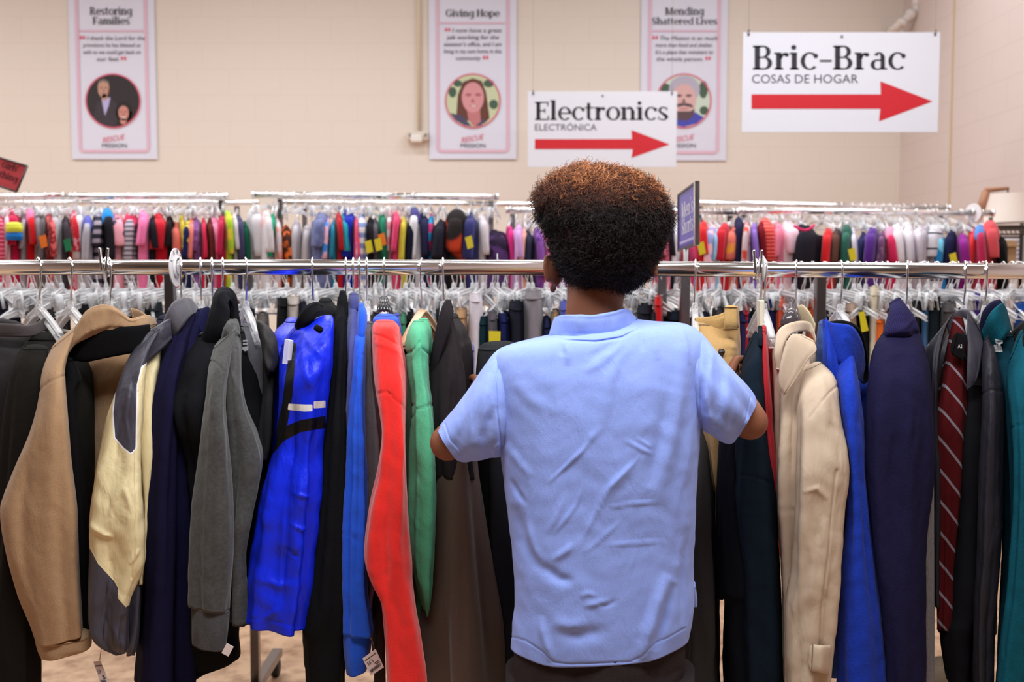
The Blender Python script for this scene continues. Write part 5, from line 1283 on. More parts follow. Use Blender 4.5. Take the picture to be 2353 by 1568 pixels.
# 14 green hoodie
GR = fab((88, 178, 136), bump=.35, rough=.9)
garment('green_hoodie', 'sea green hooded sweatshirt on a wooden hanger', 'sweatshirt', 970, [
    ('sleeve', GR, [(948, 974, 738, 1.955, .03), (938, 986, 754, 1.93, .05), (931, 988, 784, 1.915, .058), (933, 986, 820, 1.905, .056), ((938, 862), (985, 846), 1.895, .056), ((944, 900), (987, 880), 1.885, .056), ((946, 940), (992, 930), 1.87, .055), ((945, 1000), (997, 1000), 1.86, .055), ((944, 1100), (1000, 1090), 1.86, .056), ((942, 1190), (1000, 1180), 1.86, .056), ((946, 1270), (996, 1260), 1.86, .054), ((956, 1330), (990, 1330), 1.86, .05), ((970, 1390), (986, 1386), 1.865, .045), ((978, 1420), (985, 1412), 1.87, .03)],
      dict(n=120, step=4, wr=.007, ws=14, ridges=[([(932, 812), (952, 800), (966, 786), (972, 800), (986, 812)], 2.4, -.005), ([(944, 826), (958, 800), (970, 790)], 4, .005), ([(938, 928), (960, 940), (990, 928)], 2, -.003), ([(946, 960), (962, 938), (996, 930)], 2, -.003)])),
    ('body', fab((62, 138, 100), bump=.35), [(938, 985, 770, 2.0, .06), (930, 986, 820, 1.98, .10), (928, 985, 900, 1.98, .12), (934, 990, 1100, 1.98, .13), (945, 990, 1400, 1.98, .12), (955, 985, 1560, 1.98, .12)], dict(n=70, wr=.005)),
    ('hood', GR, [(962, 984, 734, 2.0, .02), (962, 992, 760, 1.985, .03), (966, 993, 800, 1.975, .032), (970, 988, 826, 1.975, .02)], dict(n=60, step=3, fold=.002)),
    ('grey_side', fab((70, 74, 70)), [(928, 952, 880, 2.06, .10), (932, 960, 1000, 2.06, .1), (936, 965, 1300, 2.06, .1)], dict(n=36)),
])
q = frail(970)
HG['wood'] = hanger_meshes(.2, .098, .062, arm=(.008, .013), wood=True, block=False); HG['wood'][1].materials[0] = plain('hanger_wood', (222, 180, 140), .45)
hanger('wood', q, math.radians(84), 'pale wooden hanger in the hood of the green sweatshirt', name='wooden_hanger')
# 15 brown jacket
BR = fab((92, 74, 64), bump=.3, rough=.85, var=.06); BRD = fab((38, 32, 34), bump=.3, rough=.85)  # lit brown for the skirt, darker brown above: light put into the colour
garment('brown_jacket', 'dark brown suit jacket between the green sweatshirt and the person', 'jacket', 1018, [
    ('shoulder', BRD, [((988, 820), (1040, 730), 1.97, .03), ((984, 880), (1058, 800), 1.94, .06), ((986, 940), (1072, 880), 1.92, .065), ((990, 1010), (1082, 990), 1.91, .07), ((992, 1090), (1092, 1100), 1.91, .07)], dict(n=110, step=4, wr=.004, ridges=[([(1034, 800), (1030, 900), (1026, 1000)], 5, .006), ([(1050, 850), (1040, 960)], 5, -.005), ([(1010, 760), (1022, 770), (1036, 764)], 2, -.003)])),
    ('lapel', fab((36, 31, 34)), [((984, 860), (994, 900), 1.92, .02), ((996, 780), (1012, 830), 1.91, .03), ((1012, 715), (1030, 770), 1.92, .04), ((1024, 690), (1040, 730), 1.95, .04), ((1036, 690), (1043, 716), 1.99, .03)], dict(n=40, step=4, fold=.001)),
    ('skirt', BR, [(998, 1095, 1040, 1.94, .10), (996, 1104, 1150, 1.94, .11), (991, 1122, 1300, 1.94, .12), (985, 1142, 1440, 1.94, .13), (980, 1152, 1568, 1.94, .13), (978, 1156, 1630, 1.94, .13)], dict(n=150, step=6, fold=.012, fk=7, ridges=[([(1030, 1060), (1020, 1300), (1010, 1568)], 9, .008), ([(1060, 1060), (1064, 1300), (1062, 1568)], 8, -.009), ([(1080, 1060), (1096, 1300), (1110, 1568)], 10, .008)])),
], hang='clear plastic hanger of the dark brown suit jacket', body=back(BRD, 1000, 1085, 730, 1560))
garment('charcoal_coat', 'charcoal coat half hidden by the left side of the pale blue shirt', 'coat', 1150, [
    ('body', fab((32, 32, 36), bump=.4), [(1100, 1200, 800, 2.08, .06), (1092, 1215, 900, 2.05, .12), (1092, 1225, 1050, 2.03, .14), (1100, 1235, 1250, 2.02, .14), (1118, 1250, 1450, 2.02, .14), (1140, 1260, 1630, 2.02, .14)], dict(n=110, wr=.005, fold=.008, ridges=[([(1150, 1080), (1130, 1250), (1170, 1450)], 8, .006)])),
])
# behind the boy
for px, c, ds in ((1215, (54, 54, 62), 'dark grey jacket'), (1270, (30, 34, 60), 'navy jacket'), (1330, (24, 24, 28), 'black jacket')):
    pass
# 16 grey trousers and dark coats on the right of the boy
garment('khaki_trousers', 'khaki trousers folded over a hanger behind the right shoulder of the pale blue shirt', 'trousers', 1598, [
    ('waistband', fab((186, 148, 92), bump=.4), [((1598, 730), (1602, 772), 2.02, .012), ((1640, 726), (1642, 768), 1.99, .014), ((1668, 716), (1670, 762), 1.98, .014), ((1692, 704), (1694, 752), 1.99, .014), ((1698, 706), (1700, 750), 2.03, .012)], dict(n=48, step=4, fold=.001, e=3.4, ridges=[([(1600, 764), (1640, 760), (1694, 746)], 2, -.003)])),
    ('leg', fab((184, 146, 94), bump=.4), [(1600, 1698, 745, 2.03, .05), (1600, 1700, 790, 2.01, .08), (1604, 1698, 850, 2.0, .1), (1612, 1690, 950, 2.0, .1), (1625, 1672, 1080, 2.0, .1), (1636, 1664, 1130, 2.0, .09)], dict(n=100, step=5, wr=.005, ws=12, ridges=[([(1646, 800), (1670, 796), (1698, 800)], 4, .004), ([(1640, 824), (1670, 818), (1698, 822)], 2, -.003), ([(1660, 830), (1664, 900), (1654, 1000)], 6, .006)])),
    ('belt_loop', fab((196, 158, 100), bump=.4), [(1665, 1693, 706, 1.94, .006), (1664, 1694, 740, 1.935, .006), (1664, 1694, 758, 1.94, .006)], dict(n=24, step=4, fold=0)),
    ('button', plain('dark_button', (40, 34, 32), .4), [(1652, 1664, 803, 1.915, .004), (1650, 1666, 809, 1.912, .006), (1652, 1664, 815, 1.915, .004)], dict(n=20, step=2, fold=0, cap1='dome')),
], hang='clear plastic hanger holding the khaki trousers', hkind='adult_b')
garment('grey_trousers', 'charcoal grey trousers hanging below the right arm, beside the shirt hem', 'trousers', 1600, [
    ('leg', fab((56, 53, 53), bump=.4), [(1560, 1636, 960, 2.03, .08), (1560, 1640, 1060, 2.0, .11), (1560, 1645, 1200, 1.98, .12), (1562, 1650, 1350, 1.97, .12), (1565, 1653, 1500, 1.97, .12), (1566, 1655, 1640, 1.97, .12)], dict(n=110, wr=.005, ridges=[([(1612, 1000), (1606, 1200), (1616, 1400), (1640, 1568)], 9, .007)]))])
TEALD = fab((17, 30, 43), bump=.4)
garment('teal_navy_jacket', 'dark blue-green sweatshirt in front of the thin red garment', 'sweatshirt', 1748, [
    ('sleeve', TEALD, [((1706, 830), (1738, 760), 1.93, .03), ((1698, 880), (1752, 790), 1.90, .055), ((1694, 940), (1758, 890), 1.88, .06), ((1690, 1000), (1765, 980), 1.87, .062), ((1688, 1060), (1774, 1060), 1.87, .064), ((1680, 1150), (1786, 1150), 1.87, .064), ((1690, 1260), (1790, 1260), 1.87, .064), ((1700, 1400), (1797, 1400), 1.87, .064), ((1706, 1630), (1806, 1630), 1.87, .062)], dict(n=120, step=5, wr=.004, ridges=[([(1702, 1092), (1740, 1098), (1776, 1112)], 2.5, -.003)])),
    ('body', fab((11, 13, 22)), [(1676, 1748, 900, 2.0, .10), (1655, 1760, 1000, 1.98, .14), (1650, 1770, 1150, 1.97, .15), (1656, 1780, 1350, 1.96, .15), (1664, 1785, 1400, 1.96, .14), (1662, 1785, 1560, 1.96, .14), (1664, 1785, 1640, 1.96, .14)], dict(n=100, wr=.005)),
    ('neckband', fab((18, 30, 42), bump=.6), [(1742, 1751, 750, 1.9, .02), (1741, 1753, 774, 1.885, .04), (1742, 1754, 794, 1.88, .04)], dict(n=28, step=3, fold=0)),
    ('sleeve', fab((14, 15, 26)), [(1655, 1700, 960, 1.92, .05), (1648, 1702, 1100, 1.9, .05), (1648, 1694, 1280, 1.9, .05), (1650, 1672, 1376, 1.9, .05)], dict(n=48))
], hang='clear plastic hanger of the dark blue-green sweatshirt', hyaw=84)
garment('red_garment', 'thin red garment showing as a strip beside the trench coat', 'top', 1757, [
    ('sleeve', fab((190, 34, 46)), [(1749, 1760, 758, 1.93, .04), (1750, 1764, 800, 1.92, .06), (1752, 1770, 880, 1.91, .065), (1758, 1778, 980, 1.91, .065), (1766, 1786, 1080, 1.91, .06), (1776, 1788, 1160, 1.91, .05)], dict(n=60, ridges=[([(1758, 930), (1770, 960), (1776, 1000)], 3, -.004)])),
    ('neckband', fab((176, 30, 42), bump=.6), [(1749, 1761, 752, 1.925, .05), (1749, 1763, 764, 1.92, .055)], dict(n=28, step=3, fold=0)),
], hang='clear plastic hanger with a cream tag block beside the red garment', hyaw=82, body=back(fab((190, 34, 46)), 1752, 1784, 760, 1500))
mb = MB(); mb.box(P(1748, 722, 2.0), (.0045, .012, .028)); tag(mb.build('size_marker', plain('size_cream', (228, 218, 196), .5), None, False, .002), 'cream size marker on the hanger of the red garment', 'size marker')
# 17 trench coat
TR = fab((196, 174, 152), rough=.8, sheen=.0, bump=.15, scale=900, var=.04, wrk=.45)
garment('trench_coat', 'stone beige trench coat with a wide pointed collar and strapped cuff', 'coat', 1830, [
    ('sleeve', TR, [((1848, 850), (1888, 832), 1.86, .03), ((1838, 900), (1918, 868), 1.83, .05), ((1836, 950), (1928, 930), 1.81, .058), ((1834, 1020), (1938, 1010), 1.80, .06), ((1832, 1090), (1950, 1086), 1.79, .06), ((1830, 1160), (1946, 1160), 1.79, .06), ((1826, 1230), (1938, 1240), 1.79, .06), ((1818, 1320), (1930, 1330), 1.79, .058), ((1806, 1410), (1920, 1420), 1.79, .056), ((1806, 1500), (1912, 1500), 1.79, .054), ((1808, 1630), (1900, 1630), 1.79, .052)],
      dict(n=160, step=4, wr=.0055, ws=10, fold=.004, noise_z=.7, ridges=[([(1862, 960), (1890, 920), (1922, 888)], 2, -.003), ([(1852, 1130), (1880, 1122), (1900, 1150)], 5, .006), ([(1920, 1080), (1906, 1250), (1888, 1400), (1880, 1568)], 2.5, -.004), ([(1850, 1180), (1870, 1300), (1860, 1420)], 8, .006), ([(1896, 1190), (1890, 1260)], 6, .005), ([(1834, 1290), (1826, 1400), (1822, 1500)], 7, -.005)])),
    ('front', TR, [(1772, 1860, 790, 1.95, .04), (1776, 1865, 850, 1.91, .07), (1780, 1865, 930, 1.89, .085), (1784, 1862, 1050, 1.88, .09), (1788, 1858, 1200, 1.88, .09), (1796, 1850, 1350, 1.88, .09), (1800, 1845, 1450, 1.88, .09), (1806, 1840, 1640, 1.88, .09)], dict(n=120, step=5, wr=.004, ridges=[([(1826, 880), (1820, 1000), (1812, 1140)], 5, -.006), ([(1838, 860), (1836, 1000)], 4, .006), ([(1794, 1170), (1820, 1176), (1840, 1180)], 3, -.004)])),
    ('collar_leaf', TR, [((1834, 768), (1872, 786), 1.815, .004), ((1818, 770), (1876, 806), 1.80, .005), ((1806, 790), (1858, 826), 1.79, .005), ((1797, 820), (1836, 862), 1.784, .005), ((1791, 850), (1820, 886), 1.782, .0045), ((1790, 880), (1808, 902), 1.784, .004), ((1796, 902), (1800, 910), 1.788, .003)], dict(n=84, step=2.5, fold=.0004, e=4.5, dr=0)),
    ('collar_stand', TR, [((1796, 850), (1782, 846), 1.86, .02), ((1800, 800), (1778, 810), 1.86, .03), ((1816, 770), (1788, 760), 1.88, .03), ((1838, 762), (1824, 740), 1.92, .03), ((1860, 766), (1862, 742), 1.95, .03), ((1874, 790), (1876, 776), 1.93, .03)], dict(n=40, step=3, fold=0)),
    ('far_collar', fab((196, 176, 142), bump=.15), [((1824, 712), (1836, 760), 2.06, .02), ((1842, 700), (1850, 758), 2.04, .025), ((1860, 716), (1862, 760), 2.02, .025), ((1874, 744), (1872, 774), 2.0, .02)], dict(n=36, step=3, fold=0)),
    ('lining', fab((22, 19, 20)), [(1790, 1842, 752, 1.985, .03), (1782, 1830, 800, 1.96, .04), (1782, 1806, 860, 1.94, .03), (1784, 1800, 900, 1.93, .02)], dict(n=32)),
    ('cuff_strap', TR, [((1868, 1484), (1866, 1546), 1.730, .006), ((1890, 1488), (1886, 1550), 1.726, .008), ((1909, 1488), (1905, 1552), 1.745, .008)], dict(n=40, step=3, fold=0, e=3)),
    ('pocket_edge', TR, [(1936, 1950, 1086, 1.86, .03), (1938, 1951, 1130, 1.86, .03), (1936, 1948, 1166, 1.86, .03)], dict(n=30, step=4, fold=0)),
], hang='smoky plastic hanger standing in the open collar of the trench coat', hyaw=74, body=back(TR, 1796, 1920, 800, 1560))
mb = MB(); mb.tube([P(1820, 700, 2.03), P(1822, 690, 2.035)], .006, 10)
mb.tube([P(1812, 742, 1.95), P(1817, 722, 2.0), P(1821, 700, 2.03)], [.016, .012, .008], 10); mb.tube([P(1830, 762, 1.96), P(1826, 728, 2.0), P(1823, 700, 2.03)], [.013, .011, .007], 10)
tag(mb.build('hanger_neck', plain('smoke_plastic_b', (74, 66, 70), .15)), 'smoky grey hanger neck between the leaves of the trench collar', 'hanger')
# 18 blue fleece with black trimmed collar
BF = fab((24, 54, 166), bump=.6, scale=300, sheen=.05)
garment('blue_fleece_jacket', 'royal blue fleece jacket with a black bound collar beside the trench coat', 'jacket', 1932, [
    ('sleeve', BF, [((1918, 850), (1958, 800), 1.88, .03), ((1924, 890), (1966, 840), 1.85, .05), ((1930, 940), (1976, 900), 1.83, .06), ((1936, 1000), (1985, 980), 1.82, .062), ((1942, 1080), (1994, 1070), 1.82, .064), ((1940, 1200), (2006, 1190), 1.82, .066), ((1934, 1300), (2018, 1300), 1.82, .068), ((1928, 1420), (2034, 1420), 1.82, .07), ((1924, 1568), (2046, 1560), 1.82, .07), ((1922, 1640), (2050, 1640), 1.82, .07)], dict(n=120, step=5, wr=.003, ridges=[([(1944, 800), (1950, 786), (1964, 790)], 3, -.003)])),
    ('collar', BF, [((1892, 734), (1900, 800), 1.90, .006), ((1912, 742), (1918, 828), 1.87, .010), ((1936, 744), (1938, 842), 1.858, .012), ((1958, 750), (1954, 854), 1.86, .012), ((1974, 770), (1966, 866), 1.875, .012), ((1985, 800), (1974, 874), 1.90, .010), ((1989, 840), (1980, 878), 1.93, .008)], dict(n=60, step=3, fold=.001, e=3.6, dr=0, ridges=[([(1922, 786), (1944, 776), (1960, 786)], 3, .005)])),
    ('front_edge', BF, [((1898, 728), (1904, 740), 1.9, .01), ((1896, 744), (1922, 756), 1.89, .015), ((1892, 800), (1924, 800), 1.885, .03), ((1898, 850), (1930, 850), 1.885, .04), ((1916, 960), (1945, 960), 1.89, .05)], dict(n=44)),
    ('collar_binding', fab((14, 14, 18)), [((1908, 738), (1908, 748), 1.885, .006), ((1936, 736), (1936, 748), 1.875, .007), ((1962, 744), (1956, 755), 1.875, .008), ((1982, 766), (1973, 774), 1.89, .009), ((1993, 810), (1983, 814), 1.92, .010), ((1996, 850), (1985, 852), 1.95, .010), ((1994, 876), (1980, 880), 1.95, .010), ((1984, 884), (1974, 870), 1.94, .008)], dict(n=24, step=3, fold=0)),
], hang='cream plastic hanger inside the black bound blue collar', hyaw=82, body=back(BF, 1935, 2010, 820, 1560))
garment('blue_strip', 'dull blue top squeezed behind the royal blue fleece collar', 'top', 1890, [
    ('side', fab((34, 64, 128)), [(1880, 1902, 744, 2.05, .05), (1877, 1904, 780, 2.04, .08), (1878, 1906, 850, 2.03, .1), (1890, 1930, 1200, 2.03, .1), (1900, 1930, 1560, 2.03, .1)], dict(n=40))])
bpy.data.objects
# 19 navy turtleneck
NT = fab((25, 22, 54), bump=.5, scale=260); NT2 = fab((28, 25, 60), bump=.5, c2=(38, 32, 74), pat='v', ps=95)
garment('turtleneck_sweater', 'dark purple-navy turtleneck sweater with a ribbed collar', 'sweater', 2085, [
    ('body', NT, [((2026, 768), (2110, 752), 1.89, .05), ((2012, 792), (2118, 776), 1.875, .06), ((2001, 826), (2127, 806), 1.86, .07), ((1994, 880), (2138, 860), 1.84, .08), ((1987, 950), (2145, 940), 1.83, .085), ((1984, 1020), (2149, 1020), 1.83, .088), ((1984, 1100), (2146, 1090), 1.83, .088), ((2000, 1250), (2128, 1250), 1.83, .088), ((2020, 1400), (2126, 1400), 1.83, .088), ((2036, 1640), (2124, 1640), 1.83, .085)], dict(n=150, step=5, wr=.004, ws=9, ridges=[([(2090, 960), (2080, 1050), (2070, 1180)], 6, .006), ([(2104, 940), (2100, 1040)], 5, -.005), ([(2040, 980), (2034, 1100)], 7, .005)])),
    ('turtle_collar', NT2, [((2044, 698), (2068, 684), 1.90, .022), ((2042, 716), (2084, 704), 1.885, .036), ((2036, 740), (2100, 728), 1.875, .044), ((2030, 764), (2110, 752), 1.87, .049), ((2034, 778), (2112, 766), 1.875, .046)], dict(n=80, step=3, fold=.0015, ridges=[([(2060, 764), (2085, 748), (2104, 730)], 4, .004)])),
], hang='clear plastic hanger of the ribbed turtleneck', body=back(NT, 2005, 2135, 790, 1560))
garment('grey_wool_trousers', 'grey woollen trousers showing as a strip below the turtleneck', 'trousers', 2134, [
    ('leg', fab((110, 104, 106), bump=.8, scale=260, var=.25), [(2130, 2147, 1010, 1.93, .06), (2122, 2148, 1060, 1.9, .08), (2118, 2147, 1200, 1.88, .09), (2117, 2146, 1400, 1.88, .09), (2117, 2146, 1640, 1.88, .09)], dict(n=50))])
# 20 dark jacket with striped lining
DJ = ny((30, 28, 38), rough=.6); STP = fab((74, 10, 14), c2=(128, 118, 128), pat='d', ps=9, ang=-52, bump=.2)
t20, o20 = garment('dark_raincoat', 'dark slate raincoat open over a red striped lining', 'coat', 2217, [
    ('left_front', DJ, [((2150, 790), (2194, 712), 1.96, .03), ((2128, 800), (2180, 740), 1.92, .04), ((2130, 860), (2164, 800), 1.90, .05), ((2136, 920), (2156, 900), 1.89, .05), ((2140, 1020), (2156, 1020), 1.9, .05), ((2146, 1400), (2160, 1400), 1.9, .05)], dict(n=80, step=4, wr=.004)),
    ('lining', STP, [(2186, 2212, 730, 1.95, .02), (2176, 2222, 800, 1.92, .03), (2162, 2222, 880, 1.9, .035), (2150, 2220, 960, 1.89, .04), (2150, 2216, 1060, 1.89, .04), (2152, 2206, 1250, 1.89, .04), (2156, 2190, 1450, 1.89, .04)], dict(n=70, step=5, wr=.004, ws=12)),
    ('neck_label', fab((15, 14, 17)), [((2200, 764), (2188, 816), 1.868, .004), ((2222, 770), (2214, 830), 1.866, .004)], dict(n=20, step=3, fold=0, e=4)),
    ('right_lapel', ny((58, 55, 66), rough=.6), [((2222, 712), (2240, 745), 1.93, .02), ((2222, 740), (2258, 782), 1.89, .02), ((2222, 800), (2256, 810), 1.87, .018), ((2221, 860), (2248, 862), 1.86, .015), ((2222, 896), (2236, 886), 1.86, .010)], dict(n=52, step=3, fold=.001)),
    ('collar', ny((64, 60, 70), rough=.6), [((2176, 746), (2190, 790), 1.93, .02), ((2188, 722), (2200, 744), 1.95, .025), ((2204, 712), (2212, 730), 1.98, .028), ((2222, 712), (2226, 738), 1.98, .028), ((2236, 730), (2244, 752), 1.95, .025), ((2252, 756), (2258, 782), 1.92, .02)], dict(n=36, step=3, fold=0)),
    ('sleeve', DJ, [((2256, 800), (2272, 770), 1.90, .03), ((2256, 850), (2290, 820), 1.87, .05), ((2258, 910), (2302, 890), 1.86, .058), ((2254, 1000), (2306, 1000), 1.85, .06), ((2250, 1150), (2304, 1150), 1.85, .06), ((2246, 1300), (2298, 1300), 1.85, .06), ((2238, 1440), (2288, 1440), 1.85, .055), ((2236, 1640), (2282, 1640), 1.85, .055)], dict(n=90, step=5, wr=.004, ridges=[([(2256, 905), (2278, 896), (2302, 898)], 2, -.003)])),
    ('right_front', fab((12, 11, 16)), [(2216, 2270, 880, 1.93, .05), (2206, 2268, 1000, 1.92, .07), (2196, 2262, 1200, 1.92, .08), (2176, 2256, 1400, 1.92, .08), (2160, 2250, 1460, 1.92, .08), (2172, 2250, 1568, 1.92, .08), (2180, 2250, 1590, 1.92, .08)], dict(n=70, wr=.004)),
], hang='clear plastic hanger in the neck of the dark slate raincoat', hyaw=72, body=back(DJ, 2160, 2290, 740, 1480))
sans_px('label_print', plain('label_white', (220, 218, 222), .6), 'A2', 2201, 2211, 800, 9, 1.858, o20[2])
# 21 teal jacket
TL = fab((10, 78, 94), bump=.5, scale=320)
garment('teal_jacket', 'teal fleece jacket with a dark navy inner collar at the right end', 'jacket', 2265, [
    ('sleeve', TL, [((2312, 850), (2350, 760), 1.90, .03), ((2314, 900), (2372, 830), 1.86, .055), ((2320, 960), (2390, 930), 1.84, .06), ((2326, 1060), (2396, 1060), 1.83, .062), ((2324, 1200), (2396, 1200), 1.83, .062), ((2314, 1350), (2390, 1350), 1.83, .062), ((2298, 1480), (2380, 1480), 1.83, .06), ((2286, 1640), (2372, 1640), 1.83, .06)], dict(n=90, step=5, wr=.003, ridges=[([(2318, 985), (2340, 978), (2360, 976)], 2, -.003)])),
    ('collar', TL, [((2256, 760), (2268, 800), 1.92, .02), ((2272, 724), (2300, 790), 1.89, .035), ((2290, 704), (2316, 770), 1.89, .042), ((2304, 696), (2322, 760), 1.91, .042), ((2314, 712), (2328, 766), 1.94, .035)], dict(n=56, step=3, fold=.002)),
    ('collar_lining', fab((24, 24, 50)), [((2250, 750), (2258, 770), 1.95, .02), ((2258, 716), (2276, 740), 1.94, .03), ((2278, 694), (2296, 712), 1.94, .036), ((2298, 688), (2306, 700), 1.95, .03)], dict(n=36, step=3, fold=0)),
    ('body', fab((6, 50, 64), bump=.5), [(2270, 2330, 770, 1.97, .06), (2282, 2350, 840, 1.96, .1), (2298, 2370, 950, 1.95, .12), (2306, 2390, 1200, 1.95, .13), (2296, 2390, 1560, 1.95, .13)], dict(n=70, wr=.004)),
], hang='clear plastic hanger in the dark inner collar of the teal jacket', hyaw=74)
garment('black_coat', 'black coat cut off at the right end beyond the teal jacket', 'coat', 2420, [
    ('sleeve', fab((15, 14, 17)), [((2322, 780), (2356, 738), 1.96, .03), ((2336, 806), (2400, 750), 1.94, .06), ((2346, 840), (2440, 830), 1.92, .08), ((2350, 1000), (2450, 1000), 1.92, .09), ((2350, 1640), (2450, 1640), 1.92, .09)], dict(n=60)),
    ('lapel', fab((46, 40, 40)), [((2352, 770), (2356, 806), 1.86, .015), ((2366, 768), (2372, 830), 1.86, .015), ((2390, 776), (2400, 850), 1.87, .015)], dict(n=30, step=3, fold=0))])
# a shoe standing on the floor in the gap at the lower right
t = empty('shoe', P(2166, 1570, 3.35)); tag(t, 'brown canvas shoe on the floor in the gap below the dark raincoat', 'shoe')
loft('upper', fab((104, 88, 70), bump=.6), [(2150, 2166, 1530, 3.3, .03), (2142, 2178, 1542, 3.28, .07), (2136, 2188, 1565, 3.26, .11), (2132, 2194, 1590, 3.25, .13)], parent=t, n=40, step=3, fold=.002, cap1='flat')
loft('sole', plain('shoe_sole', (60, 50, 44), .7), [(2130, 2196, 1588, 3.25, .14), (2130, 2196, 1600, 3.25, .14)], parent=t, n=40, step=3, fold=0, cap0='flat', cap1='flat', e=2.6)

# ------------------------------------------------------------------ the boy
PD = 1.66
person = empty('person', P(1385, 1500, PD)); person.location.z = 0
tag(person, 'person in a pale blue polo shirt with curly hair, seen from behind, browsing the coats', 'person')
SKIN = plain('skin_brown', (134, 82, 58), .55, spec=.35)
def ell(mb, c, r, n=24, m=16, fn=None, M=None):
    vs = []; fs = []
    for i in range(m + 1):
        ph = math.pi * i / m
        for k in range(n):
            a = 2 * math.pi * k / n
            v = Vector((math.sin(ph) * math.cos(a), math.sin(ph) * math.sin(a), math.cos(ph)))
            p = Vector((v.x * r[0], v.y * r[1], v.z * r[2]))
            if fn: p = fn(p, v)
            if M: p = M @ p
            vs.append(p + Vector(c))
    for i in range(m):
        for k in range(n): fs.append((i * n + k, (i + 1) * n + k, (i + 1) * n + (k + 1) % n, i * n + (k + 1) % n))
    mb.add(vs, fs)
def limb(mb, pts, rad, n=20):
    q = cr(np.array([list(p) + [r] for p, r in zip(pts, rad)]), 6 * len(pts))
    mb.tube([Vector(x[:3]) for x in q], [float(x[3]) for x in q], n)
    for e in (q[0], q[-1]): ell(mb, e[:3], (e[3],) * 3, 16, 10)
bm_ = MB()
HC = P(1388, 548, PD); YAW = math.radians(-27)
MH = Matrix.Rotation(YAW, 3, 'Z')
def headfn(p, v):
    # v: unit direction, +y = face
    x, y, z = p
    if v.z < -.05: x *= 1 - .22 * min(1, -v.z) ; 
    if v.z < 0 and v.y < 0: y *= 1 - .35 * (-v.z)
    if v.y > .3:       # flatten the face, brow and cheek planes
        y = .083 + (y - .083) * .35 if y > .083 else y
        y += .007 * math.exp(-((v.z - .22) / .12) ** 2) * (v.y)            # brow
        y -= .008 * math.exp(-((v.z - .06) / .08) ** 2) * math.exp(-((abs(v.x) - .33) / .16) ** 2)   # eye sockets
        y += .006 * math.exp(-((v.z + .18) / .14) ** 2) * math.exp(-((abs(v.x) - .42) / .18) ** 2)   # cheeks
        y += .006 * math.exp(-((v.z + .52) / .10) ** 2) * math.exp(-(v.x / .25) ** 2)              # lips
        y -= .005 * math.exp(-((v.z + .68) / .07) ** 2)
        y += .010 * math.exp(-((v.z + .86) / .12) ** 2) * math.exp(-(v.x / .4) ** 2)               # chin
    return Vector((x, y, z))
ell(bm_, HC, (.081, .097, .098), 48, 36, headfn, MH)
def hp(x, y, z): return HC + MH @ Vector((x, y, z))
limb(bm_, [hp(0, .088, .018), hp(0, .098, -.008), hp(0, .106, -.024)], [.008, .010, .012], 14)      # nose
for sx in (-1, 1): ell(bm_, hp(sx * .011, .098, -.028), (.008, .008, .007), 12, 8)
for zz, rr in ((-.047, .0065), (-.056, .0075)): ell(bm_, hp(0, .090, zz), (.021, .010, rr), 16, 8, None, MH)
# ears
def ear(sx, fix=None):
    c = hp(sx * .083, -.004, -.035) if fix is None else fix
    pts = []
    for k in range(15):
        a = math.radians(-40 + 275 * k / 14); pts.append(c + MH @ Vector((sx * (.011 + .003 * math.sin(a)), -.016 * math.cos(a) - .002, .024 * math.sin(a) + .003)))
    limb(bm_, pts[::2], [.0045] * len(pts[::2]), 10)
    ell(bm_, c, (.007, .017, .024), 16, 10, None, MH @ Matrix.Rotation(sx * .35, 3, 'Z'))
    ell(bm_, c + MH @ Vector((sx * .008, .006, -.027)), (.006, .008, .009), 12, 8)
ear(-1, P(1277, 626, PD + .035)); ear(1, hp(.076, .006, -.03))
# neck, trunk, legs
limb(bm_, [P(1378, 610, PD + .01), P(1370, 670, PD), P(1366, 715, PD - .005), P(1372, 780, PD)], [.05, .047, .048, .062], 28)
def oval(mb, rows, n=32):
    vs = []; fs = []
    for (c, rx, ry) in rows:
        for k in range(n): a = 2 * math.pi * k / n; vs.append(Vector(c) + Vector((rx * math.cos(a), ry * math.sin(a), 0)))
    for i in range(len(rows) - 1):
        for k in range(n): fs.append((i * n + k, (i + 1) * n + k, (i + 1) * n + (k + 1) % n, i * n + (k + 1) % n))
    fs.append(tuple(range(n))); fs.append(tuple((len(rows) - 1) * n + k for k in range(n))[::-1]); mb.add(vs, fs)
oval(bm_, [(P(1375, 770, PD), .07, .05), (P(1378, 810, PD), .15, .075), (P(1380, 900, PD), .155, .085), (P(1380, 1050, PD), .145, .085), (P(1382, 1220, PD), .13, .08), (P(1380, 1400, PD), .122, .080), (P(1378, 1520, PD), .122, .080), (P(1378, 1600, PD), .115, .075)])
hipx = P(1378, 1540, PD)
feet = []
for sx in (-1, 1):
    h = Vector((hipx.x + sx * .062, PD, .72)); kn = Vector((hipx.x + sx * .085, PD + .015, .42)); an = Vector((hipx.x + sx * .09, PD - .01, .075))
    limb(bm_, [h, h * .5 + kn * .5, kn, kn * .45 + an * .55, an], [.062, .060, .05, .048, .033], 20)
    limb(bm_, [an + Vector((0, -.03, -.03)), an + Vector((sx * .005, .05, -.04)), an + Vector((sx * .012, .13, -.05))], [.03, .032, .022], 16); feet.append(an)
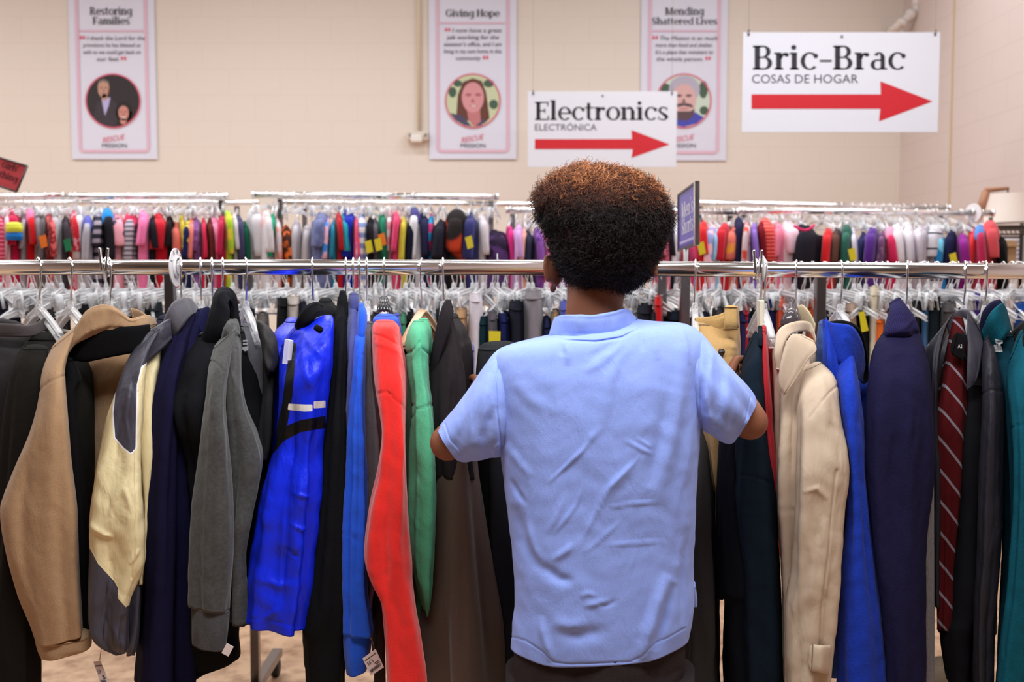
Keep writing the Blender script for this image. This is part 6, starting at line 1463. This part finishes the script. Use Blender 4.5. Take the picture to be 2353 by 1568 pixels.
# arms with hands on the clothes
def arm(sh, el, wr_, s):
    limb(bm_, [sh, sh * .5 + el * .5, el], [.034, .030, .031], 20)
    limb(bm_, [el, el * .55 + wr_ * .45, wr_], [.031, .029, .021], 20)
    d = (wr_ - el).normalized(); up = Vector((0, 0, 1)); side = d.cross(up).normalized(); up = side.cross(d).normalized()
    # palm
    pc = wr_ + d * .045
    ell(bm_, pc, (.034, .044, .014), 20, 12, None, Matrix((up, d, side)).transposed())
    for k, (off, l, r) in enumerate(((.026, .062, .0078), (.009, .070, .008), (-.009, .066, .0078), (-.025, .052, .007))):
        b0 = wr_ + d * .078 + up * off; inw = side * (-s)
        limb(bm_, [b0, b0 + d * l * .42 + inw * .004, b0 + d * l * .68 + inw * .022, b0 + d * l * .62 + inw * .044], [r, r * .95, r * .9, r * .8], 10)
    t0 = wr_ + d * .02 + up * .026; inw = side * (-s)
    limb(bm_, [t0, t0 + d * .026 + up * .014 + inw * .014, t0 + d * .052 + up * .010 + inw * .030], [.011, .0095, .008], 10)
arm(P(1178, 900, PD), P(1029, 1018, PD + .03), P(1100, 935, PD + .235), 1)
arm(P(1590, 870, PD), P(1723, 970, PD + .03), P(1680, 890, PD + .235), -1)
body = bm_.build('body', SKIN, person)
rm = body.modifiers.new('remesh', 'REMESH'); rm.mode = 'VOXEL'; rm.voxel_size = .0034; rm.use_smooth_shade = True
sm = body.modifiers.new('smooth', 'SMOOTH'); sm.factor = .5; sm.iterations = 4
bpy.context.view_layer.update()
me = bpy.data.meshes.new_from_object(body.evaluated_get(bpy.context.evaluated_depsgraph_get()))
body.modifiers.clear(); body.data = me
for p_ in me.polygons: p_.use_smooth = True
EYE = plain('eye_white', (228, 222, 216), .2); IRIS = plain('eye_brown', (52, 30, 20), .2)
for sx in (-1, 1):
    mb = MB(); ell(mb, hp(sx * .031, .0795, .006), (.0125, .011, .0105), 18, 12, None, MH); e_ = mb.build('eye', EYE, person)
    mb = MB(); ell(mb, hp(sx * .031, .0895, .006), (.0055, .002, .0055), 14, 8, None, MH); mb.build('iris', IRIS, e_)

# hair: a dense core with thousands of short curls, coppery crown tips: bleached ends, with backlight put into the colour
OUT = [(1222, 449), (1236, 424), (1273, 398), (1303, 387), (1326, 377), (1355, 380), (1388, 379), (1433, 390), (1466, 398), (1491, 410), (1517, 431), (1539, 472), (1551, 496), (1543, 531), (1527, 564), (1514, 601), (1502, 624), (1484, 648), (1446, 670),
       (1399, 683), (1360, 680), (1323, 670), (1299, 640), (1281, 609), (1266, 580), (1260, 542), (1238, 508), (1226, 474)]
hcx, hcy = 1388, 530
HCN = P(hcx, hcy, PD)
an_ = np.array([math.atan2(-(y - hcy), x - hcx) for x, y in OUT]); ra_ = np.array([math.hypot(x - hcx, y - hcy) for x, y in OUT]) * PD / F
o_ = np.argsort(an_); an_, ra_ = an_[o_], ra_[o_]
an3 = np.concatenate([an_ - 2 * math.pi, an_, an_ + 2 * math.pi]); ra3 = np.concatenate([ra_] * 3)
def hairR(D):
    """radius of the hair mass along unit directions D (n,3), y = away from the camera"""
    phi = np.arctan2(D[:, 2], D[:, 0]); rp = np.interp(phi, an3, ra3)
    yy = D[:, 1]; s = np.sqrt(np.clip(1 - yy ** 2, 0, 1))
    back_ = .118 + .0 * yy; 
    ry = np.where(yy < 0, .112, .115)
    r = 1.0 / np.sqrt((s / rp) ** 2 + (yy / ry) ** 2)
    # the hair stops at forehead and temples on the face side
    f = D @ np.array([math.sin(-YAW), math.cos(-YAW), 0.0])
    low = np.clip((.30 - D[:, 2]) / .25, 0, 1) * np.clip((f - .30) / .22, 0, 1)
    return r * (1 - .45 * low)
mb = MB(); n, m = 96, 64; vs = []; fs = []
Dd = []
for i in range(m + 1):
    ph = math.pi * i / m
    for k in range(n): a = 2 * math.pi * k / n; Dd.append((math.sin(ph) * math.cos(a), math.sin(ph) * math.sin(a), math.cos(ph)))
Dd = np.array(Dd); Rr = hairR(Dd)
core = np.array(HCN) + Dd * (Rr * (.86 + .03 * snoise(Dd, 7, 3)))[:, None]
for i in range(m):
    for k in range(n): fs.append((i * n + k, (i + 1) * n + k, (i + 1) * n + (k + 1) % n, i * n + (k + 1) % n))
def hair_mat():
    m_, nt, b = nodes_of('hair'); L = nt.links.new
    at = N(nt, 'ShaderNodeAttribute', attribute_name='tip')
    rp = N(nt, 'ShaderNodeValToRGB'); e = rp.color_ramp.elements
    e[0].color = (*lin((30, 21, 21)), 1); e[0].position = .0
    e[1].color = (*lin((226, 148, 92)), 1); e[1].position = 1.0
    q = e.new(.5); q.color = (*lin((112, 60, 38)), 1)
    L(at.outputs['Fac'], rp.inputs[0]); L(rp.outputs[0], b.inputs['Base Color'])
    b.inputs['Roughness'].default_value = .55; b.inputs['Specular IOR Level'].default_value = .3
    return m_
HM = hair_mat()
ns, npt = 21000, 13
rh = np.random.RandomState(11)
D0 = rh.randn(ns * 2, 3); D0 /= np.linalg.norm(D0, axis=1, keepdims=True)
f_ = D0 @ np.array([math.sin(-YAW), math.cos(-YAW), 0.0])
D0 = D0[~((f_ > .35) & (D0[:, 2] < .15))]
D0 = D0[(D0[:, 1] < .55)][:ns]; ns = len(D0)
Rs = hairR(D0)
clump = np.clip(snoise(D0, 9, 21, 2), -1, 1)
L0 = .80 + .04 * rh.rand(ns); L1 = .95 + .06 * rh.rand(ns) + .05 * clump + (rh.rand(ns) < .10) * .07 * rh.rand(ns)
t_ = np.linspace(0, 1, npt)
rad = (L0[:, None] + (L1 - L0)[:, None] * t_[None]) * Rs[:, None]
jit = rh.randn(ns, 3) * .45
jit -= D0 * (jit * D0).sum(1, keepdims=True)
ax1 = np.cross(D0, rh.randn(ns, 3)); ax1 /= np.linalg.norm(ax1, axis=1, keepdims=True); ax2 = np.cross(D0, ax1)
turn = 2 * math.pi * (1.4 + 1.6 * rh.rand(ns)); ph0 = rh.rand(ns) * 6.28; cr_ = (.0022 + .0026 * rh.rand(ns))
angs = turn[:, None] * t_[None] + ph0[:, None]
C = np.array(HCN) + D0[:, None] * rad[..., None] + jit[:, None] * (.020 * t_ ** 1.5)[None, :, None]
C += (ax1[:, None] * np.cos(angs)[..., None] + ax2[:, None] * np.sin(angs)[..., None]) * (cr_[:, None] * np.clip(t_ * 3, 0, 1)[None])[..., None]
Tn = np.gradient(C, axis=1); Tn /= np.linalg.norm(Tn, axis=2, keepdims=True) + 1e-12
N1 = np.cross(Tn, D0[:, None] + .01); N1 /= np.linalg.norm(N1, axis=2, keepdims=True) + 1e-12; N2 = np.cross(Tn, N1)
wd = .00050 * (1.15 - .65 * t_)
rings = np.stack([C + (N1 * math.cos(a) + N2 * math.sin(a)) * wd[None, :, None] for a in (0, 2.094, 4.189)], 2)   # ns,npt,3,3
V = rings.reshape(-1, 3)
base = (np.arange(ns) * npt * 3)[:, None, None]; row = (np.arange(npt - 1) * 3)[None, :, None]; kk = np.arange(3)[None, None]
i0 = base + row + kk; i1 = base + row + (kk + 1) % 3
Q = np.stack([i0, i1, i1 + 3, i0 + 3], -1).reshape(-1, 4)
top = np.clip((D0[:, 2] - .22) / .42, 0, 1) * np.clip(.7 + .35 * rh.randn(ns), .1, 1.1)
top = top * np.clip(.75 + .5 * clump, .3, 1.2)
tipv = (top[:, None] * np.clip((t_[None] - .1) / .8, 0, 1))
tipv = np.repeat(tipv.reshape(-1), 3)
nb = len(core); V = np.vstack([core, V]); Q = np.vstack([np.array(fs), Q + nb])
tipv = np.concatenate([np.zeros(nb), tipv])
me = bpy.data.meshes.new('hair'); me.vertices.add(len(V)); me.vertices.foreach_set('co', V.astype(np.float32).reshape(-1))
me.loops.add(len(Q) * 4); me.loops.foreach_set('vertex_index', Q.astype(np.int32).reshape(-1))
me.polygons.add(len(Q)); me.polygons.foreach_set('loop_start', np.arange(len(Q), dtype=np.int32) * 4); me.polygons.foreach_set('loop_total', np.full(len(Q), 4, dtype=np.int32))
at = me.attributes.new('tip', 'FLOAT', 'POINT'); at.data.foreach_set('value', tipv.astype(np.float32))
me.update(calc_edges=True); me.validate(); me.materials.append(HM)
hair = link('hair', me, person); hair['label'] = 'curly dark hair with coppery tips'

# trousers
TRS = fab((48, 40, 42), bump=.5, scale=500)
loft('trousers', TRS, [(1196, 1562, 1440, PD, .095), (1186, 1570, 1500, PD, .100), (1183, 1570, 1540, PD, .102), (1182, 1568, 1600, PD, .102), (1184, 1566, 1680, PD, .098)], parent=person, n=90, step=6, wr=.003, ridges=[([(1484, 1500), (1484, 1535), (1500, 1556), (1535, 1556), (1562, 1538)], 2, -.003), ([(1378, 1500), (1378, 1640)], 4, -.004)])
trs = bpy.data.objects['trousers']
for sx in (-1, 1):
    hx = hipx.x + sx * .078
    mb = MB(); q = [(Vector((hx, PD, .74)), .082), (Vector((hx + sx * .004, PD + .004, .60)), .08), (Vector((hx + sx * .008, PD + .008, .42)), .072), (Vector((hx + sx * .012, PD, .2)), .066), (Vector((hx + sx * .012, PD - .005, .075)), .064)]
    mb.tube([p for p, r in q], [r for p, r in q], 28); mb.build('trouser_leg', TRS, trs)
    mb = MB(); an = feet[0 if sx < 0 else 1]
    ell(mb, an + Vector((sx * .008, .045, -.038)), (.043, .115, .037), 24, 14, lambda p, v: Vector((p.x, p.y, max(p.z, -.026))))
    mb.build('shoe', plain('shoe_black', (28, 26, 28), .5), person)

# polo shirt
SH = fab((146, 168, 242), rough=.85, sheen=.1, bump=.35, scale=900, var=.05, wrk=.3)
def sstep(a, b, x): t = np.clip((x - a) / (b - a), 0, 1); return t * t * (3 - 2 * t)
def hemwarp(X, px, py, front):
    low = sstep(1330, 1480, py)
    hx = sstep(1185, 1275, px) * (1 - sstep(1480, 1580, px))
    drop = np.where(py > 1300, low * (hx * 12 - 2), 0) * PD / F
    f2 = np.where(front, 1.0, -.1)
    X = X.copy(); X[..., 2] -= drop * f2; return X
RID = [ ([(1262, 774), (1300, 783), (1370, 786), (1430, 776), (1476, 752)], 2.6, -.007),  # sharp creases of the back
 ([(1376, 985), (1340, 1035), (1290, 1082), (1258, 1112)], 3.2, .0042), ([(1384, 978), (1352, 1014)], 7, .003),
 ([(1474, 1046), (1430, 1090), (1400, 1120), (1376, 1165), (1352, 1215), (1330, 1260)], 3.6, .0048), ([(1462, 1062), (1410, 1118), (1386, 1160)], 10, .004),
 ([(1345, 1100), (1325, 1160), (1296, 1200), (1270, 1230)], 3.2, .0036),
 ([(1430, 1196), (1400, 1222), (1362, 1256), (1336, 1272)], 3.0, .0034), ([(1392, 1168), (1440, 1160), (1520, 1152)], 2.6, .0028), ([(1384, 1256), (1440, 1250), (1536, 1246)], 2.6, .0024),
 ([(1300, 1130), (1284, 1180), (1256, 1230)], 6, .003), ([(1432, 1010), (1480, 1036), (1504, 1046)], 4, .0026), ([(1460, 1006), (1500, 1030)], 3, .0024),
 # broad folds down the right side and lower back
 ([(1556, 790), (1566, 860), (1552, 960), (1530, 1060), (1512, 1160)], 16, .010), ([(1590, 900), (1582, 1000), (1566, 1120), (1562, 1250), (1566, 1330)], 12, .010), ([(1534, 900), (1516, 1020), (1490, 1120)], 15, -.007),
 ([(1572, 1080), (1560, 1200), (1556, 1300)], 9, -.007), ([(1536, 1320), (1512, 1380), (1490, 1450), (1478, 1510)], 13, .013), ([(1516, 1340), (1492, 1400), (1470, 1470)], 13, -.004), ([(1548, 1340), (1530, 1420), (1506, 1490)], 9, -.011),
 ([(1578, 1210), (1570, 1320), (1572, 1440)], 7, -.008),
 ([(1184, 1160), (1200, 1240), (1230, 1290), (1262, 1320)], 12, -.009), ([(1206, 1190), (1226, 1260), (1250, 1300)], 9, .006), ([(1248, 1300), (1284, 1330), (1320, 1338)], 10, -.008), ([(1268, 1288), (1300, 1268), (1320, 1250)], 6, .005),
 ([(1246, 1410), (1252, 1450), (1270, 1510)], 8, .007), ([(1270, 1420), (1310, 1432), (1350, 1424)], 12, .006), ([(1280, 1440), (1330, 1452), (1400, 1440)], 14, -.006),
 ([(1340, 1390), (1372, 1384), (1400, 1378)], 5, .004), ([(1330, 1370), (1352, 1362), (1372, 1368)], 4, .003), ([(1372, 1382), (1392, 1390), (1420, 1378)], 4, -.003),
 # folds under the collar and the yoke
 ([(1300, 780), (1306, 810), (1304, 842)], 6, .005), ([(1288, 784), (1290, 820)], 6, -.004), ([(1440, 780), (1406, 812), (1376, 838), (1340, 856)], 8, .005), ([(1446, 792), (1420, 830), (1398, 880), (1390, 950), (1380, 990)], 12, .006), ([(1416, 786), (1386, 806), (1350, 826)], 8, -.004),
 ([(1476, 752), (1474, 780), (1480, 810)], 5, -.004), ([(1500, 748), (1506, 790), (1512, 830)], 7, .004), ([(1560, 742), (1574, 790), (1584, 840)], 6, .005),
 ([(1160, 1020), (1190, 1060), (1220, 1100)], 9, .005), ([(1172, 1100), (1186, 1130), (1208, 1160)], 5, -.006), ([(1150, 900), (1160, 960), (1158, 1040)], 6, .004),
 ([(1162, 860), (1220, 920), (1290, 950)], 14, .003), ([(1250, 880), (1262, 960), (1250, 1040)], 14, -.003),
 # hem stitching
 ([(1176, 1466), (1210, 1472), (1250, 1490), (1276, 1512), (1310, 1516), (1450, 1512), (1474, 1500), (1492, 1480), (1530, 1466), (1574, 1446)], 1.6, -.0024)]
def sdisp(px, py, front, X):
    e = sstep(740, 860, py)
    a = .0026 * snoise(X * np.array([1, 1, .55]), 9, 77, 2) + .0007 * snoise(X, 34, 78, 2)
    return np.where(front, a * (.4 + .6 * e), a * .4)
shirt = loft('polo_shirt', SH, [((1272, 768), (1464, 734), PD, .050), ((1222, 779), (1510, 739), PD, .062), ((1172, 792), (1572, 744), PD, .080), ((1148, 806), (1608, 766), PD, .092), ((1138, 832), (1628, 802), PD, .100), ((1140, 880), (1624, 856), PD, .108),
      ((1149, 960), (1614, 930), PD, .112), ((1155, 1035), (1608, 1010), PD, .112), ((1160, 1100), (1602, 1090), PD, .110), ((1170, 1200), (1597, 1190), PD, .108), ((1180, 1300), (1592, 1290), PD, .108), ((1184, 1370), (1594, 1360), PD, .108), ((1179, 1425), (1591, 1410), PD, .108), ((1175, 1476), (1582, 1458), PD, .106)],
      parent=person, n=420, step=2.9, fold=.0, ridges=RID, dfn=sdisp, warp=hemwarp, e=2.5, cap0='dome', comp=False)
def slv(ridges, st, label=None):
    return loft('sleeve', SH, st, parent=shirt, n=200, step=2.6, fold=.002, wr=.0034, ws=13, ridges=ridges, cap0='dome', cap1='hem', e=2.15, comp=False)
slv([([(1148, 822), (1139, 880), (1141, 940), (1150, 1010), (1156, 1044)], 2.2, -.004), ([(1128, 860), (1112, 920), (1108, 990)], 8, .005), ([(1100, 880), (1080, 950), (1076, 1030)], 8, .005), ([(1088, 900), (1064, 960), (1056, 1010)], 7, -.004), ([(1134, 930), (1120, 990), (1100, 1040)], 12, -.008),
     ([(1022, 974), (1034, 1010), (1066, 1048)], 1.8, -.0026), ([(1152, 1030), (1144, 1022), (1134, 1034), (1138, 1046)], 4, .005)],
    [((1190, 790), (1200, 960), PD, .060), ((1160, 797), (1176, 1020), PD, .068), ((1136, 812), (1152, 1046), PD - .005, .070), ((1112, 842), (1128, 1049), PD - .005, .070), ((1082, 886), (1102, 1055), PD, .068), ((1048, 932), (1078, 1059), PD + .01, .064), ((1018, 972), (1062, 1060), PD + .02, .059), ((1007, 988), (1056, 1058), PD + .022, .056)])
slv([([(1606, 770), (1608, 830), (1609, 900), (1611, 985)], 2.2, -.004), ([(1640, 800), (1632, 870), (1640, 950)], 7, .005), ([(1618, 880), (1624, 940), (1640, 990)], 7, .006), ([(1614, 860), (1612, 920), (1626, 980)], 6, -.006), ([(1668, 840), (1676, 900), (1672, 980)], 10, .005), ([(1690, 870), (1700, 920), (1690, 990)], 8, .004), ([(1654, 850), (1656, 930)], 8, -.004), ([(1570, 826), (1592, 850)], 3, .003),
     ([(1726, 910), (1716, 960), (1690, 1004)], 1.8, -.0026)],
    [((1572, 742), (1566, 930), PD, .060), ((1600, 756), (1592, 960), PD, .068), ((1626, 782), (1612, 984), PD - .005, .070), ((1652, 814), (1632, 996), PD - .005, .070), ((1686, 852), (1652, 1007), PD, .068), ((1715, 882), (1668, 1013), PD + .01, .064), ((1733, 908), (1680, 1014), PD + .02, .058), ((1739, 926), (1688, 1011), PD + .022, .055)])
loft('collar', SH, [((1272, 734), (1262, 768), PD - .005, .008), ((1276, 729), (1266, 772), PD - .022, .0065), ((1296, 724), (1290, 777), PD - .046, .0065), ((1330, 724), (1330, 781), PD - .062, .0065), ((1370, 722), (1374, 781), PD - .064, .0065), ((1408, 716), (1414, 774), PD - .060, .0065), ((1434, 709), (1446, 764), PD - .046, .0065), ((1448, 712), (1466, 754), PD - .022, .0065), ((1452, 722), (1478, 746), PD - .002, .0065)],
     parent=shirt, n=90, step=2.2, fold=.0008, wr=.0012, ws=22, e=4.0, cap1='dome', dfn=lambda px, py, front, X: 0.0 * px)
loft('collar_stand', fab((136, 160, 236), bump=.35, scale=900), [((1276, 752), (1270, 772), PD - .012, .014), ((1296, 756), (1290, 782), PD - .040, .012), ((1340, 768), (1340, 788), PD - .056, .011), ((1384, 768), (1388, 788), PD - .058, .011), ((1424, 758), (1432, 778), PD - .050, .012), ((1452, 742), (1470, 756), PD - .02, .013)], parent=shirt, n=60, step=2.5, fold=0, e=2.6)
loft('vent_tab', SH, [(1588, 1598, 1352, PD + .03, .02), (1590, 1602, 1380, PD + .03, .012), (1594, 1602, 1396, PD + .03, .008)], parent=shirt, n=24, step=3, fold=0)
